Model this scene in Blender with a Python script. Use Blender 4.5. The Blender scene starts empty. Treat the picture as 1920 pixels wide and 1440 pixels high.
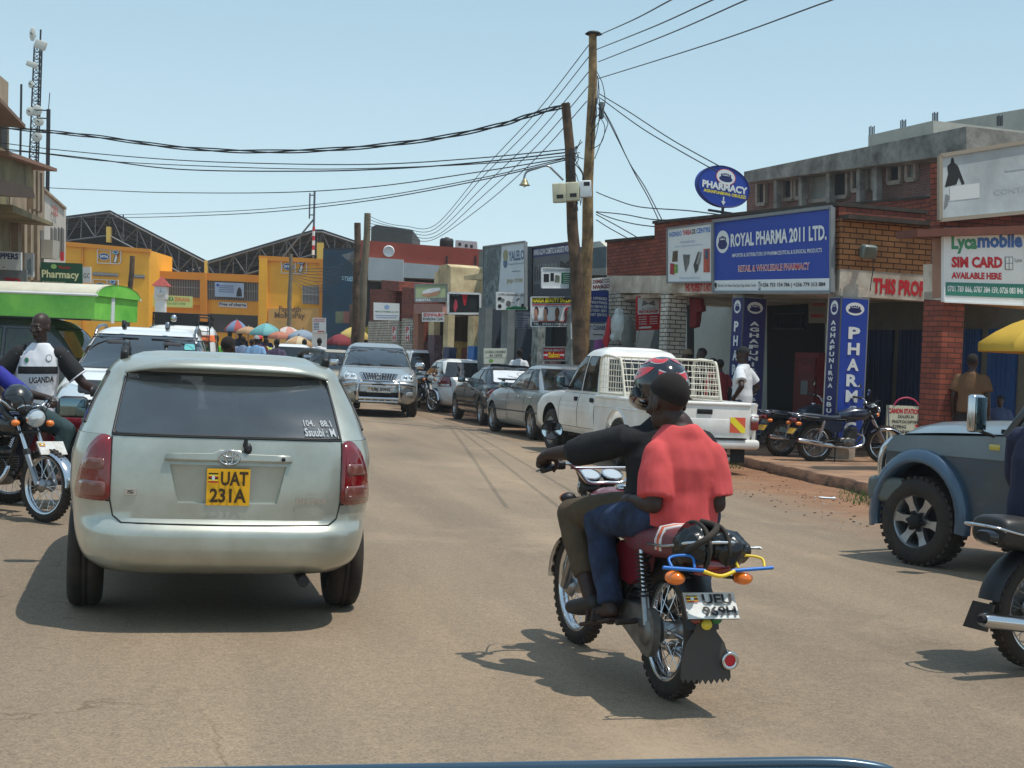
import bpy,bmesh,math,random
from mathutils import Vector as V,Matrix as Mx,noise as mnoise
random.seed(7)
PI=math.pi
sc=bpy.context.scene
COL=sc.collection
# ---------------------------------------------------------------- camera model (flat street, eye 1.465 m, slight roll)
FPX,EYE=2700.0,1.465
PITCH,ROLL=math.atan(40/2700),math.radians(2.5)
_F=V((0,math.cos(PITCH),-math.sin(PITCH)))
_R0=V((1,0,0));_U0=V((0,math.sin(PITCH),math.cos(PITCH)))
_R=_R0*math.cos(ROLL)+_U0*math.sin(ROLL)
_U=_U0*math.cos(ROLL)-_R0*math.sin(ROLL)
CAM=V((0,0,EYE))
def ray(px,py):return _F+_R*((px-960)/FPX)-_U*((py-720)/FPX)
def at(px,py,z=0.0):
 d=ray(px,py);t=(z-EYE)/d.z
 return CAM+d*t
def atY(px,py,Y):
 d=ray(px,py);return CAM+d*(Y/d.y)
def on_plane(px,py,P0,n):
 d=ray(px,py);return CAM+d*((P0-CAM).dot(n)/d.dot(n))
# ---------------------------------------------------------------- materials
def lin(c):
 c=c/255.0
 return c/12.92 if c<=0.04045 else ((c+0.055)/1.055)**2.4
def rgb(c):return (lin(c[0]),lin(c[1]),lin(c[2]),1)
MATS={}
def mat(name,c,rough=0.6,metal=0.0,var=0.0,vs=3.0,bump=0.0,bs=40.0,coat=0.0,spec=0.5,dirt=None,trans=0.0,alpha=1.0,bst=None):
 if name in MATS:return MATS[name]
 m=bpy.data.materials.new(name);m.use_nodes=True
 nt=m.node_tree;b=nt.nodes['Principled BSDF']
 b.inputs['Roughness'].default_value=rough
 b.inputs['Metallic'].default_value=metal
 b.inputs['Base Color'].default_value=rgb(c)
 b.inputs['Coat Weight'].default_value=coat
 b.inputs['Coat Roughness'].default_value=0.06
 b.inputs['Specular IOR Level'].default_value=spec
 b.inputs['Transmission Weight'].default_value=trans
 b.inputs['Alpha'].default_value=alpha
 tc=nt.nodes.new('ShaderNodeTexCoord')
 if var>0 or dirt:
  n=nt.nodes.new('ShaderNodeTexNoise');n.inputs['Scale'].default_value=vs
  n.inputs['Detail'].default_value=6;n.inputs['Roughness'].default_value=0.65
  nt.links.new(tc.outputs['Object'],n.inputs['Vector'])
  r=nt.nodes.new('ShaderNodeValToRGB')
  r.color_ramp.elements[0].position=0.3;r.color_ramp.elements[1].position=0.7
  f=1-var
  r.color_ramp.elements[0].color=[x*f for x in rgb(dirt if dirt else c)[:3]]+[1]
  r.color_ramp.elements[1].color=[min(1,x*(1+var*0.5)) for x in rgb(c)[:3]]+[1]
  nt.links.new(n.outputs['Fac'],r.inputs['Fac'])
  nt.links.new(r.outputs['Color'],b.inputs['Base Color'])
 if bump>0:
  n2=nt.nodes.new('ShaderNodeTexNoise');n2.inputs['Scale'].default_value=bs
  n2.inputs['Detail'].default_value=4
  if bst:
   mp=nt.nodes.new('ShaderNodeMapping');mp.inputs['Scale'].default_value=bst;mp.inputs['Rotation'].default_value=(.2,.35,0);nt.links.new(tc.outputs['Object'],mp.inputs[0]);nt.links.new(mp.outputs[0],n2.inputs['Vector'])
  else:nt.links.new(tc.outputs['Object'],n2.inputs['Vector'])
  bp=nt.nodes.new('ShaderNodeBump');bp.inputs['Strength'].default_value=bump
  bp.inputs['Distance'].default_value=0.02
  nt.links.new(n2.outputs['Fac'],bp.inputs['Height'])
  nt.links.new(bp.outputs['Normal'],b.inputs['Normal'])
 MATS[name]=m
 return m
def brick(name,c1,c2,mortar,w=0.24,h=0.075,ms=0.012,bump=0.5,rough=0.85):
 if name in MATS:return MATS[name]
 m=bpy.data.materials.new(name);m.use_nodes=True
 nt=m.node_tree;b=nt.nodes['Principled BSDF'];b.inputs['Roughness'].default_value=rough
 tc=nt.nodes.new('ShaderNodeTexCoord');sp=nt.nodes.new('ShaderNodeSeparateXYZ')
 ad=nt.nodes.new('ShaderNodeMath');ad.operation='ADD';cb=nt.nodes.new('ShaderNodeCombineXYZ')
 nt.links.new(tc.outputs['Object'],sp.inputs[0])
 nt.links.new(sp.outputs['X'],ad.inputs[0]);nt.links.new(sp.outputs['Y'],ad.inputs[1])
 nt.links.new(ad.outputs[0],cb.inputs['X']);nt.links.new(sp.outputs['Z'],cb.inputs['Y'])
 br=nt.nodes.new('ShaderNodeTexBrick')
 br.inputs['Color1'].default_value=rgb(c1);br.inputs['Color2'].default_value=rgb(c2);br.inputs['Mortar'].default_value=rgb(mortar)
 br.inputs['Scale'].default_value=1;br.inputs['Brick Width'].default_value=w;br.inputs['Row Height'].default_value=h
 br.inputs['Mortar Size'].default_value=ms;br.inputs['Mortar Smooth'].default_value=0.2
 nt.links.new(cb.outputs[0],br.inputs['Vector'])
 no=nt.nodes.new('ShaderNodeTexNoise');no.inputs['Scale'].default_value=2.5;no.inputs['Detail'].default_value=8
 nt.links.new(tc.outputs['Object'],no.inputs['Vector'])
 mr=nt.nodes.new('ShaderNodeMapRange');mr.inputs['From Min'].default_value=0.3;mr.inputs['From Max'].default_value=0.7
 mr.inputs['To Min'].default_value=0.72;mr.inputs['To Max'].default_value=1.12
 nt.links.new(no.outputs['Fac'],mr.inputs['Value'])
 mu=nt.nodes.new('ShaderNodeVectorMath');mu.operation='SCALE'
 nt.links.new(br.outputs['Color'],mu.inputs[0]);nt.links.new(mr.outputs[0],mu.inputs['Scale'])
 nt.links.new(mu.outputs[0],b.inputs['Base Color'])
 bp=nt.nodes.new('ShaderNodeBump');bp.inputs['Strength'].default_value=bump;bp.inputs['Distance'].default_value=0.01;bp.invert=True
 nt.links.new(br.outputs['Fac'],bp.inputs['Height']);nt.links.new(bp.outputs['Normal'],b.inputs['Normal'])
 MATS[name]=m;return m
# ---------------------------------------------------------------- mesh builder
def frame_from(d,up=V((0,0,1))):
 d=d.normalized();s=d.cross(up)
 if s.length<1e-4:s=d.cross(V((0,1,0)))
 s.normalize();return s,d,s.cross(d).normalized()
class MB:
 def __init__(self,xf=None):self.v=[];self.f=[];self.mi=[];self.sm=[];self.mats=[];self.xf=xf
 def m(self,mt):
  if mt not in self.mats:self.mats.append(mt)
  return self.mats.index(mt)
 def add(self,vs,fs,mt,smooth=False):
  o=len(self.v);k=self.m(mt)
  self.v+=[V(p) for p in vs]
  for f in fs:
   self.f.append([i+o for i in f]);self.mi.append(k);self.sm.append(smooth)
  return self
 def poly(self,pts,mt):return self.add(pts,[list(range(len(pts)))],mt)
 def box(self,c,s,mt,R=None,bev=0.0,seg=2):
  c=V(c);hx,hy,hz=s[0]/2,s[1]/2,s[2]/2
  if bev<=0:
   vs=[V((x,y,z)) for z in (-hz,hz) for y in (-hy,hy) for x in (-hx,hx)]
   fs=[(0,2,3,1),(4,5,7,6),(0,1,5,4),(2,6,7,3),(0,4,6,2),(1,3,7,5)]
  else:
   bm=bmesh.new();bmesh.ops.create_cube(bm,size=1)
   for v in bm.verts:v.co=V((v.co.x*s[0],v.co.y*s[1],v.co.z*s[2]))
   bmesh.ops.bevel(bm,geom=bm.edges[:],offset=min(bev,min(s)*0.49),segments=seg,affect='EDGES',profile=0.5)
   bm.verts.index_update()
   vs=[v.co.copy() for v in bm.verts];fs=[[v.index for v in f.verts] for f in bm.faces];bm.free()
  if R is not None:vs=[R @ p for p in vs]
  return self.add([p+c for p in vs],fs,mt,bev>0 and seg>1)
 def bar(self,a,b,w,h,mt,bev=0.0,up=V((0,0,1))):
  a=V(a);b=V(b);s,d,u=frame_from(b-a,up)
  R=Mx((s,d,u)).transposed()
  return self.box((a+b)/2,(w,(b-a).length,h),mt,R,bev)
 def prism(self,pts,vec,mt,cap=True):
  pts=[V(p) for p in pts];vec=V(vec);n=len(pts)
  nr=V((0,0,0))
  for i in range(n):nr+=(pts[i]-pts[0]).cross(pts[(i+1) % n]-pts[0])
  if nr.dot(vec)>0:pts=pts[::-1]
  vs=pts+[p+vec for p in pts]
  fs=[list(range(n)),list(range(2*n-1,n-1,-1))]
  fs+=[(i,i+n,(i+1) % n+n,(i+1) % n) for i in range(n)]
  return self.add(vs,fs,mt)
 def grid(self,rows,mt,smooth=True,cu=False,flip=False):
  n=len(rows[0]);vs=[p for r in rows for p in r];fs=[]
  for i in range(len(rows)-1):
   for j in range(n if cu else n-1):
    q=(i*n+j,i*n+(j+1) % n,(i+1)*n+(j+1) % n,(i+1)*n+j)
    fs.append(q[::-1] if flip else q)
  return self.add(vs,fs,mt,smooth)
 def tube(self,pts,r,mt,n=8,caps=True,closed=False,sy=1.0,up=V((0,0,1))):
  pts=[V(p) for p in pts];k=len(pts)
  rr=r if isinstance(r,(list,tuple)) else [r]*k
  rows=[];ref=None
  for i,p in enumerate(pts):
   if closed:d=pts[(i+1) % k]-pts[i-1]
   else:d=pts[min(i+1,k-1)]-pts[max(i-1,0)]
   if d.length<1e-9:d=V((0,0,1))
   d.normalize()
   if ref is None:
    ref=up-d*up.dot(d)
    if ref.length<1e-3:ref=V((0,1,0))-d*d.y
    if ref.length<1e-3:ref=V((1,0,0))
   else:ref=ref-d*ref.dot(d)
   ref.normalize();s=d.cross(ref)
   rows.append([p+s*(rr[i]*sy*math.cos(2*PI*j/n))+ref*(rr[i]*math.sin(2*PI*j/n)) for j in range(n)])
  if closed:rows.append(rows[0])
  self.grid(rows,mt,n>5,cu=True,flip=True)
  if caps and not closed:
   o=len(self.v)
   self.add(rows[0],[list(range(n))],mt);self.add(rows[-1],[list(range(n))[::-1]],mt)
  return self
 def lathe(self,prof,mt,n=24,M=None,smooth=True,a0=0,a1=2*PI):
  full=abs(a1-a0-2*PI)<1e-6
  k=n if full else n+1;rows=[]
  for r,z in prof:
   row=[]
   for j in range(k):
    a=a0+(a1-a0)*j/n;p=V((r*math.cos(a),r*math.sin(a),z));row.append(M @ p if M else p)
   rows.append(row)
  return self.grid(rows,mt,smooth,cu=full)
 def ell(self,c,r,mt,R=None,nu=16,nv=10):
  c=V(c);rows=[]
  for i in range(nv+1):
   th=PI*i/nv;z=-math.cos(th);q=math.sin(th)
   row=[]
   for j in range(nu):
    p=V((r[0]*q*math.cos(2*PI*j/nu),r[1]*q*math.sin(2*PI*j/nu),r[2]*z))
    row.append((R @ p if R is not None else p)+c)
   rows.append(row)
  return self.grid(rows,mt,True,cu=True)
 def build(self,name,parent=None,loc=None,remesh=0,smooth_it=0,disp=0,dscale=6,link=True):
  me=bpy.data.meshes.new(name)
  vs=self.v if self.xf is None else [self.xf @ p for p in self.v]
  me.from_pydata([tuple(p) for p in vs],[],self.f)
  for m in self.mats:me.materials.append(m)
  me.polygons.foreach_set('material_index',self.mi);me.polygons.foreach_set('use_smooth',self.sm)
  me.update()
  o=bpy.data.objects.new(name,me)
  COL.objects.link(o)
  if remesh:
   md=o.modifiers.new('r','REMESH');md.mode='VOXEL';md.voxel_size=remesh;md.use_smooth_shade=True
   if smooth_it:
    ms=o.modifiers.new('s','SMOOTH');ms.factor=0.5;ms.iterations=smooth_it
   apply_mods(o)
   if disp:
    me=o.data;nv=[v.normal.copy() for v in me.vertices]
    for v,nn in zip(me.vertices,nv):
     q=v.co*dscale
     v.co+=nn*disp*(mnoise.noise(V((q.x,q.y,q.z*0.3)))+0.5*mnoise.noise(V((q.x*2.1+9,q.y*2.1+q.z,q.z*0.7))))
    me.update()
  if parent:o.parent=parent
  if loc:o.location=loc
  return o
def apply_mods(o):
 bpy.context.view_layer.update()
 dg=bpy.context.evaluated_depsgraph_get()
 me=bpy.data.meshes.new_from_object(o.evaluated_get(dg),preserve_all_data_layers=True,depsgraph=dg)
 old=o.data;o.modifiers.clear();o.data=me
 me.name=old.name
 return o
def weld(o):
 bm=bmesh.new();bm.from_mesh(o.data);bmesh.ops.remove_doubles(bm,verts=bm.verts[:],dist=1e-5)
 bmesh.ops.recalc_face_normals(bm,faces=bm.faces[:]);bm.to_mesh(o.data);bm.free()
def cut(o,cutters):
 tmp=[]
 weld(o)
 for c in cutters:
  t=c.build('cutter');tmp.append(t);weld(t);t.parent=o.parent
  md=o.modifiers.new('b','BOOLEAN');md.operation='DIFFERENCE';md.solver='EXACT';md.object=t
  try:md.material_mode='TRANSFER'
  except Exception:pass
 apply_mods(o)
 for t in tmp:bpy.data.objects.remove(t,do_unlink=True)
 return o
# ---------------------------------------------------------------- things
def tag(o,label,cat,group=None,kind=None):
 if label:o['label']=label
 if cat:o['category']=cat
 if group:o['group']=group
 if kind:o['kind']=kind
 return o
def thing(name,label,cat,loc=(0,0,0),rz=0.0,group=None,scale=1.0):
 o=bpy.data.objects.new(name,None);COL.objects.link(o);o.empty_display_size=0.2
 o.location=loc;o.rotation_euler=(0,0,rz);o.scale=(scale,)*3
 return tag(o,label,cat,group)
def struct(o):o['kind']='structure';return o
def copy_thing(src,loc,rz,label,group=None,scale=None):
 r=src.copy();COL.objects.link(r);r.location=loc;r.rotation_euler=(0,0,rz);r['label']=label
 if scale:r.scale=(scale,)*3
 if group:r['group']=group
 for ch in src.children:
  c=ch.copy();COL.objects.link(c);c.parent=r
  for g in ch.children:
   d=g.copy();COL.objects.link(d);d.parent=c
 return r
# ---------------------------------------------------------------- lettering and signs
_TC={}
def text_geo(s,bold=0.0):
 k=(s,bold)
 if k in _TC:return _TC[k]
 cu=bpy.data.curves.new('t','FONT');cu.body=s;cu.size=1;cu.resolution_u=2;cu.offset=bold
 o=bpy.data.objects.new('t',cu);COL.objects.link(o)
 dg=bpy.context.evaluated_depsgraph_get();dg.update()
 me=o.evaluated_get(dg).to_mesh()
 vs=[(v.co.x,v.co.y) for v in me.vertices];fs=[list(p.vertices) for p in me.polygons]
 o.evaluated_get(dg).to_mesh_clear()
 bpy.data.objects.remove(o,do_unlink=True);bpy.data.curves.remove(cu)
 if vs:
  x0=min(p[0] for p in vs);x1=max(p[0] for p in vs);y0=min(p[1] for p in vs);y1=max(p[1] for p in vs)
  vs=[((p[0]-x0)/max(x1-x0,1e-6),(p[1]-y0)/max(y1-y0,1e-6)) for p in vs]
 _TC[k]=(vs,fs);return _TC[k]
def quad_map(q):
 bl,br,tr,tl=[V(p) for p in q]
 n=(br-bl).cross(tl-bl).normalized()
 return (lambda u,v,l=0.0:bl*(1-u)*(1-v)+br*u*(1-v)+tr*u*v+tl*(1-u)*v+n*l),n
def draw(mb,q,items,lift=0.004):
 f,n=quad_map(q);k=0
 for it in items:
  k+=1;l=lift+0.0007*k
  if it[0]=='r':
   _,m,x0,y0,x1,y1=it
   mb.poly([f(x0,y0,l),f(x1,y0,l),f(x1,y1,l),f(x0,y1,l)],m)
  elif it[0]=='e':
   _,m,cx,cy,rx,ry=it
   mb.poly([f(cx+rx*math.cos(2*PI*j/24),cy+ry*math.sin(2*PI*j/24),l) for j in range(24)],m)
  elif it[0]=='p':mb.poly([f(a,b,l) for a,b in it[2]],it[1])
  elif it[0]=='t':
   m,s,x0,y0,x1,y1=it[1:7];b=it[7] if len(it)>7 else 0.02
   vs,fs=text_geo(s,b)
   mb.add([f(x0+(x1-x0)*a,y0+(y1-y0)*c,l) for a,c in vs],fs,m)
 return mb
def sign(name,label,q,face,items,cat='sign',t=0.06,edge=None,frame=0.0,parent=None,group=None):
 f,n=quad_map(q);mb=MB()
 mb.prism([V(p) for p in q],n*-t,edge or face)
 mb.poly([f(0,0,0.002),f(1,0,0.002),f(1,1,0.002),f(0,1,0.002)],face)
 draw(mb,q,items)
 o=mb.build(name,parent)
 if frame>0:
  fr=MB();c=[f(0,0,.01),f(1,0,.01),f(1,1,.01),f(0,1,.01)]
  for i in range(4):
   fr.bar(c[i],c[(i+1) % 4],frame,frame*1.1,edge or face)
  fr.build('frame',o)
 if parent is None:tag(o,label,cat,group)
 return o
def catmull(tab,x):
 if x<=tab[0][0]:return tab[0][1]
 if x>=tab[-1][0]:return tab[-1][1]
 for i in range(len(tab)-1):
  if tab[i][0]<=x<=tab[i+1][0]:
   x0,y0=tab[i];x1,y1=tab[i+1];h=x1-x0;t=(x-x0)/h
   s=(y1-y0)/h
   def slope(j):
    if j<=0 or j>=len(tab)-1:return None
    a=(tab[j][1]-tab[j-1][1])/(tab[j][0]-tab[j-1][0]);b=(tab[j+1][1]-tab[j][1])/(tab[j+1][0]-tab[j][0])
    return 0 if a*b<=0 else 2*a*b/(a+b)
   m0=slope(i);m1=slope(i+1)
   if m0 is None:m0=s
   if m1 is None:m1=s
   return (2*t**3-3*t*t+1)*y0+(t**3-2*t*t+t)*h*m0+(-2*t**3+3*t*t)*y1+(t**3-t*t)*h*m1
def spline(pts,k=6,closed=False):
 pts=[V(p) for p in pts];n=len(pts);out=[]
 for i in range(n if closed else n-1):
  g=(lambda j:pts[j % n]) if closed else (lambda j:pts[max(0,min(n-1,j))])
  p0,p1,p2,p3=g(i-1),g(i),g(i+1),g(i+2)
  for j in range(k):
   t=j/k
   out.append(0.5*((2*p1)+(p2-p0)*t+(2*p0-5*p1+4*p2-p3)*t*t+(3*p1-p0-3*p2+p3)*t**3))
 if not closed:out.append(pts[-1])
 return out
BLACK=mat('black_plastic',(22,22,24),0.5)
MATTE=mat('matte_black',(16,16,17),0.8)
RUB=mat('rubber',(30,29,28),0.85,var=0.3,vs=9,dirt=(70,58,46))
CHROME=mat('chrome',(205,207,210),0.16,1.0)
STEEL=mat('steel',(150,152,155),0.32,1.0,var=0.25,vs=12)
DSTEEL=mat('dark_steel',(52,53,56),0.45,0.7)
GLASS=mat('tinted_glass',(20,26,28),0.04,0.0,spec=0.9,coat=1.0)
WHITE=mat('white_paint',(228,229,226),0.4)
SWHITE=mat('sign_white',(222,226,226),0.55,var=0.08,vs=2)
SBLACK=mat('sign_black',(24,24,26),0.6)
SRED=mat('sign_red',(190,26,38),0.55)
SBLUE=mat('sign_blue',(22,62,160),0.5,var=0.1,vs=2)
SNAVY=mat('sign_navy',(26,34,100),0.5,var=0.15,vs=2)
SGREEN=mat('sign_green',(18,120,70),0.55)
SYEL=mat('sign_yellow',(240,220,40),0.55)
SGREY=mat('sign_grey',(125,130,132),0.6,var=0.15,vs=3)
LAMPRED=mat('lamp_red',(118,6,12),0.12,coat=1.0,var=0.25,vs=14)
LAMPAMB=mat('lamp_amber',(235,120,20),0.15,coat=1.0)
LAMPCLR=mat('lamp_clear',(205,212,214),0.08,0.35,coat=1.0)
# ---------------------------------------------------------------- camera, light, sky
cam=bpy.data.cameras.new('camera');co=bpy.data.objects.new('camera',cam);COL.objects.link(co)
co.matrix_world=Mx(((_R.x,_U.x,-_F.x,CAM.x),(_R.y,_U.y,-_F.y,CAM.y),(_R.z,_U.z,-_F.z,CAM.z),(0,0,0,1)))
cam.sensor_width=36;cam.lens=36*FPX/1920;cam.clip_start=0.05;cam.clip_end=3000
sc.camera=co
SUN=V((0.33,-0.10,1.0)).normalized()
w=bpy.data.worlds.new('World');sc.world=w;w.use_nodes=True
nt=w.node_tree;sky=nt.nodes.new('ShaderNodeTexSky');sky.sky_type='NISHITA';sky.sun_disc=False
sky.sun_elevation=math.asin(SUN.z);sky.sun_rotation=math.atan2(SUN.x,SUN.y)
sky.air_density=1.0;sky.dust_density=2.2;sky.ozone_density=1.0;sky.altitude=1100
hz=nt.nodes.new('ShaderNodeMix');hz.data_type='RGBA';hz.inputs[0].default_value=0.75
wt_=nt.nodes.new('ShaderNodeTexCoord');ws=nt.nodes.new('ShaderNodeSeparateXYZ');nt.links.new(wt_.outputs['Generated'],ws.inputs[0])
wr_=nt.nodes.new('ShaderNodeValToRGB');nt.links.new(ws.outputs['Z'],wr_.inputs['Fac'])
el=wr_.color_ramp.elements;el[0].position=0.0;el[0].color=(.68,.82,.85,1);el[1].position=1.0;el[1].color=(.36,.52,.70,1)
e2=el.new(.10);e2.color=(.53,.72,.79,1);e2=el.new(.27);e2.color=(.37,.56,.67,1)
hs=nt.nodes.new('ShaderNodeVectorMath');hs.operation='SCALE';hs.inputs['Scale'].default_value=10;nt.links.new(wr_.outputs['Color'],hs.inputs[0])
nt.links.new(sky.outputs[0],hz.inputs[6]);nt.links.new(hs.outputs[0],hz.inputs[7])
nt.links.new(hz.outputs[2],nt.nodes['Background'].inputs[0]);nt.nodes['Background'].inputs[1].default_value=0.118
sl=bpy.data.lights.new('sun','SUN');sl.energy=3.5;sl.angle=math.radians(0.53);sl.color=(1.0,0.955,0.88)
so=bpy.data.objects.new('sun',sl);COL.objects.link(so);so.rotation_euler=SUN.to_track_quat('Z','Y').to_euler()
sc.view_settings.view_transform='Standard';sc.view_settings.look='None';sc.view_settings.exposure=0.08
# ---------------------------------------------------------------- street frame: facades of the right row
TH=math.radians(19.6)
UD=V((-math.sin(TH),math.cos(TH),0));ND=V((math.cos(TH),math.sin(TH),0))
FO=V((5.54,22.0,0))
def F(px,py,w=0.0):return on_plane(px,py,FO+ND*w,ND)
def FZ(px,z,w=0.0):
 p=F(px,600,w)
 for _ in range(4):
  d=p-CAM;p2=V((p.x,p.y,z if z>.3 else 2.1));q=p2-CAM
  x=960+FPX*q.dot(_R)/q.dot(_F)
  p=F(px,720-FPX*q.dot(_U)/q.dot(_F),w)
 return V((p.x,p.y,z))
def FU(u,z,w=0.0):return FO+UD*u+ND*w+V((0,0,z))
def fq(x0,y0,x1,y1,w=0.0,yr0=None,yr1=None):
 yr0=y0 if yr0 is None else yr0;yr1=y1 if yr1 is None else yr1
 return [F(x0,y1,w),F(x1,yr1,w),F(x1,yr0,w),F(x0,y0,w)]
# ---------------------------------------------------------------- ground
def ground_mat():
 m=bpy.data.materials.new('dusty_road');m.use_nodes=True;nt=m.node_tree;b=nt.nodes['Principled BSDF']
 N=nt.nodes.new;L=nt.links.new
 b.inputs['Roughness'].default_value=0.82;b.inputs['Specular IOR Level'].default_value=0.35
 tc=N('ShaderNodeTexCoord');sp=N('ShaderNodeSeparateXYZ');L(tc.outputs['Object'],sp.inputs[0])
 def noise(s,d=6,r=0.6,vec=None):
  n=N('ShaderNodeTexNoise');n.inputs['Scale'].default_value=s;n.inputs['Detail'].default_value=d;n.inputs['Roughness'].default_value=r
  L(vec if vec else tc.outputs['Object'],n.inputs['Vector']);return n.outputs['Fac']
 def ramp(fac,a,b2,c0,c1):
  r=N('ShaderNodeValToRGB');e=r.color_ramp.elements;e[0].position=a;e[1].position=b2;e[0].color=c0;e[1].color=c1
  L(fac,r.inputs['Fac']);return r.outputs['Color']
 def mix(f,a,b2,mode='MIX'):
  x=N('ShaderNodeMix');x.data_type='RGBA';x.blend_type=mode
  if isinstance(f,float):x.inputs[0].default_value=f
  else:L(f,x.inputs[0])
  L(a,x.inputs[6]);L(b2,x.inputs[7]);return x.outputs[2]
 st=N('ShaderNodeMapping');st.inputs['Scale'].default_value=(1,0.22,1);L(tc.outputs['Object'],st.inputs['Vector'])
 base=ramp(noise(0.55,5,0.6,st.outputs[0]),0.33,0.68,rgb((128,113,95)),rgb((159,139,115)))
 fine=ramp(noise(95,3,0.7),0.32,0.62,(0.62,0.62,0.62,1),(1.16,1.16,1.16,1))
 fine2=ramp(noise(22,4,0.7),0.35,0.7,(0.86,0.86,0.86,1),(1.08,1.07,1.05,1))
 road=mix(1.0,mix(1.0,base,fine,'MULTIPLY'),fine2,'MULTIPLY')
 tr_=N('ShaderNodeMapping');tr_.inputs['Scale'].default_value=(.9,.035,1);L(tc.outputs['Object'],tr_.inputs['Vector'])
 road=mix(1.0,road,ramp(noise(1.0,4,.55,tr_.outputs[0]),.36,.62,(.84,.83,.83,1),(1.06,1.05,1.03,1)),'MULTIPLY')
 vo=N('ShaderNodeTexVoronoi');vo.feature='DISTANCE_TO_EDGE';vo.inputs['Scale'].default_value=.55
 wv=N('ShaderNodeVectorMath');wv.operation='ADD';nv=N('ShaderNodeTexNoise');nv.inputs['Scale'].default_value=2.2;nv.inputs['Detail'].default_value=5;L(tc.outputs['Object'],nv.inputs['Vector']);L(tc.outputs['Object'],wv.inputs[0]);L(nv.outputs['Color'],wv.inputs[1]);L(wv.outputs[0],vo.inputs['Vector'])
 ck=ramp(vo.outputs['Distance'],.0,.009,(.68,.65,.60,1),(1,1,1,1));cm=ramp(noise(.28,3,.5),.52,.62,(0,0,0,1),(1,1,1,1))
 road=mix(1.0,road,mix(cm,rgb((255,255,255)) and ramp(noise(1,1,.5),0,.001,(1,1,1,1),(1,1,1,1)),ck),'MULTIPLY')
 dusty=ramp(noise(.5,8,.72),.54,.70,(0,0,0,1),(.55,.55,.55,1));dc=N('ShaderNodeRGB');dc.outputs[0].default_value=rgb((168,146,120));road=mix(dusty,road,dc.outputs[0])
 sp_f=ramp(noise(3.2,8,0.75),0.63,0.71,(1,1,1,1),(0.68,0.64,0.59,1))
 road=mix(1.0,road,sp_f,'MULTIPLY')
 dirt=ramp(noise(1.6,9,0.7),0.3,0.7,rgb((118,82,58)),rgb((160,120,88)))
 dirt=mix(1.0,dirt,ramp(noise(40,5,0.7),0.3,0.7,(0.66,0.66,0.66,1),(1.15,1.13,1.1,1)),'MULTIPLY')
 nz=noise(0.55,8,0.68);ma=N('ShaderNodeMath');ma.operation='MULTIPLY_ADD';L(nz,ma.inputs[0]);ma.inputs[1].default_value=3.6
 L(sp.outputs['X'],ma.inputs[2])
 mr=N('ShaderNodeMapRange');mr.interpolation_type='SMOOTHSTEP';L(ma.outputs[0],mr.inputs['Value'])
 mr.inputs['From Min'].default_value=-0.7;mr.inputs['From Max'].default_value=1.4
 L(mix(mr.outputs[0],road,dirt),b.inputs['Base Color'])
 bp=N('ShaderNodeBump');bp.inputs['Strength'].default_value=0.5;bp.inputs['Distance'].default_value=0.008
 L(noise(70,4,0.7),bp.inputs['Height']);L(bp.outputs['Normal'],b.inputs['Normal'])
 return m
KERB=[V(p) for p in ((6.6,8.0,0),(5.55,13.6,0),(4.62,17.6,0),(4.1,20.3,0),(3.62,22.8,0),(2.75,26.5,0),(1.2,31.5,0),(-3.1,44,0),(-10.5,66,0),(-16,84,0))]
gmat=ground_mat()
mb=MB();n=40
rows=[]
for i in range(n+1):
 rows.append([V((-140+280*j/n,-140+280*i/n,-0.004)) for j in range(n+1)])
mb.grid(rows,gmat,False)
g=mb.build('road');struct(g)
g.rotation_euler=(0,0,math.radians(13.5));g.location=(4.4,18.0,0)
PAVE=mat('pavement',(158,122,92),0.9,var=0.35,vs=1.3,bump=0.5,bs=26,dirt=(120,96,78))
KERBM=mat('kerb',(112,80,58),0.95,var=0.5,vs=3.5,bump=0.8,bs=30,dirt=(70,50,38))
mb=MB();kl=spline(KERB,14)
edge=[]
for i,p in enumerate(kl):
 j=0.10*mnoise.noise(p*1.3)+0.05*mnoise.noise(p*4.0);edge.append(p+ND*j)
KH=0.13
top=[p+V((0,0,KH-0.015*abs(mnoise.noise(p*3)))) for p in edge]
lip=[p+ND*0.06+V((0,0,0.012)) for p in top]
mb.grid([[p+V((0,0,-0.05))-ND*0.03 for p in edge],top,lip],KERBM,True,flip=True)
mid=[p+ND*1.6+V((0,0,-p.z+KH+0.02)) for p in edge]
far_=[p+ND*45+V((0,0,-p.z+KH+0.02)) for p in edge]
mb.grid([lip,mid,far_],PAVE,False,flip=True)
struct(mb.build('pavement'))
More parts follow.
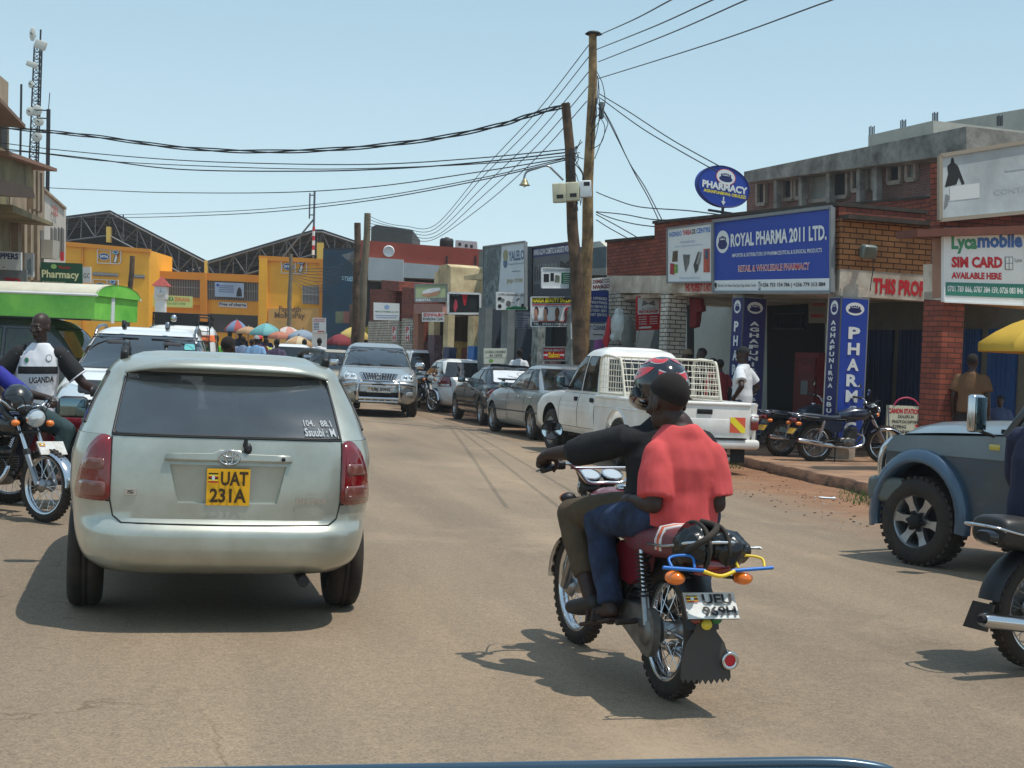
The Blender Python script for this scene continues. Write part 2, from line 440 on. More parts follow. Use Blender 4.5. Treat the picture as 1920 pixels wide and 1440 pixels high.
# ---------------------------------------------------------------- vehicles
class Shell:
 def __init__(s,yr,yf,w,a=5,b=9,deform=None):s.yr,s.yf,s.w,s.a,s.b,s.d=yr,yf,w,a,b,deform
 def dims(s,z):
  yr=catmull(s.yr,z);yf=catmull(s.yf,z);return yr,yf,catmull(s.w,z)
 def _o(s,p):return s.d(p) if s.d else p
 def rear(s,x,z):
  yr,yf,w=s.dims(z);L=(yf-yr)/2;q=min(0.99999,abs(x)/w)
  return s._o(V((x,(yr+yf)/2-L*(1-q**s.a)**(1/s.b),z)))
 def front(s,x,z):
  yr,yf,w=s.dims(z);L=(yf-yr)/2;q=min(0.99999,abs(x)/w)
  return s._o(V((x,(yr+yf)/2+L*(1-q**s.a)**(1/s.b),z)))
 def side(s,y,z,sg):
  yr,yf,w=s.dims(z);L=(yf-yr)/2;q=min(0.99999,abs(y-(yr+yf)/2)/L)
  return s._o(V((sg*w*(1-q**s.b)**(1/s.a),y,z)))
 def ring(s,z,n=72,k=1.0):
  yr,yf,w=s.dims(z);L=(yf-yr)/2*k;w*=k;c=(yr+yf)/2;out=[]
  for j in range(n):
   t=2*PI*j/n;ct,st=math.cos(t),math.sin(t)
   out.append(s._o(V((w*math.copysign(abs(ct)**(2/s.a),ct),c+L*math.copysign(abs(st)**(2/s.b),st),z))))
  return out
 def solid(s,mb,zs,m,dome=0.05,n=72,inm=None,iny=None,botm=None):
  rows=[s.ring(z,n) for z in zs]
  mb.grid(rows,m,True,cu=True)
  z0=zs[0];r=s.ring(z0,n,0.5);mb.grid([r,rows[0]],botm or m,False,cu=True)
  mb.add(r,[list(range(n))[::-1]],botm or m)
  zt=zs[-1];ks=[(0.985,0.12),(0.93,0.45),(0.75,0.8),(0.45,0.95),(0.12,1.0)]
  caps=[rows[-1]]
  for k,h in ks:
   yr,yf,w=s.dims(zt);L=(yf-yr)/2*k;c=(yr+yf)/2;rr=[]
   for j in range(n):
    t=2*PI*j/n;ct,st=math.cos(t),math.sin(t)
    rr.append(s._o(V((w*k*math.copysign(abs(ct)**(2/s.a),ct),c+L*math.copysign(abs(st)**(2/s.b),st),zt+dome*h))))
   caps.append(rr)
  i0=len(mb.f);mb.grid(caps,m,True,cu=True);mb.add(caps[-1],[list(range(n))],m)
  if inm:
   k=mb.m(inm)
   for i in range(i0,len(mb.f)):
    c=sum((mb.v[q].y for q in mb.f[i]),0.0)/len(mb.f[i])
    if iny[0]<c<iny[1]:mb.mi[i]=k
  return mb
 def fn(s,face):
  if face=='rear':return s.rear
  if face=='front':return s.front
  return (lambda y,z:s.side(y,z,1)) if face=='right' else (lambda y,z:s.side(y,z,-1))
 def pos(s,face,u,z,off=0.0):
  f=s.fn(face);e=0.004;p=f(u,z);n=(f(u+e,z)-f(u-e,z)).cross(f(u,z+e)-f(u,z-e))
  n=n.normalized() if n.length>1e-12 else V((0,-1,0))
  out={'rear':V((0,-1,0.01)),'front':V((0,1,0.01)),'right':V((1,0,0.01)),'left':V((-1,0,0.01))}[face]
  if n.dot(out)<0:n=-n
  return p+n*off
 def patch(s,mb,face,poly,m,off=0.004,rnd=0.0,sub=5,rings=(0.0,0.35,0.7,1.0),skirt=True):
  pts=[V((a,b,0)) for a,b in poly];n=len(pts)
  if rnd>0:
   q=[]
   for i in range(n):
    p,a,b=pts[i],pts[i-1],pts[(i+1) % n]
    da=min(rnd,(a-p).length*0.45);db=min(rnd,(b-p).length*0.45)
    A=p+(a-p).normalized()*da;B=p+(b-p).normalized()*db
    q+=[A*(1-t)**2+p*2*t*(1-t)+B*t*t for t in (0,0.33,0.67,1)]
   pts=q;n=len(pts)
  den=[]
  for i in range(n):
   a,b=pts[i],pts[(i+1) % n];k=max(1,min(sub,int((b-a).length/0.06)+1))
   den+=[a+(b-a)*(t/k) for t in range(k)]
  c=sum(den,V((0,0,0)))/len(den);rows=[]
  for r in rings[1:]:rows.append([s.pos(face,c.x+(p.x-c.x)*r,c.y+(p.y-c.y)*r,off) for p in den])
  if skirt:rows.append([s.pos(face,p.x,p.y,-0.006) for p in den])
  mb.grid(rows,m,True,cu=True)
  ctr=s.pos(face,c.x,c.y,off);k=len(den)
  mb.add(rows[0]+[ctr],[(j,(j+1) % k,k) for j in range(k)],m,True)
  return mb
 def line(s,mb,face,pts,r,m,off=0.0,n=6):
  q=[]
  for (a,b),(c,d) in zip(pts,pts[1:]):
   k=max(1,int(math.hypot(c-a,d-b)/0.07))
   q+=[s.pos(face,a+(c-a)*t/k,b+(d-b)*t/k,off) for t in range(k)]
  q.append(s.pos(face,pts[-1][0],pts[-1][1],off))
  mb.tube(q,r,m,n);return mb
def sharp(o,deg=32):
 for p in o.data.polygons:p.use_smooth=True
 o.data.set_sharp_from_angle(angle=math.radians(deg));return o
RX=Mx(((0,0,1,0),(0,1,0,0),(-1,0,0,0),(0,0,0,1)))
_WC={}
def wheel_parts(R,W,style):
 k=(R,W,style)
 if k in _WC:return _WC[k]
 rr=R*0.64 if style !='truck' else R*0.61
 t=MB();h=W/2
 t.lathe([(rr,-h*0.9),(rr+0.01,-h),(R*0.86,-h*1.04),(R*0.965,-h*0.86),(R,-h*0.6),(R,-h*0.22),(R-0.008,-h*0.2),(R-0.008,-h*0.12),(R,-h*0.1),(R,h*0.1),(R-0.008,h*0.12),(R-0.008,h*0.2),(R,h*0.22),(R,h*0.6),(R*0.965,h*0.86),(R*0.86,h*1.04),(rr+0.01,h),(rr,h*0.9)],RUB,40,RX)
 if style=='truck':
  for j in range(36):
   a=2*PI*j/36;c,s_=math.cos(a),math.sin(a)
   Rm=Mx(((1,0,0),(0,c,-s_),(0,s_,c)))
   for sg in (-1,1):
    t.box(Rm @ V((sg*h*0.62,0,R-0.002)),(h*0.55,R*0.10,0.022),RUB,Rm)
 m=mat('alloy',(168,170,172),0.3,0.85,var=0.2,vs=10) if style !='steel' else mat('hubcap',(148,150,152),0.4,0.6,var=0.25,vs=10)
 dk=MATTE;r=MB()
 r.lathe([(rr,-h*0.9),(rr-0.012,-h*0.7),(rr-0.03,0),(rr-0.018,h*0.72),(rr+0.004,h*0.9),(rr+0.012,h*1.0)],m,40,RX)
 r.lathe([(0.0,h*0.05),(rr-0.02,h*0.02)],dk,30,RX)
 r.lathe([(0.0,h*0.84),(0.045,h*0.82),(0.06,h*0.62),(0.075,h*0.3)],m,20,RX)
 ns=6 if style in ('truck','alloy6') else (5 if style=='alloy' else 8)
 for j in range(ns):
  a=2*PI*j/ns;c,s_=math.cos(a),math.sin(a);Rm=Mx(((1,0,0),(0,c,-s_),(0,s_,c)))
  w0=rr*(0.30 if style=='truck' else 0.26)
  pts=[(h*0.72,-w0*0.6,0.05),(h*0.72,w0*0.6,0.05),(h*0.78,w0*0.42,rr*0.65),(h*0.86,w0*0.62,rr-0.012),(h*0.86,-w0*0.62,rr-0.012),(h*0.78,-w0*0.42,rr*0.65)]
  r.prism([Rm @ V(p) for p in pts],V((-h*0.4,0,0)),m)
  if style=='truck':
   a2=a+PI/6;r.lathe([(0.0,h*1.0),(0.014,h*1.0),(0.018,h*0.7)],dk,8,Mx.Translation(V((0,0.075*math.cos(a2),0.075*math.sin(a2)))) @ RX)
 if style=='truck':r.lathe([(0.0,h*1.25),(0.05,h*1.22),(0.062,h*1.0),(0.062,h*0.6)],dk,20,RX)
 if style=='steel':r.lathe([(0.0,h*0.8),(rr*0.5,h*0.8),(rr*0.9,h*0.9),(rr*0.97,h*0.8)],m,30,RX)
 _WC[k]=(t.build('wheel'),r.build('rim'))
 for o in _WC[k]:COL.objects.unlink(o)
 return _WC[k]
def put_wheel(root,x,y,R,W,style,steer=0.0):
 t,r=wheel_parts(R,W,style)
 a=bpy.data.objects.new('wheel',t.data);b=bpy.data.objects.new('rim',r.data);COL.objects.link(a);COL.objects.link(b)
 a.parent=root;b.parent=a;a.location=(x,y,R)
 a.rotation_euler=(random.random()*6,0,steer+(PI if x<0 else 0))
 return a
def cyl_cutter(x0,x1,y,z,R,m,n=36):
 c=MB();ring=[V((x0,y+R*math.cos(2*PI*j/n),z+R*math.sin(2*PI*j/n))) for j in range(n)]
 c.prism(ring,V((x1-x0,0,0)),m);return c
INTER=mat('car_interior',(44,44,46),0.85)
SEATM=mat('seat_fabric',(62,62,64),0.9)
CGLASS=mat('car_window_glass',(16,22,24),0.03,spec=0.8,coat=1.0,alpha=0.62)
DGLASS=mat('dark_window_glass',(10,13,15),0.04,spec=0.8,coat=1.0,alpha=0.86)
def car(name,label,S,paint,loc,rz,group=None,scale=1.0,cat='car',glass=None):
 glass=glass or CGLASS
 root=thing(name,label,cat,loc,rz,group,scale)
 low=Shell(*S['low'],a=S.get('a',5),b=S.get('b',9),deform=S.get('deform'))
 mb=MB();mb_in=S.get('iny',(0.0,2.0))
 low.solid(mb,S['zs'],paint,S.get('dome',0.04),inm=INTER,iny=mb_in,botm=MATTE)
 body=mb.build('body',root)
 R,W,tr=S['R'],S['W'],S['track']
 cs=[]
 for y in S['axles']:
  for sg in (-1,1):cs.append(cyl_cutter(sg*(tr-0.17),sg*(tr+0.5),y,R*S.get('archz',1.0),R*S.get('arch',1.14),MATTE))
 for c in S.get('cuts',[]):cs.append(c(paint))
 cut(body,cs);sharp(body)
 for i,y in enumerate(S['axles']):
  for sg in (-1,1):put_wheel(root,sg*tr,y,R,W,S['style'],S.get('steer',0.0) if i==len(S['axles'])-1 else 0)
 cab=None
 if 'cab' in S:
  cab=Shell(*S['cab'],a=S.get('ca',5),b=S.get('cb',9))
  mc=MB();cab.solid(mc,S['czs'],paint,S.get('cdome',0.035))
  co_=mc.build('cabin',root)
  inner=MB();ct=[tuple((z,v*k+o) for z,v in T) for T,k,o in zip(S['cab'],(1,1,1),(0.06,-0.06,-0.05))]
  ci=Shell(*ct,a=S.get('ca',5),b=S.get('cb',9));zz=list(S['czs']);zz[0]-=0.1;zz[-1]-=0.03
  ci.solid(inner,zz,INTER,S.get('cdome',0.035)*0.8)
  cutters=[inner]
  for face,polys in S['win'].items():
   for poly in polys:
    c=MB();out={'rear':V((0,-0.5,0.0)),'front':V((0,0.5,0.0)),'right':V((0.4,0,0)),'left':V((-0.4,0,0))}[face]
    ins=-out*0.6
    outer=[cab.pos(face,u*0.985 if face in ('rear','front') else u,z)+out for u,z in poly]
    c.prism(outer,ins-out,INTER);cutters.append(c)
  cut(co_,cutters);sharp(co_)
  nm={'rear':'rear_window','front':'windscreen','right':'side_window','left':'side_window'}
  for face,polys in S['win'].items():
   for poly in polys:
    g=MB();cab.patch(g,face,poly,glass,0.003,S.get('wr',0.05),skirt=False)
    go=g.build(nm[face],root)
    s_=MB();q=poly+[poly[0]]
    cab.line(s_,face,q,0.008,BLACK,0.002);s_.build('seal',go)
 for y in S.get('seats',[]):
  for sx in (-0.36,0.36):
   st=MB();z0=S['czs'][0]
   st.box((sx,y,z0+0.02),(0.46,0.14,0.5),SEATM,Mx.Rotation(-0.2,3,'X'),0.05)
   st.box((sx,y-0.07,z0+0.36),(0.26,0.1,0.17),SEATM,Mx.Rotation(-0.15,3,'X'),0.04)
   st.build('seat',root)
 return root,low,cab
def mirror_pair(root,y,z,x,paint,sgs=(-1,1),w=0.2,h=0.14):
 for sg in sgs:
  m=MB();m.box((sg*(x+w/2+0.04),y,z),(w,0.11,h),paint,None,0.04,3)
  m.bar((sg*x*0.97,y+0.02,z-h*0.3),(sg*(x+0.08),y,z-h*0.25),0.05,0.04,BLACK,0.01)
  o=m.build('wing_mirror',root)
  g=MB();f=sg*(x+w/2+0.04);g.box((f,y-0.056,z),(w*0.84,0.008,h*0.8),mat('mirror_glass',(120,140,146),0.03,1.0),None,0.003);g.build('mirror_glass',o)
def plate(root,q,lines,face,ink=SBLACK,name='number_plate',flag=True):
 it=[]
 if flag:
  x0,y0,x1,y1=0.04,0.62,0.26,0.88;h=(y1-y0)/6
  fl=[SBLACK,SYEL,SRED]*2
  for i in range(6):it.append(('r',fl[i],x0,y1-h*(i+1),x1,y1-h*i))
  it.append(('e',SWHITE,(x0+x1)/2,(y0+y1)/2,0.035,0.07))
 for s in lines:it.append(('t',ink)+s+(0.03,))
 o=sign(name,None,q,face,it,t=0.012,edge=STEEL,parent=root)
 return o
PLY=mat('plate_yellow',(245,182,20),0.45,var=0.08,vs=8);PLW=mat('plate_white',(218,222,220),0.45,var=0.1,vs=14,dirt=(190,180,165))
def paintm(n,c,rough=0.32,metal=0.0,dusty=0.3,coat=0.6,dc=None):
 return mat(n,c,rough,metal,var=dusty,vs=2.2,dirt=dc,coat=coat,bump=0.02,bs=900)
# ---------------------------------------------------------------- the silver-green estate car in front
WAGP=paintm('estate_paint',(180,185,175),0.34,0.5,0.16,0.8,(168,168,154))
wag=dict(
 low=([(.30,-.78),(.36,-.885),(.44,-.925),(.52,-.925),(.565,-.895),(.60,-.868),(.72,-.868),(.85,-.858),(.95,-.84),(1.03,-.815)],
         [(.30,3.2),(.45,3.45),(.6,3.42),(.72,3.3),(.85,3.0),(.92,2.4),(1.03,1.9)],
         [(.30,.70),(.36,.765),(.46,.80),(.54,.812),(.62,.825),(.75,.838),(.85,.836),(.95,.818),(1.03,.795)]),
 zs=[.30,.32,.34,.36,.39,.42,.45,.48,.51,.53,.55,.565,.58,.60,.64,.70,.76,.82,.87,.92,.96,1.0,1.03],
 dome=0.01,iny=(-.75,1.7),
 cab=([(1.02,-.815),(1.2,-.64),(1.34,-.47),(1.385,-.44),(1.42,-.36),(1.455,-.15)],
         [(1.02,2.05),(1.2,1.55),(1.36,1.05),(1.42,0.85),(1.455,.6)],
         [(1.02,.795),(1.12,.76),(1.25,.705),(1.36,.65),(1.42,.60),(1.455,.50)]),
 czs=[1.02,1.06,1.12,1.2,1.28,1.34,1.37,1.39,1.42,1.44,1.455],cdome=0.03,ca=5,cb=9,
 win={'rear':[[(-.60,1.035),(.60,1.035),(.545,1.355),(-.545,1.355)]],
         'front':[[(-.66,1.06),(.66,1.06),(.55,1.37),(-.55,1.37)]],
         'left':[[(-.5,1.08),(.30,1.06),(.30,1.35),(-.30,1.35)],[(.38,1.06),(1.35,1.06),(.95,1.35),(.38,1.35)]],
         'right':[[(-.5,1.08),(.30,1.06),(.30,1.35),(-.30,1.35)],[(.38,1.06),(1.35,1.06),(.95,1.35),(.38,1.35)]]},
 axles=(0,2.6),R=.305,W=.185,track=.735,style='alloy',seats=(.35,1.25),wr=0.05)
def tail_recess(m):
 c=MB();o=[(-.345,.905),(.345,.905),(.275,.665),(-.275,.665)];i=[(-.30,.885),(.30,.885),(.255,.69),(-.255,.69)]
 a=[V((x,-1.02,z)) for x,z in o];b=[V((x,-.832,z)) for x,z in i]
 c.add(a+b,[(0,1,2,3),(7,6,5,4)]+[(k+4,(k+1) % 4+4,(k+1) % 4,k) for k in range(4)],m);return c
wag['cuts']=[tail_recess]
W_LOC,W_RZ=(-1.655,8.27,0),math.radians(14.3)
wroot,wl,wc=car('estate_car','pale silver green estate car seen from behind with yellow plate UAT 231A',wag,WAGP,W_LOC,W_RZ,glass=mat('dusty_rear_glass',(62,70,74),.10,spec=.8,coat=1.0,alpha=.82,var=.35,vs=2.5),scale=.978)
def wagon_details():
 R=wroot
 for sg in (-1,1):
  t=MB()
  P=[(sg*.602,.685),(sg*.606,1.025),(sg*.66,1.03),(sg*.715,.965),(sg*.755,.86),(sg*.775,.76),(sg*.782,.685)]
  wl.patch(t,'rear',P,LAMPRED,0.012,0.03)
  o=t.build('tail_light',R)
  c=MB();sm=mat('lamp_smoke',(122,70,62),0.15,coat=1.0,var=0.2,vs=25)
  wl.patch(c,'rear',[(sg*.632,.845),(sg*.632,.905),(sg*.725,.905),(sg*.742,.845)],sm,0.015,0.02)
  wl.patch(c,'rear',[(sg*.622,.71),(sg*.622,.785),(sg*.752,.785),(sg*.768,.71)],sm,0.015,0.02)
  c.build('lamp_lens',o)
 s=MB();dk=mat('seam_dark',(30,34,32),0.8)
 wl.line(s,'rear',[(-.603,1.02),(-.605,.70),(-.585,.61),(-.54,.577),(0,.572),(.54,.577),(.585,.61),(.605,.70),(.603,1.02)],0.0045,dk)
 wl.line(s,'rear',[(-.605,.685),(-.78,.685)],0.004,dk);wl.line(s,'rear',[(.605,.685),(.78,.685)],0.004,dk)
 wl.line(s,'rear',[(-.605,1.03),(.605,1.03)],0.006,dk)
 s.build('tailgate_seam',R)
 g=MB();wl.patch(g,'rear',[(-.335,.905),(.335,.905),(.325,.942),(.10,.945),(.06,.965),(-.06,.965),(-.10,.945),(-.325,.942)],WAGP,0.022,0.012)
 ho=g.build('tailgate_handle',R)
 lk=MB();p=wl.pos('rear',.285,.922,.024);lk.lathe([(0,.004),(.009,.003),(.011,0)],DSTEEL,12,Mx.Translation(p) @ Mx.Rotation(PI/2,4,'X'));lk.build('lock',ho)
 b=MB();c0=wl.pos('rear',0,.925,.03)
 def ring(rx,rz,cx=0,cz=0,r=0.0055):
  b.tube([c0+V((cx+rx*math.cos(2*PI*j/28),-.004,cz+rz*math.sin(2*PI*j/28))) for j in range(28)],r,CHROME,6,closed=True)
 ring(.054,.038);ring(.018,.034,r=.005);ring(.036,.015,0,.018,.005)
 b.build('badge',R)
 e=MB();x0,x1,z0,z1,tx=-.528,-.468,.722,.752,'S'
 q=[wl.pos('rear',x0,z0,.006),wl.pos('rear',x1,z0,.006),wl.pos('rear',x1,z1,.006),wl.pos('rear',x0,z1,.006)]
 e.prism(q,V((0,.006,0)),CHROME);draw(e,q,[('t',SBLACK,tx,.2,.2,.8,.8)],.001);e.build('emblem',R);e=MB()
 q=[wl.pos('rear',.36,.694,.005),wl.pos('rear',.53,.694,.005),wl.pos('rear',.53,.72,.005),wl.pos('rear',.36,.72,.005)]
 draw(e,q,[('t',CHROME,'FIELDER',0,0,1,1,.04)],.002)
 e.build('emblem',R)
 z0,z1,x=.677,.872,.113;y=-.872
 plate(R,[V((-x,y,z0)),V((x,y,z0)),V((x,y-.006,z1)),V((-x,y-.006,z1))],
          [('UAT',.32,.54,.95,.93),('231A',.08,.08,.92,.47)],PLY,mat('plate_ink',(58,44,10),.5))
 wpr=MB();p=wl.pos('rear',.085,.995,.01)
 wpr.ell(p+V((0.012,-.012,-.02)),(.022,.022,.03),BLACK);wpr.tube([p+V((0,-.02,.03)),p+V((-.004,-.02,0)),p+V((.012,-.02,-.03))],[.01,.014,.018],BLACK,10);wpr.build('wiper',R)
 sp=MB();prof=[(-.56,1.352),(-.545,1.375),(-.3,1.392),(.3,1.392),(.545,1.375),(.56,1.352)]
 up=[wc.pos('rear',x*.96,z+.012,.0) for x,z in prof];lip=[V((p.x*1.02,p.y-.15+.10*(abs(p.x)/.56)**2,p.z-.006-.02*(abs(p.x)/.56)**4)) for p in up];und=[V((p.x,p.y+.03,p.z-.035)) for p in up]
 led=[V((p.x*.97,p.y+.30,wc.rear(0,1.44).z+.022-.09*(abs(p.x)/.6)**3)) for p in up]
 fr=lambda A:spline(A,6)
 sp.grid([fr(led),fr([a*.5+b*.5+V((0,0,.012)) for a,b in zip(led,lip)]),fr(lip),fr([p+V((0,.008,-.014)) for p in lip]),fr(und)],WAGP,True);sp.build('roof_spoiler',R)
 for sg in (-1,1):
  r=MB();x=sg*.565
  r.tube(spline([(x*1.01,-.20,1.425),(x,-.14,1.49),(x,.0,1.512),(x,.8,1.52),(x,1.2,1.49),(x,1.28,1.44)],6),.017,DSTEEL,10)
  r.box((x,-.17,1.455),(.045,.12,.07),BLACK,Mx.Rotation(.35,3,'X'),.015);r.box((x,1.24,1.455),(.045,.12,.07),BLACK,Mx.Rotation(-.3,3,'X'),.015)
  r.build('roof_rail',R)
 mirror_pair(R,1.55,1.07,.77,BLACK,w=.20,h=.145)
 tx=MB();gw=mat('window_decal',(170,176,178),.7)
 def rq(x0,z0,x1,z1):return [wc.pos('rear',x0,z0,.006),wc.pos('rear',x1,z0,.006),wc.pos('rear',x1-.012,z1,.006),wc.pos('rear',x0-.006,z1,.006)]
 draw(tx,rq(.40,1.098,.555,1.13),[('t',gw,'104.   88.1',0,0,1,1,0.01)],.002)
 draw(tx,rq(.405,1.045,.575,1.088),[('t',gw,'Ssuubi : M',0,0,1,1,0.02)],.002)
 tx.build('window_sticker',R)
 ex=MB();ex.tube([(.42,-.85,.27),(.42,-.5,.28),(.40,-.2,.3)],.03,DSTEEL,12);ex.box((0,1.0,.30),(1.2,2.2,.08),MATTE);ex.box((0,0,.3),(1.3,.1,.1),MATTE);
 ex.build('underbody',R)
wagon_details()
# ---------------------------------------------------------------- motorbikes (y forward, rear axle at y 0, z R)
_BW={}
def bike_wheel(R,tw):
 if (R,tw) in _BW:return _BW[(R,tw)]
 t=MB();rr=R-tw*0.92
 t.lathe([(rr,-tw*.35),(rr+.02,-tw*.5),(R-.03,-tw*.52),(R-.008,-tw*.36),(R,-tw*.15),(R,tw*.15),(R-.008,tw*.36),(R-.03,tw*.52),(rr+.02,tw*.5),(rr,tw*.35)],RUB,40,RX)
 for j in range(44):
  a=2*PI*j/44;Rm=Mx.Rotation(a,3,'X')
  for sg in (-1,1):t.box(Rm @ V((sg*tw*.26,0,R-.003)),(tw*.3,.022,.012),RUB,Rm)
 r=MB()
 r.lathe([(rr+.004,-tw*.40),(rr-.012,-tw*.36),(rr-.022,0),(rr-.012,tw*.36),(rr+.004,tw*.40)],CHROME,40,RX)
 r.lathe([(.012,-.085),(.035,-.08),(.055,-.055),(.06,-.05),(.04,-.035),(.04,.035),(.06,.05),(.055,.055),(.035,.08),(.012,.085)],STEEL,18,RX)
 for j in range(28):
  a=2*PI*j/28;sg=1 if j % 2 else-1;a2=a+(.35 if (j//2) % 2 else-.35)
  r.tube([(sg*.045,.056*math.cos(a2),.056*math.sin(a2)),(0,(rr-.015)*math.cos(a),(rr-.015)*math.sin(a))],.0022,CHROME,4,caps=False)
 k=(t.build('wheel'),r.build('rim'))
 for o in k:COL.objects.unlink(o)
 _BW[(R,tw)]=k;return k
def bike_put_wheel(root,loc,R,tw,steer=0.0):
 t,r=bike_wheel(R,tw)
 a=bpy.data.objects.new('wheel',t.data);b=bpy.data.objects.new('rim',r.data);COL.objects.link(a);COL.objects.link(b)
 a.parent=root;b.parent=a;a.location=loc;a.rotation_euler=(random.random()*6,0,steer)
 return a
BR,BWB=.30,1.235
ENG=mat('engine_alloy',(118,119,120),.42,.75,var=.35,vs=14,dirt=(84,74,62))
GREYM=mat('chain_case',(120,120,118),.45,.4,var=.35,vs=9,dirt=(86,76,64))
FRM=mat('frame_black',(20,20,22),.4,var=.2)
VINYL=mat('seat_vinyl',(28,32,36),.45,var=.3,vs=8,dirt=(60,54,48))
def sweep(mb,sect,m):
 rows=[]
 for y,z,w,h,e in sect:
  rows.append([V((w*math.copysign(abs(math.cos(t))**(2/e),math.cos(t)),y,z+h*math.copysign(abs(math.sin(t))**(2/e),math.sin(t)))) for t in [2*PI*j/28 for j in range(28)]])
 mb.grid(rows,m,True,cu=True);mb.add(rows[0],[list(range(28))],m,True);mb.add(rows[-1],[list(range(28))[::-1]],m,True)
def lerp_sect(S,k=6):
 out=[]
 for i in range(4 if False else len(S)-1):
  for t in range(k):
   u=t/k;u2=u*u*(3-2*u) if False else u
   p=[S[max(i-1,0)],S[i],S[i+1],S[min(i+2,len(S)-1)]]
   out.append(tuple(.5*((2*p[1][c])+(p[2][c]-p[0][c])*u2+(2*p[0][c]-5*p[1][c]+4*p[2][c]-p[3][c])*u2*u2+(3*p[1][c]-p[0][c]-3*p[2][c]+p[3][c])*u2**3) for c in range(5)))
 out.append(S[-1]);return out
def bike(name,label,loc,rz,tank,panel=None,seat=None,seat2=None,steer=0.0,lean=0.0,plates=(None,None),fplate=False,mirrors=True,crash=True,flap='plain',rack=True,bars=None,fend=None,dark_exhaust=False,group=None,stand=False,sig=True,mz=0.0):
 panel=panel or tank;seat=seat or VINYL;fend=fend or CHROME
 root=thing(name,label,'motorbike',loc,rz,group)
 root.rotation_euler=(0,lean,rz)
 bike_put_wheel(root,(0,0,BR),BR,.085)
 ax=V((0,-.47,.88)).normalized()
 head=V((0,.93,.86));Ms=Mx.Translation(head) @ Mx.Rotation(steer,4,ax) @ Mx.Translation(-head)
 wp=Ms @ V((0,BWB,BR))
 bike_put_wheel(root,wp,BR,.072,steer)
 f=MB(Ms)
 for sg in (-1,1):
  x=sg*.085
  f.tube([(x,BWB,BR),(x,BWB-.16,BR+.30)],[.026,.028],STEEL,12);f.tube([(x,BWB-.16,BR+.30),(x,.905,.93)],.017,CHROME,10)
  f.tube([(x,BWB-.15,BR+.28),(x,BWB-.17,BR+.33)],.032,BLACK,12)
 f.tube([(-.09,BWB,BR),(.09,BWB,BR)],.012,STEEL,8)
 f.box((0,.925,.89),(.22,.07,.03),FRM,None,.01);f.box((0,.965,.79),(.22,.06,.035),FRM,None,.01)
 f.build('fork',root)
 fm=MB(Ms);rows=[]
 for i in range(17):
  a=math.radians(-28+138*i/16);rad=BR+.035
  rows.append([Ms.inverted() @ (Ms @ V((x,BWB+(rad-abs(x/.06)**3*.022)*math.cos(a+.5),BR+(rad-abs(x/.06)**3*.022)*math.sin(a+.5)))) for x in (-.06,-.05,-.03,0,.03,.05,.06)])
 fm.grid(rows,fend,True);fm.build('front_fender',root)
 hl=MB(Ms);hd=Mx.Translation(V((0,1.04,.93))) @ Mx.Rotation(-PI/2-.08,4,'X')
 hl.lathe([(.03,-.11),(.07,-.09),(.088,-.03),(.092,.01),(.088,.025)],BLACK,24,hd)
 hl.lathe([(.092,.0),(.096,.015),(.09,.03)],CHROME,24,hd)
 ho=hl.build('headlight',root)
 le=MB(Ms);le.lathe([(.088,.022),(.06,.042),(.0,.05)],LAMPCLR,24,hd);le.build('lens',ho)
 hb=MB(Ms)
 HB=bars or [(.0,.90,1.0),(.12,.90,1.005),(.20,.89,1.07),(.27,.84,1.10),(.39,.74,1.095)]
 for sg in (-1,1):
  pts=spline([(sg*p[0],p[1],p[2]) for p in HB],6);hb.tube(pts,.0115,CHROME,8)
  e0=V((sg*HB[-2][0],HB[-2][1],HB[-2][2]));e1=V((sg*HB[-1][0],HB[-1][1],HB[-1][2]));d=(e1-e0).normalized()
  hb.tube([e1-d*.11,e1+d*.012],.018,BLACK,10)
  hb.box(e1-d*.15,(.05,.05,.05),BLACK,None,.012)
  hb.tube(spline([e1-d*.14+V((0,.03,0)),e1-d*.08+V((0,.075,.0)),e1+d*.02+V((0,.07,-.01))],4),.006,STEEL,6)
  hb.tube(spline([e1-d*.15+V((0,.02,0)),e1-d*.3+V((0,.12,.04)),V((sg*.06,1.02,.9)),V((sg*.03,.97,.75))],6),.005,BLACK,5)
 if crash:hb.tube([(-.2,.89,1.07),(.2,.89,1.07)],.008,CHROME,8)
 hb.build('handlebar',root)
 ins=MB(Ms)
 for x in (-.062,.062):
  M4=Mx.Translation(V((x,.975,1.015))) @ Mx.Rotation(.55,4,'X')
  ins.lathe([(.03,-.06),(.05,-.04),(.056,0),(.056,.012)],BLACK,20,M4);ins.lathe([(.056,.006),(.058,.014),(.05,.018)],CHROME,20,M4);ins.lathe([(.05,.014),(0,.015)],LAMPCLR,20,M4)
 ins.build('instruments',root)
 if mirrors:
  for sg in (-1,1):
   mm=MB(Ms);c=V((sg*.34,.80,1.30+mz));mm.tube(spline([(sg*.27,.84,1.11),(sg*.28,.86,1.2+mz/2),c+V((0,.02,-.03))],5),.006,BLACK,6)
   mm.lathe([(0,-.03),(.03,-.026),(.055,-.008),(.058,.006)],BLACK,18,Mx.Translation(c) @ Mx.Rotation(PI/2-.1,4,'X'))
   o=mm.build('mirror',root);mg=MB(Ms);mg.lathe([(.054,.004),(0,.005)],mat('mirror_bright',(210,220,225),.05,1.0),18,Mx.Translation(c) @ Mx.Rotation(PI/2-.1,4,'X'));mg.build('mirror_glass',o)
 t=MB();sweep(t,lerp_sect([(.36,.80,.075,.055,2.4),(.42,.81,.105,.085,2.4),(.55,.835,.135,.115,2.5),(.70,.85,.15,.125,2.5),(.82,.85,.135,.11,2.4),(.89,.845,.085,.075,2.3),(.905,.845,.03,.03,2)],4),tank)
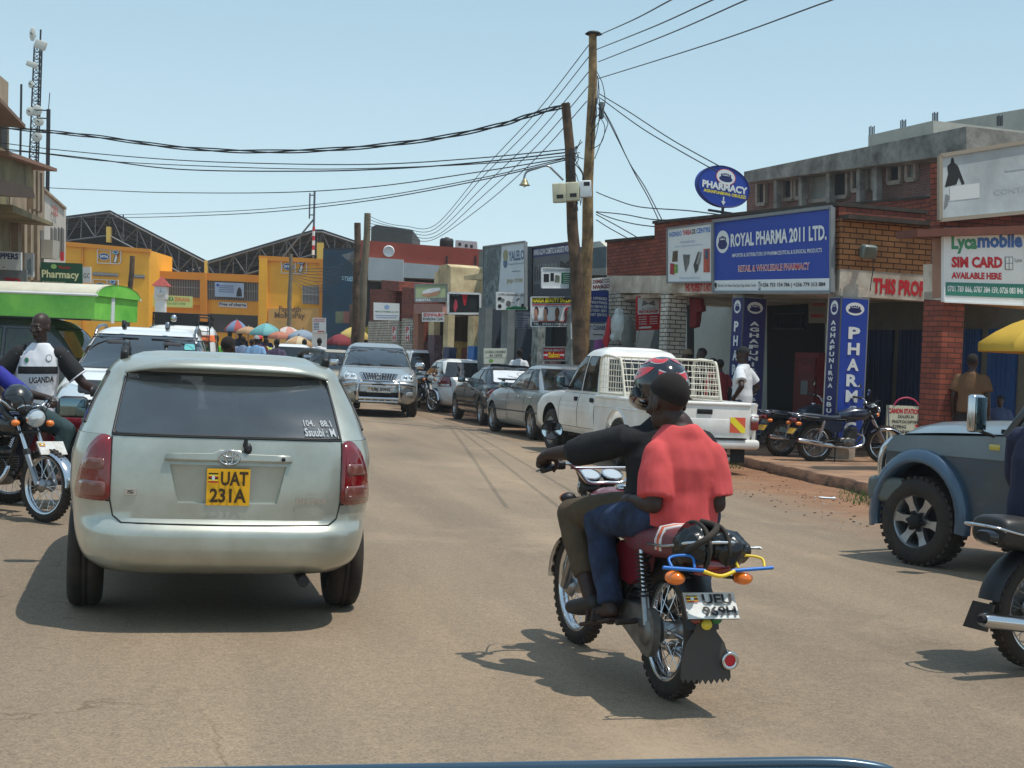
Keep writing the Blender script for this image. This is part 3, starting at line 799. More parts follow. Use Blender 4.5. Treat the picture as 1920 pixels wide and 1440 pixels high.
 to=t.build('fuel_tank',root);cp=MB();cp.lathe([(.035,0),(.035,.018),(.025,.024),(0,.025)],CHROME,18,Mx.Translation(V((0,.66,.972))));cp.build('tank_cap',to)
 s=MB();sweep(s,lerp_sect([(-.30,.79,.09,.03,3),(-.27,.79,.118,.055,3.2),(-.05,.775,.128,.062,3.2),(.12,.76,.128,.056,3.2),(.28,.755,.118,.054,3),(.40,.78,.085,.05,2.6),(.43,.79,.05,.03,2.4)],4),seat)
 so_=s.build('seat',root)
 if seat2:
  p=MB()
  for yy,mm_ in seat2:p.tube([(-.122,yy,.755),(-.126,yy,.79),(-.108,yy-.002,.835),(-.05,yy-.004,.845),(.05,yy-.004,.845),(.108,yy-.002,.835),(.126,yy,.79),(.122,yy,.755)],.008,mm_,6)
  p.build('piping',so_)
 for sg in (-1,1):
  q=MB();q.prism([(sg*.105,.02,.72),(sg*.13,.34,.72),(sg*.135,.42,.66),(sg*.13,.36,.52),(sg*.12,.22,.50),(sg*.105,.06,.60)],V((-sg*.03,0,0)),panel);o=q.build('side_panel',root)
 if panel is not None:
  tc_=MB();sweep(tc_,lerp_sect([(-.40,.76,.05,.03,2.5),(-.34,.755,.085,.055,2.6),(-.1,.735,.105,.05,2.8),(.05,.72,.11,.05,2.8)],3),panel);tc_.build('tail_cowl',root)
 fr=MB()
 for sg in (-1,1):
  x=sg*.1
  fr.tube([(x,.5,.74),(x*1.05,.1,.735),(x*1.05,-.3,.74)],.015,FRM,8);fr.tube([(sg*.06,.86,.84),(sg*.09,.62,.72),(x,.45,.70)],.016,FRM,8)
  fr.tube([(sg*.05,.90,.74),(sg*.07,.80,.45),(sg*.09,.66,.30)],.015,FRM,8);fr.tube([(x,.36,.72),(x,.32,.34),(sg*.09,.62,.28)],.017,FRM,8)
  fr.bar((x*.85,0,BR),(x*.95,.36,.36),.022,.04,FRM,.006)
  fr.tube([(x*1.05,-.02,.73),(x,.30,.44)],.011,FRM,6)
  fr.tube([(sg*.10,.30,.30),(sg*.24,.32,.295)],.009,STEEL,8);fr.tube([(sg*.16,.30,.297),(sg*.26,.32,.295)],.017,RUB,8)
  fr.tube([(sg*.10,.08,.34),(sg*.21,.06,.33)],.009,STEEL,8);fr.tube([(sg*.14,.07,.335),(sg*.24,.055,.33)],.016,RUB,8)
 fr.tube([(0,.91,.72),(0,.93,.93)],.026,FRM,10);fr.tube([(-.1,-.26,.74),(.1,-.26,.74)],.012,FRM,6);fr.tube([(-.1,.0,BR),(.1,0,BR)],.012,STEEL,8)
 if stand:
  for sg in (-1,1):fr.tube([(sg*.1,.30,.30),(sg*.17,.26,.01)],.012,FRM,8)
  fr.tube([(-.15,.27,.08),(.15,.27,.08)],.009,FRM,6)
 fr.build('frame',root)
 for sg in (-1,1):
  sh=MB();a=V((sg*.125,-.02,BR+.03));b=V((sg*.125,.08,.71));sh.tube([a,a*.55+b*.45],.02,STEEL,10);sh.tube([a*.6+b*.4,b],.014,CHROME,8)
  for i in range(11):
   c=a+(b-a)*(.36+.055*i);sh.tube([c+V((.029*math.cos(2*PI*j/12),.029*math.sin(2*PI*j/12),.002*j)) for j in range(12)],.0055,BLACK if sg<0 else CHROME,5,closed=True)
  sh.build('shock_absorber',root)
 e=MB();e.box((0,.52,.33),(.22,.30,.16),ENG,None,.045,3);e.box((0,.60,.46),(.15,.15,.14),ENG,Mx.Rotation(-.3,3,'X'),.02)
 for i in range(7):e.box((0,.60+.005*i,.41+.024*i),(.20,.185,.008),ENG,Mx.Rotation(-.3,3,'X'))
 e.box((0,.645,.585),(.13,.13,.06),ENG,Mx.Rotation(-.3,3,'X'),.02)
 for sg in (-1,1):e.lathe([(.0,.05),(.075,.045),(.09,.02),(.09,0)],ENG,20,Mx.Translation(V((sg*.11,.5 if sg>0 else .46,.33))) @ Mx.Rotation(sg*PI/2,4,'Y'))
 e.tube(spline([(0,.44,.54),(.02,.36,.58),(.02,.28,.6)],4),.03,BLACK,10);e.box((0,.22,.60),(.15,.14,.14),BLACK,None,.03)
 e.build('engine',root)
 ex=MB();em=mat('rusty_exhaust',(96,84,74),.5,.6,var=.4,vs=9) if dark_exhaust else CHROME
 ex.tube(spline([(.03,.68,.50),(.07,.80,.44),(.12,.76,.30),(.135,.58,.245),(.145,.34,.25),(.15,.22,.265)],6),.02,em,10)
 ex.tube([(.15,.24,.262),(.152,.18,.27),(.155,-.35,.345),(.155,-.38,.349)],[.022,.042,.046,.036],em,16);ex.tube([(.155,-.37,.348),(.155,-.395,.352)],.022,LAMPRED if stand else MATTE,12)
 ex.build('exhaust',root)
 cc=MB();rows=[]
 o2=[(-.10,.30),(-.08,.385),(0,.42),(.30,.40),(.40,.40),(.40,.28),(.30,.275),(.0,.19),(-.075,.215)]
 cc.prism([V((-.125,y,z)) for y,z in spline([V((a,b,0)) for a,b in o2],4,True) for y,z in [(y,z)]] if False else [V((-.125,p.x,p.y)) for p in spline([V((a,b,0)) for a,b in o2],4,True)],V((.035,0,0)),GREYM);cc.lathe([(.07,0),(.06,.012),(0,.014)],GREYM,18,Mx.Translation(V((-.125,0,BR))) @ Mx.Rotation(-PI/2,4,'Y'));cc.build('chain_case',root)
 rf=MB();rows=[]
 for i in range(14):
  a=math.radians(60+112*i/13);rad=BR+.075
  rows.append([V((x,(rad-abs(x/.075)**3*.03)*math.cos(a)-.0,BR+.03+(rad-abs(x/.075)**3*.03)*math.sin(a))) for x in (-.075,-.06,-.03,0,.03,.06,.075)])
 rf.grid(rows,BLACK,True);rf.build('rear_fender',root)
 fl=MB()
 if flap=='wide':
  prof=[(x_*.66,z_-.01) for x_,z_ in [(-.17,.18),(-.155,.165),(-.14,.18),(-.12,.16),(-.10,.178),(-.08,.158),(-.06,.178),(-.04,.156),(-.02,.176),(0,.155),(.02,.175),(.04,.155),(.06,.176),(.08,.158),(.10,.18),(.12,.16),(.14,.18),(.16,.165),(.175,.182),(.165,.26),(.13,.33),(.08,.38),(.06,.42),(.055,.50),(-.055,.50),(-.06,.42),(-.08,.38),(-.13,.33),(-.165,.25)]]
  fl.prism([V((x,-.36-.10*max(0,(.42-z)),z)) for x,z in prof],V((0,-.008,0)),mat('mud_flap_grey',(58,58,58),.7,var=.3,vs=8,dirt=(84,74,64)))
 else:
  fl.prism([V((-.075,-.37,.36)),V((.075,-.37,.36)),V((.085,-.42,.22)),V((-.085,-.42,.22))],V((0,-.006,0)),RUB)
 fl.build('mud_flap',root)
 tl=MB();tl.box((0,-.40,.70),(.17,.06,.085),LAMPRED,None,.025,3);tl.box((0,-.36,.745),(.13,.08,.1),BLACK,None,.02);tl.build('tail_light',root)
 if sig:
  for (x,y,z) in ((-.155,-.38,.645),(.155,-.38,.645),(-.17,1.0,.88),(.17,1.0,.88)):
   sgn=MB(Ms if y>.5 else None);k=1 if y>.5 else-1
   sgn.tube([(x*.5,y-k*.03,z),(x*.85,y,z)],.009,BLACK,6);sgn.ell((x,y-.01*k,z),(.042,.035,.036),BLACK if k>0 else LAMPAMB);sgn.ell((x,y+.016*k,z),(.038,.032,.033),LAMPAMB)
   sgn.build('turn_signal',root)
 if plates[0]:
  pl=MB();face,lines,tilt,pw,ph=plates[0]
  y=-.43;z0,z1=.455,.455+ph;dy=.09
  plate(root,[V((-pw/2,y-dy*.2,z0)),V((pw/2,y-dy*.2,z0)),V((pw/2,y+dy*.6,z1)),V((-pw/2,y+dy*.6,z1))],lines,face,flag=bool(lines))
 if fplate:
  q=[V((-.13,BWB+.08,.60)),V((.13,BWB+.08,.60)),V((.13,BWB+.01,.72)),V((-.13,BWB+.01,.72))]
  q=[Ms @ V((-p.x,p.y,p.z)) for p in q]
  plate(root,q,[],PLW,flag=True)
 if rack:
  rk=MB()
  for sg in (-1,1):rk.tube(spline([(sg*.135,-.02,.76),(sg*.145,-.24,.78),(sg*.12,-.40,.82),(sg*.06,-.44,.83)],5),.009,CHROME,8)
  rk.tube([(-.06,-.44,.83),(.06,-.44,.83)],.009,CHROME,8);rk.tube([(-.12,-.36,.80),(.12,-.36,.80)],.006,CHROME,6);rk.build('grab_rail',root)
 for o in root.children_recursive:
  if o.type=='MESH' and not (o.name.startswith('wheel') or o.name.startswith('rim')):
   for v in o.data.vertices:
    if v.co.z>.3:v.co.z=.3+(v.co.z-.3)*.85
 return root,Ms
MAROON=paintm('maroon_paint',(112,22,34),.35,.1,.25,.5)
MARSEAT=mat('maroon_seat',(104,34,48),.5,var=.25,vs=7,dirt=(120,72,74),bump=.1,bs=30)
ORNG=mat('seat_orange',(215,90,50),.6);PIPW=mat('piping_white',(210,205,200),.6)
hr=at(1252,1306);hf=at(1083,1204);hd_=(hf-hr);H_RZ=math.atan2(-hd_.x,hd_.y)
H_LOC=hr
BARS=[(.0,.90,.98),(.10,.90,.985),(.16,.90,1.06),(.24,.86,1.10),(.40,.74,1.075)]
hb_,HM=bike('motorbike','maroon motorbike carrying two riders with white rear plate UEU 969H',H_LOC,H_RZ,MAROON,MAROON,MARSEAT,[(-.16,PIPW),(-.135,ORNG),(-.11,PIPW)],steer=.06,plates=((PLW,[('UEU',.34,.54,.92,.92),('969H',.30,.08,.95,.46)],0,.235,.115),None),mirrors=True,flap='wide',rack=True,bars=BARS,fend=CHROME)
def hero_extras():
 R=hb_
 SCR=mat('blue_bar',(36,110,190),.4);YB=mat('yellow_bar',(225,190,40),.45)
 g=MB();y=-.47
 g.tube([(-.25,y,.705),(-.06,y,.692)],.008,SCR,8);g.tube([(.06,y,.692),(.25,y,.705)],.008,SCR,8)
 g.tube(spline([(-.07,y-.005,.69),(0,y-.02,.672),(.07,y-.005,.69)],6),.0085,YB,8)
 for sg in (-1,1):
  g.tube(spline([(sg*.21,y+.0,.707),(sg*.212,y+.03,.738),(sg*.16,y+.05,.748),(sg*.10,y+.05,.742),(sg*.10,y+.02,.70)],5),.006,YB if sg>0 else SCR,7)
 g.v=[p-V((0,0,.055)) for p in g.v];g.build('lamp_guard',R)
 lu=MB()
 for x,z,c in ((-.05,.42,LAMPRED),(0.0,.395,mat('bead_yellow',(225,205,70),.4)),(.045,.42,mat('bead_green',(40,120,70),.4))):
  lu.lathe([(.024,0),(.022,.012),(0,.016)],c,14,Mx.Translation(V((x,-.375,z))) @ Mx.Rotation(PI/2,4,'X'))
 lu.build('reflector',R)
 for c in R.children:
  if c.name.startswith('seat'):c.scale=(1.08,1,1.4);c.location=(0,0,-.285)
  if c.name.startswith('exhaust'):c.location=(-.045,0,-.075);c.scale=(.95,1,.95)
 mx=MB();mx.lathe([(.036,0),(.040,.01),(.036,.02),(.025,.012)],CHROME,18,Mx.Translation(V((.103,-.395,.245))) @ Mx.Rotation(PI/2,4,'X'));mx.lathe([(.026,.008),(.016,.01),(0,.01)],SRED,16,Mx.Translation(V((.103,-.396,.245))) @ Mx.Rotation(PI/2,4,'X'));mx.build('exhaust_tip',R)
hero_extras()
# ---------------------------------------------------------------- people
SKIN=mat('skin_dark',(55,38,31),.5,var=.12,vs=9,spec=.4)
HAIR=mat('hair_black',(27,21,18),.95,bump=.25,bs=180)
def limb(mb,pts,rad,m,n=12):
 P=spline(pts,5);k=len(P);R=[]
 for i in range(k):
  t=i/(k-1)*(len(rad)-1);j=min(int(t),len(rad)-2);R.append(rad[j]+(rad[j+1]-rad[j])*(t-j))
 mb.tube(P,R,m,n)
 for i in (0,-1):mb.ell(P[i],(R[i],)*3,m,nu=12,nv=8)
def loft(mb,secs,m,X=V((1,0,0)),Y=V((0,1,0)),n=24):
 rows=[];q=[]
 for c,rx,ry in secs:q.append((V(c),rx,ry))
 out=[]
 for i in range(len(q)-1):
  for t in (0,.25,.5,.75):
   a,b=q[i],q[i+1];out.append((a[0].lerp(b[0],t),a[1]+(b[1]-a[1])*t,a[2]+(b[2]-a[2])*t))
 out.append(q[-1])
 for c,rx,ry in out:rows.append([c+X*(rx*math.copysign(abs(math.cos(2*PI*j/n))**.85,math.cos(2*PI*j/n)))+Y*(ry*math.sin(2*PI*j/n)) for j in range(n)])
 mb.grid(rows,m,True,cu=True);mb.add(rows[0],[list(range(n))[::-1]],m);mb.add(rows[-1],[list(range(n))],m)
def head_geo(mb,c,R,m,ear=True,s=1.0):
 c=V(c)
 def E(p,r,Rr=None):mb.ell(c+R @ (V(p)*s),[a*s for a in r],m,R if Rr is None else R @ Rr,20,14)
 E((0,-.012,.035),(.075,.097,.088));E((0,.018,-.005),(.066,.074,.075));E((0,.03,-.068),(.05,.055,.05));E((0,.062,-.098),(.028,.025,.022))
 E((0,.092,-.028),(.014,.016,.026));E((0,.102,-.043),(.02,.015,.012));E((0,.088,-.073),(.026,.012,.013));E((0,.083,.012),(.05,.014,.012));E((-.04,.07,-.035),(.022,.02,.018));E((.04,.07,-.035),(.022,.02,.018))
 if ear:
  for sg in (-1,1):E((sg*.077,-.008,-.015),(.010,.022,.034),Mx.Rotation(sg*.35,3,'Z'))
def face_parts(root,c,R,s=1.0):
 c=V(c)
 for sg in (-1,1):
  e=MB();e.ell(c+R @ (V((sg*.031,.080,-.004))*s),(.0125*s,.008*s,.0055*s),mat('eye_white',(190,185,178),.3),R,12,8)
  e.ell(c+R @ (V((sg*.031,.0865,-.004))*s),(.006*s,.003*s,.0055*s),SBLACK,R,10,6);e.build('eye',root)
def hair_cap(root,c,R,s=1.0,low=.02,k=1.018):
 h=MB();c=V(c);rows=[]
 for i in range(11):
  th=i/10*(PI/2+.55);row=[]
  for j in range(32):
   a=2*PI*j/32;back=.5-.5*math.sin(a)
   lim=(PI/2)*(0.68+.80*back)
   t2=th/(PI/2+.55)*lim
   p=V((.075*k*math.sin(t2)*math.cos(a),-.012+.097*k*math.sin(t2)*math.sin(a),.035+.088*k*math.cos(t2)))*s
   row.append(c+R @ p)
  rows.append(row)
 h.grid(rows,HAIR,True,cu=True);return h.build('hair',root)
def hand_geo(mb,w,R,m,curl=.6,side=1,s=1.0,spread=.012):
 w=V(w)
 P=lambda x,y,z:w+R @ (V((x*side,y,z))*s)
 limb(mb,[P(0,-.01,0),P(.004,.04,0),P(.002,.085,-.002)],[.024*s,.034*s,.03*s],m,10)
 limb(mb,[P(-.016,.03,0),P(-.022,.08,-.002)],[.022*s,.021*s],m,8);limb(mb,[P(.02,.03,0),P(.024,.08,-.002)],[.022*s,.021*s],m,8)
 for x,L,b in ((.031,.072,0),(.011,.082,1),(-.010,.076,2),(-.030,.06,3)):
  pts=[P(x*.95,.083,0)];a=curl*.55;y,z=.083,0.0;xx=x
  for q,f in enumerate((.45,.32,.25)):
   y+=L*f*math.cos(a);z-=L*f*math.sin(a);xx+=(x/.03)*spread*f*math.cos(a);pts.append(P(xx,y,z));a+=curl
  limb(mb,pts,[.0105*s,.0095*s,.0088*s,.0075*s],m,8)
 limb(mb,[P(.026,.02,-.004),P(.05,.045,-.014),P(.052,.075,-.024-.02*curl),P(.044,.098,-.03-.03*curl)],[.015*s,.0125*s,.011*s,.009*s],m,8)
def Rcols(x,y,z):return Mx((V(x).normalized(),V(y).normalized(),V(z).normalized())).transposed()
def axes(face,up=(0,0,1)):
 f=V(face).normalized();r=f.cross(V(up)).normalized();return Rcols(r,f,r.cross(f))
def hand_axes(fing,back):
 f=V(fing).normalized();b=V(back);b=(b-f*b.dot(f)).normalized();return Rcols(f.cross(b),f,b)
def person(name,label,loc,rz,J,cl,face=(0,1,0),tf=(0,1,0),vox=.009,group=None,cat='person',hand_curl=.9,scale=1.0,hair=True,eyes=False,shoes=True,barefoot=False,helmet=None):
 root=thing(name,label,cat,loc,rz,group,scale);b=MB()
 TX=axes(tf);X=TX.col[0].xyz if hasattr(TX.col[0],'xyz') else TX.col[0];Y=TX.col[1]
 X=V(X);Y=V(Y);pel,chest,neck,hd=[V(J[k]) for k in ('pel','chest','neck','head')]
 bw=J.get('bw',1.0);mid=pel.lerp(chest,.5)
 secs=[(pel-V((0,0,.05)),.13*bw,.10*bw),(pel+V((0,0,.04)),.15*bw,.115*bw),(mid,.135*bw,.105*bw),(chest,.155*bw,.115*bw),(chest.lerp(neck,.5),.15*bw,.10*bw),(chest.lerp(neck,.85),.10*bw,.075*bw),(neck,.055,.055)]
 loft(b,secs,SKIN,X,Y)
 hb=J.get('hr',axes(face));limb(b,[chest.lerp(neck,.8),neck,hd+hb @ V((0,-.015,-.07))],[.065,.052,.052],SKIN)
 head_geo(b,hd,hb,SKIN,True,J.get('hs',1.0))
 for s in 'LR':
  if 'el'+s in J:
   limb(b,[J['sh'+s],J['el'+s]],[.052*bw,.04*bw],SKIN);limb(b,[J['el'+s],V(J['el'+s]).lerp(V(J['wr'+s]),.35),J['wr'+s]],[.041*bw,.042*bw,.027],SKIN)
   w=V(J['wr'+s]);d=V(J.get('hf'+s,w-V(J['el'+s])));bk=V(J.get('hb'+s,(0,0,1)))
   hand_geo(b,w,hand_axes(d,bk),SKIN,J.get('curl'+s,hand_curl),-1 if s=='R' else 1) if vox<.014 else b.ell(w+d.normalized()*.06,(.04,.04,.05),SKIN)
  limb(b,[J['hip'+s],J['kn'+s]],[.085*bw,.058*bw],SKIN);limb(b,[J['kn'+s],V(J['kn'+s]).lerp(V(J['an'+s]),.3),J['an'+s]],[.057*bw,.06*bw,.036],SKIN)
  a=V(J['an'+s]);t=V(J['toe'+s]);limb(b,[a+V((0,0,-.02))-(t-a)*.12,a.lerp(t,.5)+V((0,0,-.012)),t],[.034,.034,.022],SKIN)
 bo=b.build('body',root,remesh=vox,smooth_it=3)
 if 'shirt' in cl:
  m=cl['shirt'];t=MB();g=cl.get('loose',.022);hem=cl.get('hem',.06)
  loft(t,[(pel-V((0,0,hem)),.155*bw+g,.12*bw+g),(pel+V((0,0,.05)),.158*bw+g,.122*bw+g),(mid,.145*bw+g,.113*bw+g),(chest,.162*bw+g*.8,.122*bw+g*.7),(chest.lerp(neck,.42),.155*bw+g*.5,.108*bw+g*.4),(chest.lerp(neck,.66),.14*bw+g*.3,.092*bw+g*.3),(chest.lerp(neck,.84),.105,.092),(chest.lerp(neck,.99),.074,.078)],m,X,Y)
  sl=cl.get('sleeve',.8)
  for s in 'LR':
   a,e=V(J['sh'+s]),V(J['el'+s]);w=V(J['wr'+s])
   limb(t,[chest.lerp(neck,.3).lerp(a,.5),a-V((0,0,.01))],[.085*bw,.066*bw],m)
   if sl<=1:q=a.lerp(e,sl);t.tube([a,a.lerp(q,.5),q],[.064*bw,.068*bw+g*.5,.067*bw+g*.8],m,16)
   else:t.tube(spline([a,e,e.lerp(w,sl-1)],6),[.064*bw+g*.4]*6+[.055*bw+g*.5]*6+[.048*bw],m,14);t.ell(e,(.05*bw+g*.4,)*3,m)
  so2=t.build('shirt',root,remesh=max(vox,.009),smooth_it=2,disp=cl.get('wrinkle',.007),dscale=8)
 if 'trousers' in cl:
  m=cl['trousers'];t=MB();ln=cl.get('leg',.96)
  loft(t,[(pel-V((0,0,.10)),.12*bw,.10*bw),(pel-V((0,0,.03)),.158*bw,.125*bw),(pel+V((0,0,.07)),.155*bw,.12*bw)],m,X,Y)
  for s in 'LR':
   h,k,a=V(J['hip'+s]),V(J['kn'+s]),V(J['an'+s]);e=k.lerp(a,ln)
   limb(t,[h,h.lerp(k,.5),k],[.10*bw,.092*bw,.073*bw],m,16);t.tube([k,k.lerp(e,.4),e],[.072*bw,.070*bw,.058*bw],m,16);t.ell(k,(.073*bw,)*3,m)
  t.build('trousers',root,remesh=max(vox,.009),smooth_it=2,disp=cl.get('wrinkle',.006),dscale=10)
 if 'shoes' in cl:
  for s in 'LR':
   t=MB();a=V(J['an'+s]);q=V(J['toe'+s]);d=q-a;m=cl['shoes']
   if cl.get('sandal'):
    Rm=axes((d.x,d.y,d.z*.8));t.box(a.lerp(q,.45)+V((0,0,-.055)),(.085,d.length*1.45,.018),m,Rm,.006)
    for u in (.55,.85):t.tube([a.lerp(q,u)+Rm @ V((x,0,z)) for x,z in ((-.042,-.045),(-.03,.004),(0,.016),(.03,.004),(.042,-.045))],.009,m,6)
   else:
    limb(t,[a+V((0,0,-.02))-d*.16,a.lerp(q,.5)+V((0,0,-.014)),q+d*.06],[.046,.044,.034],m)
   t.build('shoe',root,remesh=0 if cl.get('sandal') else max(vox,.009),smooth_it=2)
 if hair:hair_cap(root,hd,hb,J.get('hs',1.0))
 if eyes:face_parts(root,hd,hb)
 return root
RED=mat('red_tshirt',(208,80,80),.9,var=.22,vs=4,bump=.4,bs=11,bst=(1,.8,.35))
BLKT=mat('black_tshirt',(24,25,28),.9,var=.2,vs=6,bump=.5,bs=20,bst=(1,1,.3))
JEAN=mat('jeans',(40,58,90),.9,var=.35,vs=9,bump=.5,bs=26,bst=(1,1,.4),dirt=(28,36,52))
BROWN=mat('brown_trousers',(80,66,48),.9,var=.25,vs=8,bump=.5,bs=24,bst=(1,1,.4))
NAVYC=mat('navy_cloth',(30,34,58),.9,var=.2,vs=6)
LEATH=mat('sandal_leather',(58,40,32),.7,var=.2)
WTEE=mat('white_tshirt',(214,217,220),.9,var=.06,vs=5)
OX=.045
def M2(J,dx=0.0):return {k:((v[0]+dx,v[1],v[2]) if isinstance(v,tuple) and not k.startswith('hf') and not k.startswith('hb') and len(v)==3 else v) for k,v in J.items()}
PJ=M2(dict(pel=(0,.04,.82),chest=(0,.03,1.03),neck=(-.03,.03,1.225),head=(-.08,.07,1.322),hs=1.06,
 shL=(-.14,.0,1.10),shR=(.115,.0,1.095),elL=(-.175,-.05,.865),elR=(.14,-.03,.87),wrL=(-.17,.20,.86),wrR=(.17,.2,.84),
 hfL=(-.05,1,-.1),hfR=(-.1,1,-.2),hbL=(-.3,0,1),hbR=(.3,0,1),
 hipL=(-.10,.09,.80),hipR=(.10,.09,.80),knL=(-.245,.44,.735),knR=(.24,.42,.735),anL=(-.235,.27,.355),anR=(.22,.27,.355),toeL=(-.275,.43,.30),toeR=(.26,.43,.30),bw=.98),OX)
PJ['hr']=axes((-.34,1,-.10))
passenger=person('person','passenger in faded red t-shirt and blue jeans on the back of the maroon motorbike',H_LOC,H_RZ,PJ,dict(shirt=RED,trousers=JEAN,shoes=LEATH,sandal=True,sleeve=.86,hem=.06,loose=.014,wrinkle=.013),face=(-.34,1,-.10),vox=.008)
DJ=dict(pel=(.04,.27,.82),chest=(.05,.30,1.05),neck=(.07,.32,1.245),head=(.045,.345,1.36),
 shL=(-.12,.31,1.135),shR=(.23,.30,1.125),elL=(-.29,.50,1.06),elR=(.40,.50,1.0),wrL=(-.385,.69,1.03),wrR=(.40,.69,1.02),
 hfL=(.05,.95,-.35),hfR=(-.05,.9,-.4),hbL=(-.1,.3,1),hbR=(.1,.3,1),curlL=1.15,curlR=1.15,
 hipL=(-.08,.30,.80),hipR=(.14,.30,.80),knL=(-.265,.66,.745),knR=(.29,.66,.745),anL=(-.225,.43,.36),anR=(.24,.43,.36),toeL=(-.255,.61,.30),toeR=(.26,.61,.30),bw=1.0)
driver=person('person','driver in black t-shirt and brown trousers steering the maroon motorbike',H_LOC,H_RZ,DJ,dict(shirt=BLKT,trousers=BROWN,shoes=mat('dark_shoe',(34,30,28),.6),sleeve=1.12,hem=.07,loose=.028,leg=.72),face=(-.05,1,-.05),vox=.008,hair=False)
def helmet(name,label,c,R,loc,rz,flames=True,base=None):
 root=thing(name,label,'helmet',loc,rz);c=V(c);m=MB()
 sh=base or mat('helmet_black',(14,16,22),.12,coat=1.0)
 def P(th,a,k=1.0):return c+R @ V((.128*k*math.sin(th)*math.cos(a),.148*k*math.sin(th)*math.sin(a)-.005,.135*k*math.cos(th)+.03))
 n=48;rows=[]
 def lim(a):
  f=max(0,math.sin(a));return 2.18-.62*f**1.6
 for i in range(19):rows.append([P(lim(2*PI*j/n)*i/18,2*PI*j/n) for j in range(n)])
 rows.append([P(lim(2*PI*j/n),2*PI*j/n,.94) for j in range(n)]);rows.append([P(lim(2*PI*j/n)*.92,2*PI*j/n,.90) for j in range(n)])
 m.grid(rows,sh,True,cu=True,flip=True);m.build('shell',root)
 cb=MB();bar=[P(1.85+.18*math.sin(PI*j/14),PI*j/14,1.0)+R @ V((0,.018*math.sin(PI*j/14),-.03*math.sin(PI*j/14))) for j in range(15)]
 cb.tube(bar,.028,sh,10);cb.build('chin_bar',root)
 if flames:
  fl=[(mat('flame_silver',(200,202,205),.3,.3),1.0135),(mat('flame_red',(196,24,32),.3,coat=1.0),1.02)]
  for mm,k in fl:
   d=MB();g=.0 if mm is fl[1][0] else .06
   for sg in (-1,1):
    for (a0,th0,L,w) in ((2.9,.50,2.0,.30),(3.0,1.05,2.0,.36),(2.4,1.5,1.2,.2),(4.1,.55,1.3,.2),(4.5,1.25,.9,.26)):
     A,B=[],[]
     for i in range(11):
      u=i/10;a=a0+L*(u-.5)*.9;th=th0+.22*math.sin(u*2.6)-.16*u;ww=(w*(1-u)**.7*(0.45+u)+g*(1-u))
      aa=a if sg>0 else PI-a
      A.append(P(th-ww,aa,k));B.append(P(th+ww,aa,k))
     d.grid([A,B] if sg<0 else [B,A],mm,True)
   d.build('flame_stripe' if mm is fl[1][0] else 'flame_outline',root)
 return root
helmet('helmet','glossy black helmet with red flames worn by the motorbike driver',DJ['head'],axes((-.05,1,-.08)),H_LOC,H_RZ)
def bag():
 m=mat('black_bin_bag',(10,12,13),.26,bump=.35,bs=15,spec=.6)
 r=thing('plastic_bag','shiny black plastic bag strapped on the tail rack of the maroon motorbike','plastic bag',H_LOC,H_RZ)
 b=MB();b.ell((-.025,-.335,.735),(.105,.115,.105),m);b.ell((.115,-.35,.73),(.105,.105,.09),m);b.ell((.05,-.34,.74),(.06,.09,.08),m);b.ell((.205,-.36,.725),(.035,.055,.05),m)
 o=b.build('bag',r,remesh=.008,smooth_it=4)
 for v,nn in [(v,v.normal.copy()) for v in o.data.vertices]:
  q=v.co;v.co=q+nn*(.010*mnoise.noise(V((q.x*16,q.y*34,q.z*20)))+.006*abs(mnoise.noise(V((q.x*40,q.y*22,q.z*48)))))
 s=MB()
 for dx,k in ((-.06,1.08),(.045,.98)):
  s.tube([V((dx+.05*math.sin(t*.5),-.335+.118*k*math.cos(t),.735+.10*k*math.sin(t))) for t in [2*PI*j/30 for j in range(30)]],.010,RUB,6,closed=True)
 s.tube(spline([(-.11,-.30,.66),(-.09,-.42,.74),(-.02,-.45,.79),(.05,-.40,.83),(.02,-.30,.84)],5),.015,RUB,8)
 s.build('rubber_strap',r)
 for c in r.children:c.scale=(.9,1,1);c.location=(-.03,0,-.02)
bag()
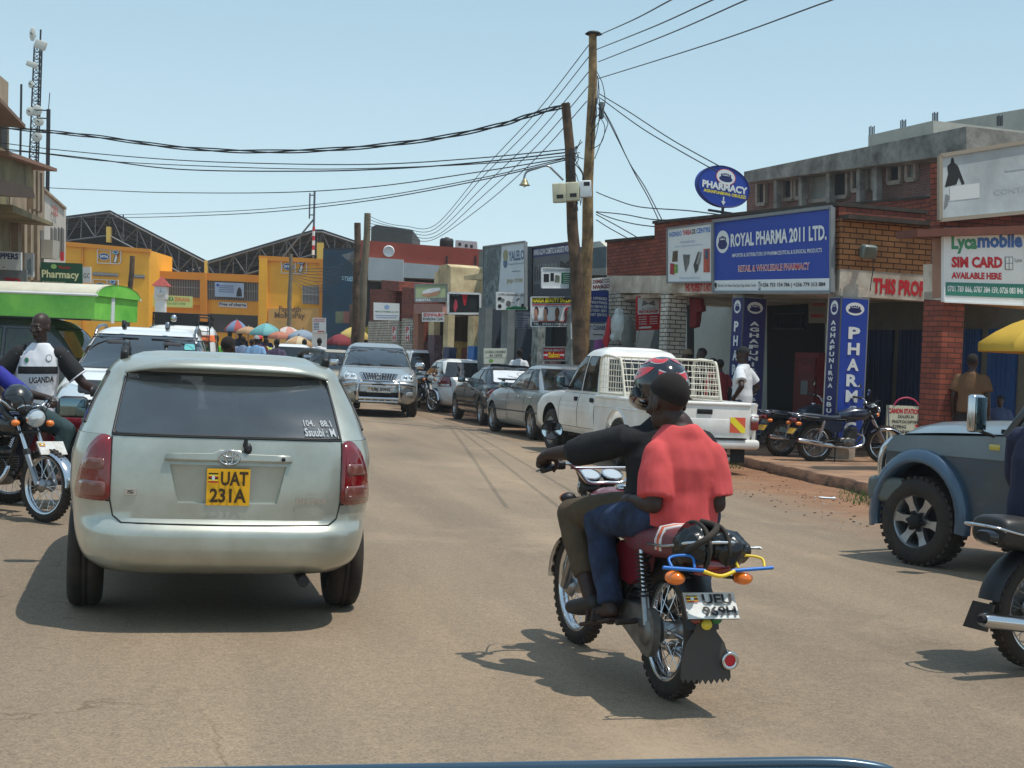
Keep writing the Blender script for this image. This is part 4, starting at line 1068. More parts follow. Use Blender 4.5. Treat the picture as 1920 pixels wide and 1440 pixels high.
# ---------------------------------------------------------------- other vehicles
HD=math.radians(18)
SILV=paintm('silver_paint',(164,168,168),.34,.5,.15,.8)
SILV2=paintm('silver_sedan_paint',(150,156,158),.34,.45,.18,.8)
WPNT=paintm('white_car_paint',(224,226,224),.3,0,.07,.7)
NAVYP=paintm('navy_black_paint',(22,26,36),.2,.2,.2,1.0)
def sedan_spec(H=1.42,L=4.5,w=.85,belt=.92,R=.31,style='alloy',trunk=True):
 yr,yf=-.98,L-.98
 cabr=-.35 if trunk else-.8
 return dict(low=([(.22,yr+.12),(.30,yr+.03),(.45,yr),(.58,yr+.01),(.7,yr+.05),(belt-.06,yr+.08),(belt,yr+.16)],
             [(.22,yf-.2),(.30,yf-.06),(.45,yf),(.6,yf-.06),(.7,yf-.16),(belt-.06,yf-.45),(belt,yf-.8)],
             [(.22,w-.10),(.3,w-.03),(.5,w-.005),(.65,w),(.8,w-.02),(belt,w-.06)]),
  zs=[.22,.25,.3,.37,.45,.52,.6,.66,.72,.78,.84,belt-.04,belt-.02,belt],dome=.035,iny=(cabr+.05,2.0),
  cab=([(belt-.03,cabr-.25 if trunk else-.86),(1.1,cabr+.12 if trunk else-.70),(H-.1,cabr+.62 if trunk else-.45),(H-.05,cabr+.75 if trunk else-.38),(H-.02,cabr+.95 if trunk else-.2)],
             [(belt-.03,2.05),(1.1,1.65),(H-.1,1.0),(H-.05,.85),(H-.02,.6)],
             [(belt-.03,w-.06),(1.05,w-.10),(H-.15,w-.20),(H-.07,w-.26),(H-.02,w-.36)]),
  czs=[belt-.03,belt+.02,1.0,1.08,1.16,1.24,H-.13,H-.1,H-.07,H-.04,H-.02],cdome=.025,
  win={'rear':[[(-w+.17,belt+.05),(w-.17,belt+.05),(w-.30,H-.10),(-w+.30,H-.10)]],
             'front':[[(-w+.16,belt+.04),(w-.16,belt+.04),(w-.28,H-.09),(-w+.28,H-.09)]],
             'left':[[(cabr+.12,belt+.05),(.42,belt+.03),(.42,H-.12),(cabr+.62,H-.12)],[(.48,belt+.03),(1.55,belt+.03),(1.12,H-.12),(.48,H-.12)]],
             'right':[[(cabr+.12,belt+.05),(.42,belt+.03),(.42,H-.12),(cabr+.62,H-.12)],[(.48,belt+.03),(1.55,belt+.03),(1.12,H-.12),(.48,H-.12)]]},
  axles=(0,2.65),R=R,W=.19,track=w-.11,style=style,seats=(.3,1.2),wr=.05)
def sedan_trim(root,low,S,tl='block',pl=None,belt=.92,rails=False,w=.85,sp=False,plq=None,dark=False,tlz=None):
 t0,t1=tlz or (.66,.84)
 for sg in (-1,1):
  t=MB();low.patch(t,'rear',[(sg*(w-.32),t0+.02),(sg*(w-.30),t1),(sg*(w-.10),t1),(sg*(w-.035),t0+.10),(sg*(w-.03),t0)],LAMPRED,.012,.03);o=t.build('tail_light',root)
  c=MB();low.patch(c,'rear',[(sg*(w-.28),t0+.025),(sg*(w-.28),t0+.07),(sg*(w-.08),t0+.07),(sg*(w-.065),t0+.025)],LAMPCLR,.016,.015);c.build('lamp_lens',o)
  h=MB();low.patch(h,'front',[(sg*(w-.40),.58),(sg*(w-.38),.70),(sg*(w-.12),.72),(sg*(w-.06),.60)],LAMPCLR,.012,.03);h.build('headlight',root)
  d=MB();face='right' if sg>0 else 'left'
  for y in (.44,1.6):low.line(d,face,[(y,belt-.03),(y,.55),(y-.03,.32)],.0035,MATTE)
  low.line(d,face,[(-.15,belt-.03),(.30,.40),(.42,.32),(1.55,.32)],.003,MATTE);d.build('door_seam',root)
  for y in (.62,-.12 if True else 0):
   hn=MB();p=low.pos(face,y+.2,.80,.02);hn.box(p,(.035,.17,.03),CHROME if not dark else BLACK,None,.012);hn.build('door_handle',root)
  m=MB();low.line(m,face,[(-.6,.52),(3.1,.5)],.014,dark and BLACK or BLACK,-.004);m.build('side_moulding',root)
 s=MB();low.line(s,'rear',[(-(w-.33),.88),(-(w-.35),.62),(-(w-.45),.56),((w-.45),.56),((w-.35),.62),((w-.33),.88)],.004,MATTE);s.build('boot_seam',root)
 if pl:
  q=[low.pos('rear',x,z,.014) for x,z in ((-.26,.60),(.26,.60),(.26,.71),(-.26,.71))]
  plate(root,q,[(pl,.2,.15,.95,.85)] if pl !='-' else [],PLW if plq is None else plq)
 mirror_pair(root,1.55,belt+.09,w-.05,mat('mirror_shell_'+('d' if dark else 'l'),(30,32,38) if dark else (170,174,174),.35),w=.19,h=.13)
 if sp:
  b=MB();b.box((0,-.80,belt+.17),(1.25,.18,.035),mat('spoiler_navy',(22,26,36),.2,coat=1.0),Mx.Rotation(.08,3,'X'),.015)
  for sg in (-1,1):b.box((sg*.5,-.79,belt+.09),(.06,.12,.14),mat('spoiler_navy',(22,26,36),.2),None,.01)
  b.build('boot_spoiler',root)
S1=sedan_spec(1.47,4.5,.85);
p=at(1003,824);r1,l1,c1=car('saloon_car','silver saloon car parked at the kerb ahead of the white pickup',S1,SILV2,(p.x+.72*math.cos(HD),p.y+.72*math.sin(HD),0),math.radians(17),group='cars parked along the kerb')
sedan_trim(r1,l1,S1,pl='-',w=.85)
S2=sedan_spec(1.40,4.4,.84)
p=at(905,797);r2,l2,c2=car('saloon_car','dark navy saloon car with pale sunshade in rear window and boot spoiler',S2,NAVYP,(p.x+.75*math.cos(HD),p.y+.75*math.sin(HD),0),math.radians(15),group='cars parked along the kerb')
sedan_trim(r2,l2,S2,pl='-',w=.84,sp=True,dark=True)
sh=MB();c2.patch(sh,'rear',[(-.62,1.0),(.62,1.0),(.50,1.27),(-.50,1.27)],mat('sunshade',(205,210,214),.6,var=.08,vs=3),.008,.05,skirt=False)
for x in (.0,.12):c2.line(sh,'rear',[(x-.35,1.1+x*.4),(x+.05,1.07),(x+.3,1.13)],.008,SGREY,.01)
c2.line(sh,'rear',[(.1+.08*math.cos(j*.63),1.19+.035*math.sin(j*.63)) for j in range(11)],.007,SGREY,.01)
sh.build('sunshade',r2)
S3=sedan_spec(1.5,4.2,.84,belt=.95,trunk=False)
p=at(800,790);p=at(858,772)
r3,l3,c3=car('hatchback_car','white hatchback with red tail lamps parked beyond the navy saloon',S3,WPNT,(p.x+.1,p.y-.4,0),math.radians(16),group='cars parked along the kerb',glass=DGLASS)
sedan_trim(r3,l3,S3,pl='-',w=.84,belt=.95,tlz=(.72,1.0))
S4=sedan_spec(1.74,4.4,.86,belt=1.04,trunk=False,R=.33)
p=at(800,761)
r4,l4,c4=car('estate_car','white estate car parked farthest along the kerb behind the hatchback',S4,WPNT,(p.x-.1,p.y+.3,0),math.radians(20),group='cars parked along the kerb',glass=DGLASS)
sedan_trim(r4,l4,S4,pl='-',w=.86,belt=1.02,tlz=(.8,1.08))
wp4=MB();c4.line(wp4,'rear',[(-.1,1.06),(-.32,1.28)],.012,BLACK,.02);wp4.build('rear_wiper',r4)
# ---- oncoming silver SUV
def suv_spec(H=1.67,L=4.7,w=.92,belt=1.08,R=.36):
 yf=L-1.0
 return dict(low=([(.30,-.82),(.42,-.95),(.6,-.96),(.8,-.93),(belt-.05,-.88),(belt,-.82)],
             [(.30,yf-.18),(.40,yf-.04),(.55,yf),(.68,yf-.02),(.80,yf-.10),(.92,yf-.28),(1.0,yf-.62),(belt,yf-1.1)],
             [(.30,w-.10),(.4,w-.03),(.6,w),(.8,w),(.95,w-.03),(belt,w-.07)]),
  zs=[.30,.33,.38,.45,.53,.6,.67,.74,.8,.86,.92,.96,1.0,1.04,belt-.01,belt],dome=.03,iny=(-.7,2.1),a=4.5,b=7,
  cab=([(belt-.03,-.84),(1.3,-.62),(H-.12,-.42),(H-.06,-.35),(H-.02,-.1)],[(belt-.03,2.25),(1.3,1.75),(H-.12,1.1),(H-.06,.92),(H-.02,.65)],
             [(belt-.03,w-.07),(1.3,w-.14),(H-.15,w-.22),(H-.07,w-.28),(H-.02,w-.38)]),
  czs=[belt-.03,belt+.02,1.15,1.25,1.35,1.45,H-.14,H-.1,H-.06,H-.035,H-.02],cdome=.03,ca=4.5,cb=7,
  win={'front':[[(-w+.16,belt+.05),(w-.16,belt+.05),(w-.31,H-.11),(-w+.31,H-.11)]],'rear':[[(-w+.2,belt+.05),(w-.2,belt+.05),(w-.32,H-.13),(-w+.32,H-.13)]],
             'left':[[(-.5,belt+.06),(.45,belt+.04),(.45,H-.15),(-.25,H-.15)],[(.52,belt+.04),(1.7,belt+.04),(1.2,H-.15),(.52,H-.15)]],
             'right':[[(-.5,belt+.06),(.45,belt+.04),(.45,H-.15),(-.25,H-.15)],[(.52,belt+.04),(1.7,belt+.04),(1.2,H-.15),(.52,H-.15)]]},
  axles=(0,2.72),R=R,W=.22,track=w-.12,style='alloy',seats=(.4,1.35),wr=.06)
S5=suv_spec()
p=at(716,779);HZ=math.radians(180+7)
fw=V((-math.sin(HZ),math.cos(HZ),0))
r5,l5,c5=car('suv','silver SUV driving towards the camera with chrome bull bar and plate UBJ 509G',S5,SILV,(p.x-fw.x*2.95-.14,p.y-fw.y*2.95,0),HZ,scale=1.09,glass=DGLASS)
def suv_front(R,low,w,chrome=True):
 for sg in (-1,1):
  h=MB();low.patch(h,'front',[(sg*.47,.80),(sg*.50,.94),(sg*.74,.99),(sg*.80,.90),(sg*.80,.80)],LAMPCLR,.014,.05);o=h.build('headlight',R)
  b=MB()
  for x in (.58,.70):pp=low.pos('front',sg*x,.87,.018);b.lathe([(.05,.0),(.04,.012),(0,.016)],CHROME,16,Mx.Translation(pp) @ Mx.Rotation(-PI/2,4,'X'))
  b.build('lamp_bulb',o)
  f=MB();low.patch(f,'front',[(sg*.60,.50),(sg*.62,.58),(sg*.76,.58),(sg*.77,.50)],LAMPCLR,.012,.03);f.build('fog_lamp',R)
 g=MB();low.patch(g,'front',[(-.42,.96),(.42,.96),(.34,.80),(-.34,.80)],MATTE,.012,.03)
 for i in range(13):
  x=-.38+.76*i/12;low.line(g,'front',[(x,.945),(x*.82,.815)],.012,CHROME,.018)
 low.line(g,'front',[(-.42,.96),(.42,.96),(.34,.80),(-.34,.80),(-.42,.96)],.014,CHROME,.016)
 c=low.pos('front',0,.885,.04);g.tube([c+V((.06*math.cos(2*PI*j/20),.004,.04*math.sin(2*PI*j/20))) for j in range(20)],.01,CHROME,6,closed=True)
 g.build('grille',R)
 v=MB();low.patch(v,'front',[(-.5,.42),(.5,.42),(.55,.56),(-.55,.56)],MATTE,.008,.03);v.build('air_intake',R)
 b=MB();yf=low.front(0,.7).y
 for sg in (-1,1):b.tube(spline([(sg*.46,yf-.02,.36),(sg*.47,yf+.10,.42),(sg*.46,yf+.11,.7),(sg*.44,yf-.0,.80)],6),.036,CHROME,12)
 b.tube(spline([(-.80,yf-.16,.70),(-.46,yf+.10,.745),(0,yf+.13,.75),(.46,yf+.10,.745),(.80,yf-.16,.70)],6),.036,CHROME,12)
 b.tube([(-.46,yf+.10,.42),(.46,yf+.10,.42)],.03,CHROME,10);b.tube([(-.44,yf+.08,.35),(.44,yf+.08,.35)],.026,CHROME,10)
 for x in (-.3,-.15,0,.15,.3):b.tube([(x,yf+.10,.42),(x,yf+.08,.35)],.022,CHROME,8)
 b.box((0,yf+.135,.745),(.34,.06,.07),BLACK,None,.02)
 b.build('bull_bar',R)
 plate(R,[V((.27,yf+.115,.55)),V((-.27,yf+.115,.55)),V((-.27,yf+.115,.675)),V((.27,yf+.115,.675))],[('UBJ 509G',.2,.15,.96,.85)],PLW)
suv_front(r5,l5,.92);mirror_pair(r5,1.75,1.17,.86,mat('mirror_chrome_shell',(205,208,210),.15,.9),w=.22,h=.15)
wpx=MB();
for x0 in (-.55,.1):c5.line(wpx,'front',[(x0,1.14),(x0+.5,1.16)],.01,BLACK,.012)
wpx.build('wiper',r5)
# ---- white SUV on the left, facing the camera, and other vehicles behind the estate car
S6=suv_spec(1.72,4.7,.93,1.12)
p=at(250,800)
r6,l6,c6=car('suv','white SUV with roof bars facing the camera beside the green kiosk truck',S6,WPNT,(-5.1,20.3,0),math.radians(180+10),glass=DGLASS,scale=1.0)
for sg in (-1,1):
 h=MB();l6.patch(h,'front',[(sg*.47,.80),(sg*.50,.94),(sg*.76,.99),(sg*.82,.90),(sg*.82,.80)],LAMPCLR,.014,.05);h.build('headlight',r6)
 rb=MB();rb.box((sg*.28,1.12,1.74),(.06,.16,.10),BLACK if sg>0 else STEEL,Mx.Rotation(.3,3,'X'),.02);rb.build('roof_mount',r6)
 rr=MB();rr.tube(spline([(sg*.66,1.0,1.60),(sg*.64,.8,1.71),(sg*.64,-.1,1.74),(sg*.66,-.3,1.64)],5),.022,STEEL,8);rr.build('roof_rail',r6)
hg=MB();l6.patch(hg,'front',[(-.62,1.02),(.62,1.02),(.56,.88),(-.56,.88)],SBLACK,.02,.03)
q=[l6.pos('front',x,z,.03) for x,z in ((.30,.915),(-.30,.915),(-.30,.985),(.30,.985))];draw(hg,q,[('t',SWHITE,'TOYOTA',0,0,1,1,.03)],.006);hg.build('bonnet_guard',r6)
mirror_pair(r6,1.8,1.22,.88,WPNT,w=.22,h=.2)
stk=MB();c6.patch(stk,'front',[(-.66,1.44),(-.52,1.44),(-.52,1.52),(-.64,1.52)],mat('sticker_teal',(90,170,170),.5),.006,.02,skirt=False);stk.build('sticker',r6)
# ---- white minibus with roof carrier
def minibus(name,label,loc,rz,paint,H=1.98,roof=None,sc_=1.0,dark=False):
 w=.85
 S=dict(low=([(.30,-.9),(.5,-1.0),(.8,-1.0),(1.05,-.98)],[(.30,3.35),(.5,3.5),(.8,3.5),(1.0,3.38),(1.05,3.3)],[(.30,w-.06),(.5,w),(.8,w),(1.05,w-.02)]),
  zs=[.30,.36,.45,.55,.7,.85,.95,1.02,1.05],dome=.01,iny=(-9,9),a=7,b=12,
  cab=([(1.03,-.98),(1.4,-.95),(H-.2,-.86),(H-.08,-.74),(H-.03,-.5)],[(1.03,3.34),(1.4,3.05),(H-.25,2.72),(H-.08,2.45),(H-.03,2.2)],[(1.03,w-.02),(1.4,w-.06),(H-.2,w-.12),(H-.08,w-.2),(H-.03,w-.32)]),
  czs=[1.03,1.1,1.2,1.35,1.5,1.65,H-.2,H-.14,H-.08,H-.05,H-.03],cdome=.03,ca=7,cb=12,
  win={'rear':[[(-.66,1.12),(.66,1.12),(.60,H-.32),(-.60,H-.32)]],'front':[[(-.70,1.1),(.70,1.1),(.60,H-.22),(-.60,H-.22)]],
             'left':[[(-.75,1.15),(.45,1.15),(.45,H-.27),(-.68,H-.27)],[(.52,1.15),(1.55,1.15),(1.55,H-.27),(.52,H-.27)],[(1.63,1.15),(2.7,1.15),(2.4,H-.27),(1.63,H-.27)]],
             'right':[[(-.75,1.15),(.45,1.15),(.45,H-.27),(-.68,H-.27)],[(.52,1.15),(1.55,1.15),(1.55,H-.27),(.52,H-.27)],[(1.63,1.15),(2.7,1.15),(2.4,H-.27),(1.63,H-.27)]]},
  axles=(0,2.6),R=.33,W=.2,track=.73,style='steel',seats=(.3,1.1,2.0),wr=.06)
 return car(name,label,S,paint,loc,rz,scale=sc_,cat='van',glass=DGLASS if dark else CGLASS)
r7,l7,c7=minibus('minibus','white minibus taxi with black roof carrier and ladder behind the white SUV',(-7.45,32.4,0),math.radians(11),WPNT,H=2.05)
rk=MB()
for sg in (-1,1):
 rk.tube([(sg*.62,-.72,2.10),(sg*.62,2.2,2.10)],.02,BLACK,8);rk.tube([(sg*.62,-.72,2.22),(sg*.62,2.2,2.22)],.018,BLACK,8)
 for y in (-.7,.3,1.3,2.2):rk.tube([(sg*.62,y,1.93),(sg*.62,y,2.22)],.016,BLACK,8)
for y in (-.72,2.2):rk.tube([(-.62,y,2.22),(.62,y,2.22)],.018,BLACK,8)
rk.box((-.12,-.74,2.10),(.95,.03,.26),SBLACK);rk.box((0,.7,2.06),(1.2,2.8,.03),BLACK)
rk.build('roof_carrier',r7)
ld=MB()
for x in (.36,.60):ld.tube([(x,-1.03,1.45),(x,-.90,1.9),(x,-.78,2.12)],.014,BLACK,8)
for z in (1.5,1.62,1.74,1.86):ld.tube([(.36,-1.01+(z-1.5)*.3,z),(.60,-1.01+(z-1.5)*.3,z)],.012,BLACK,6)
ld.build('ladder',r7)
xx=MB();xx.lathe([(.08,0),(.06,.03),(.0,.035)],CHROME,18,Mx.Translation(V((-.18,-.765,2.11))) @ Mx.Rotation(PI/2,4,'X'));xx.build('reflector',r7)
pk=MB();c7.patch(pk,'rear',[(-.2,1.74),(.22,1.74),(.22,1.80),(-.2,1.80)],PLY,.012,.01);pk.build('taxi_plate',r7)
fl=MB();c7.patch(fl,'rear',[(.28,1.68),(.74,1.62),(.70,1.78),(.30,1.76)],mat('sticker_orange',(235,120,60),.5),.01,.01);fl.build('sticker',r7)
r8,l8,c8=minibus('minibus','dark blue grey minibus nose under the green canopy of the kiosk truck',(-11.4,30.5,0),math.radians(160),paintm('slate_paint',(52,62,74),.3,.2,.25,.8,(70,72,70)),H=2.0)
# ---- white double cab pickup
def pickup():
 w=.86
 S=dict(low=([(.38,.98),(.5,.95),(.9,.95),(1.02,.95)],[(.38,3.80),(.48,3.98),(.62,4.0),(.75,3.96),(.88,3.86),(.96,3.6),(1.02,3.2)],[(.38,w-.08),(.5,w-.02),(.75,w),(.9,w-.02),(1.02,w-.06)]),
  zs=[.38,.42,.48,.55,.64,.72,.8,.87,.92,.96,1.0,1.02],dome=.035,iny=(.6,2.4),a=6,b=12,
  cab=([(.99,.95),(1.3,1.0),(1.62,1.12),(1.72,1.22),(1.76,1.4)],[(.99,2.75),(1.3,2.45),(1.6,2.08),(1.72,1.88),(1.76,1.7)],[(.99,w-.07),(1.3,w-.12),(1.6,w-.20),(1.72,w-.28),(1.76,w-.38)]),
  czs=[.99,1.05,1.15,1.25,1.35,1.45,1.55,1.62,1.68,1.72,1.745,1.76],cdome=.03,ca=6,cb=9,
  win={'front':[[(-.66,1.08),(.66,1.08),(.55,1.63),(-.55,1.63)]],'rear':[[(-.6,1.1),(.6,1.1),(.55,1.58),(-.55,1.58)]],
             'left':[[(1.10,1.07),(1.66,1.07),(1.66,1.62),(1.22,1.62)],[(1.74,1.07),(2.48,1.07),(2.10,1.62),(1.74,1.62)]],
             'right':[[(1.10,1.07),(1.66,1.07),(1.66,1.62),(1.22,1.62)],[(1.74,1.07),(2.48,1.07),(2.10,1.62),(1.74,1.62)]]},
  axles=(3.02,),R=.36,W=.22,track=.74,style='steel',seats=(1.4,1.9),wr=.06,arch=1.22,archz=1.08)
 return S
PKP=paintm('pickup_paint',(230,230,226),.35,0,.05,.5,(212,206,196))
pc=at(1040,846);PRZ=math.radians(17.4)
PL=V((pc.x,pc.y,0))-V((-math.sin(PRZ)*3.02-.74*math.cos(PRZ),math.cos(PRZ)*3.02-.74*math.sin(PRZ),0))
r9,l9,c9=car('pickup_truck','white pickup truck with cargo cage on its bed parked at the kerb',pickup(),PKP,PL,PRZ,cat='pickup')
def pickup_bed():
 R=r9;b=MB();w=.845
 for sg in (-1,1):put_wheel(R,sg*.73,0,.36,.22,'steel')
 for sg in (-1,1):
  n=20;prof=[(-1.20,.50),(-1.22,.99),(.94,.99),(.94,.46),(.46,.46)]+[(.46*math.cos(PI*j/n),.36+.46*math.sin(PI*j/n)*1.02) for j in range(1,n)]+[(-.46,.46)]
  b.prism([V((sg*w,y,z)) for y,z in prof],V((-sg*.06,0,0)),PKP)
  b.tube([(sg*(w-.02),-1.22,1.0),(sg*(w-.02),.93,1.0)],.032,PKP,8)
  b.tube([(sg*(w+.0),.46*math.cos(PI*j/16),.36+.47*math.sin(PI*j/16)) for j in range(17)] if False else [(sg*w,.47*math.cos(PI*j/16),.36+.48*math.sin(PI*j/16)) for j in range(17)],.022,PKP,8)
  b.tube([(sg*(w+.0),-1.2,.86),(sg*(w+.0),.93,.86)],.012,PKP,6)
 b.box((0,-.13,.56),(1.6,2.1,.05),PKP);b.box((0,.92,.78),(1.62,.05,.44),PKP)
 b.build('bed',R)
 t=MB();t.box((0,-1.235,.75),(1.46,.05,.50),PKP,None,.012);t.box((0,-1.262,.68),(1.2,.012,.22),PKP,None,.005)
 t.tube([(-.72,-1.24,1.0),(.72,-1.24,1.0)],.034,PKP,8)
 o=t.build('tailgate',R)
 h=MB();h.box((0,-1.264,.89),(.24,.02,.07),MATTE,None,.008);h.build('tailgate_handle',o)
 q=[V((.40,-1.272,.60)),V((.64,-1.272,.60)),V((.64,-1.272,.82)),V((.40,-1.272,.82))]
 k=MB();rs=mat('reflect_red',(222,92,62),.4);k.prism(q,V((0,.004,0)),rs);draw(k,q,[('p',SYEL,[(.0,.7),(.0,1),(.25,1),(1,.3),(1,0),(.75,0)])],.001);k.build('reflector_sticker',o)
 for sg in (-1,1):
  l=MB();l.box((sg*.79,-1.24,.80),(.13,.06,.14),PKP,None,.02);l.box((sg*.79,-1.262,.74),(.125,.04,.20),LAMPRED,None,.02,3);l.box((sg*.79,-1.266,.80),(.12,.04,.06),LAMPCLR,None,.015);l.build('tail_light',R)
 bp=MB();bp.box((0,-1.32,.44),(1.66,.16,.14),PKP,None,.05,3);bp.box((0,-1.36,.52),(1.2,.10,.02),BLACK);bp.build('rear_bumper',R)
 un=MB();un.box((0,1.3,.42),(.9,4.4,.14),MATTE);un.tube([(-.7,0,.36),(.7,0,.36)],.06,DSTEEL,10);un.tube([(-.7,3.02,.36),(.7,3.02,.36)],.05,DSTEEL,10)
 for x in (-.55,-.2,.2,.55):un.box((x,-1.24,.30),(.22,.02,.26),MATTE) if abs(x)>.5 else None
 un.build('chassis',R)
 c=MB();ca=mat('cage_cream',(214,208,190),.5,var=.12,vs=12)
 for sg in (-1,1):
  x=sg*.78
  c.tube(spline([(x,.90,1.02),(x,.90,1.52),(x,.80,1.62),(x,.6,1.64),(x,.2,1.60),(x,.06,1.54),(x,-.15,1.02)],5),.022,ca,8)
  c.tube([(x,.90,1.06),(x,-.15,1.06)],.02,ca,8)
  for i in range(10):
   y=.85-.1*i;zt=1.62 if y>.1 else 1.54-(.1-y)*1.9;c.tube([(x,y,1.06),(x,y,max(1.1,min(zt,1.62)))],.006,ca,4)
  for z in (1.15,1.24,1.33,1.42,1.51):c.tube([(x,.9,z),(x,.06-(1.54-z)*.44,z)],.006,ca,4)
 for z in (1.06,1.63):
  c.tube([(-.78,.7,z),(.78,.7,z)],.018,ca,8)
 for y in (.5,.2):c.tube([(-.78,y,1.625),(.78,y,1.625)],.016,ca,8)
 for i in range(13):
  x=-.72+.12*i;c.tube([(x,.06,1.54),(x,-.15,1.06)],.006,ca,4);c.tube([(x,.7,1.06),(x,.7,1.63)],.006,ca,4)
 for j in range(6):c.tube([(-.78,.06-.04*j,1.54-.09*j),(.78,.06-.04*j,1.54-.09*j)],.006,ca,4)
 c.build('cargo_cage',R)
 for sg in (-1,1):
  f='right' if sg>0 else 'left'
  d=MB();l9.line(d,f,[(1.70,1.0),(1.70,.48)],.004,MATTE);l9.line(d,f,[(2.55,.98),(2.60,.48)],.004,MATTE);l9.line(d,f,[(1.08,1.0),(1.08,.48),(2.60,.48)],.004,MATTE);d.build('door_seam',R)
  for y in (1.82,1.16):
   h=MB();p=l9.pos(f,y,.93,.008);h.box(p,(.03,.13,.07),MATTE,None,.01);h.build('door_handle',R)
  hl=MB();l9.patch(hl,'front',[(sg*.5,.70),(sg*.5,.85),(sg*.78,.85),(sg*.80,.70)],LAMPCLR,.012,.03);hl.build('headlight',R)
 mirror_pair(R,2.42,1.18,.79,BLACK,w=.17,h=.22)
 an=MB();an.tube([(.2,1.9,1.75),(.16,1.6,2.4)],.004,BLACK,5);an.build('aerial',R)
pickup_bed()
# ---- blue grey off-roader at the right edge
LCP=paintm('offroader_paint',(58,78,96),.34,.3,.25,.6,(92,92,88));LCP2=paintm('offroader_flare',(58,82,104),.3,.2,.12,.7);LCG=paintm('offroader_grey',(112,126,134),.35,.3,.2,.6)
def offroader():
 pw=at(1728,1058);k=.95;rz=math.radians(36);cs,sn=math.cos(rz),math.sin(rz)
 fx,tr=2.35,.735
 loc=V((pw.x,pw.y,0))-V((-tr*cs-fx*sn,-tr*sn+fx*cs,0))*k
 R=thing('offroad_car','blue grey offroad car with star alloy wheels at right edge of the street','car',loc,rz,None,k)
 w=.80
 for y in (0,fx):
  for sg in (-1,1):put_wheel(R,sg*tr,y,.365,.25,'truck')
 def hood(x,y):return 1.17-.055*max(0,(y-1.35)/1.5)**2-.03*(abs(x)/.7)**3
 b=MB();n=14
 prof=[(-.75,.55),(-.80,1.13),(1.55,1.13),(2.66,1.07),(2.74,.97),(2.74,.72),(2.70,.60)]
 arch=lambda y0:[(y0+.42*math.cos(PI*j/n),.42+.46*math.sin(PI*j/n)) for j in range(n+1)]
 prof=prof+arch(fx)+arch(0)[0:]
 for sg in (-1,1):
  b.prism([V((sg*(w-.02),y,z)) for y,z in prof],V((-sg*.05,0,0)),LCP)
 rows=[]
 for i in range(15):
  y=1.45+1.27*i/14;rows.append([V((x,y,(1.25 if i<13 else (1.20 if i==13 else 1.04))-.07*(i/14)**2-.11*(abs(x)/.78)**3)) for x in (-.78,-.74,-.6,-.3,0,.3,.6,.74,.78)])
 b.grid(rows,LCG,True,flip=True)
 b.box((0,2.70,.86),(1.5,.06,.32),LCP,None,.02);b.box((0,.4,.62),(1.5,2.3,.12),MATTE);b.box((0,1.0,.9),(1.4,1.0,.3),MATTE);b.box((0,2.3,.75),(.95,1.0,.5),MATTE)
 b.box((0,-.78,.85),(1.55,.05,.55),LCP)
 b.build('body',R)
 st=MB()
 for sg in (-1,1):st.prism([V((sg*(w-.006),y,z)) for y,z in ((-.76,.94),(2.73,.93),(2.72,.99),(2.65,1.065),(1.55,1.125),(-.78,1.125))],V((-sg*.012,0,0)),LCG);st.box((sg*(w-.015),1.42,.83),(.014,.008,.55),MATTE);st.box((sg*(w-.006),2.35,.99),(.012,.0,.0),LCG) if False else None
 st.build('side_stripe',R)
 for sg in (-1,1):
  for y0 in (fx,0):
   f=MB();A=[(.50,.30),(.505,.42)];rows=[]
   for j in range(19):
    a=-.22+(PI+.40)*j/18;cy,cz=y0+.41*math.cos(a),.40+.46*math.sin(a);oy,oz=y0+.50*math.cos(a),.40+.57*math.sin(a)
    rows.append([V((sg*(w-.03),oy,oz)),V((sg*(w+.03),oy,oz)),V((sg*(w+.055),cy*.15+oy*.85,cz*.15+oz*.85)),V((sg*(w+.075),cy*.8+oy*.2,cz*.8+oz*.2)),V((sg*(w+.07),cy,cz)),V((sg*(w-.12),cy,cz))])
   f.grid(rows,LCP2,True,flip=sg>0);f.build('wheel_flare',R)
  l=MB();l.box((sg*(w-.006),1.65,1.035),(.018,.10,.05),mat('marker_lamp',(190,170,70),.2,coat=1.0),None,.008);l.build('side_marker',R)
  q=[V((sg*(w-.004),y,z)) for y,z in ((2.42,1.03),(2.05,1.03),(2.05,1.08),(2.42,1.08))]
  h=MB();h.box((sg*.55,2.745,.90),(.26,.03,.15),LAMPCLR,None,.02);h.build('headlight',R)
 bu=MB();bu.box((0,2.80,.62),(1.5,.14,.16),DSTEEL,None,.04,3)
 for sg in (-1,1):bu.box((sg*.80,2.68,.60),(.12,.40,.22),mat('bumper_end',(96,102,98),.6,var=.2),None,.05,3)
 bu.build('front_bumper',R)
 bb=MB()
 for sg in (-1,1):bb.tube(spline([(sg*.52,2.84,.62),(sg*.54,2.97,.70),(sg*.54,2.96,.92),(sg*.48,2.88,1.02)],6),.035,CHROME,12)
 bb.tube(spline([(-.54,2.96,.92),(-.48,2.88,1.02),(0,2.87,1.03),(.48,2.88,1.02),(.54,2.96,.92)],6),.034,CHROME,12);bb.tube([(-.54,2.96,.86),(.54,2.96,.86)],.02,CHROME,10);bb.tube([(-.54,2.96,.76),(.54,2.96,.76)],.02,CHROME,10);bb.build('bull_bar',R)
 for sg in (-1,1):sd=MB();sd.box((sg*.86,1.0,.48),(.16,1.1,.05),STEEL,None,.015);sd.build('side_step',R)
 c=MB();H=1.85
 xt,xb=.66,.755
 c.box((0,.35,H-.02),(1.36,1.75,.07),LCP,None,.03,3)
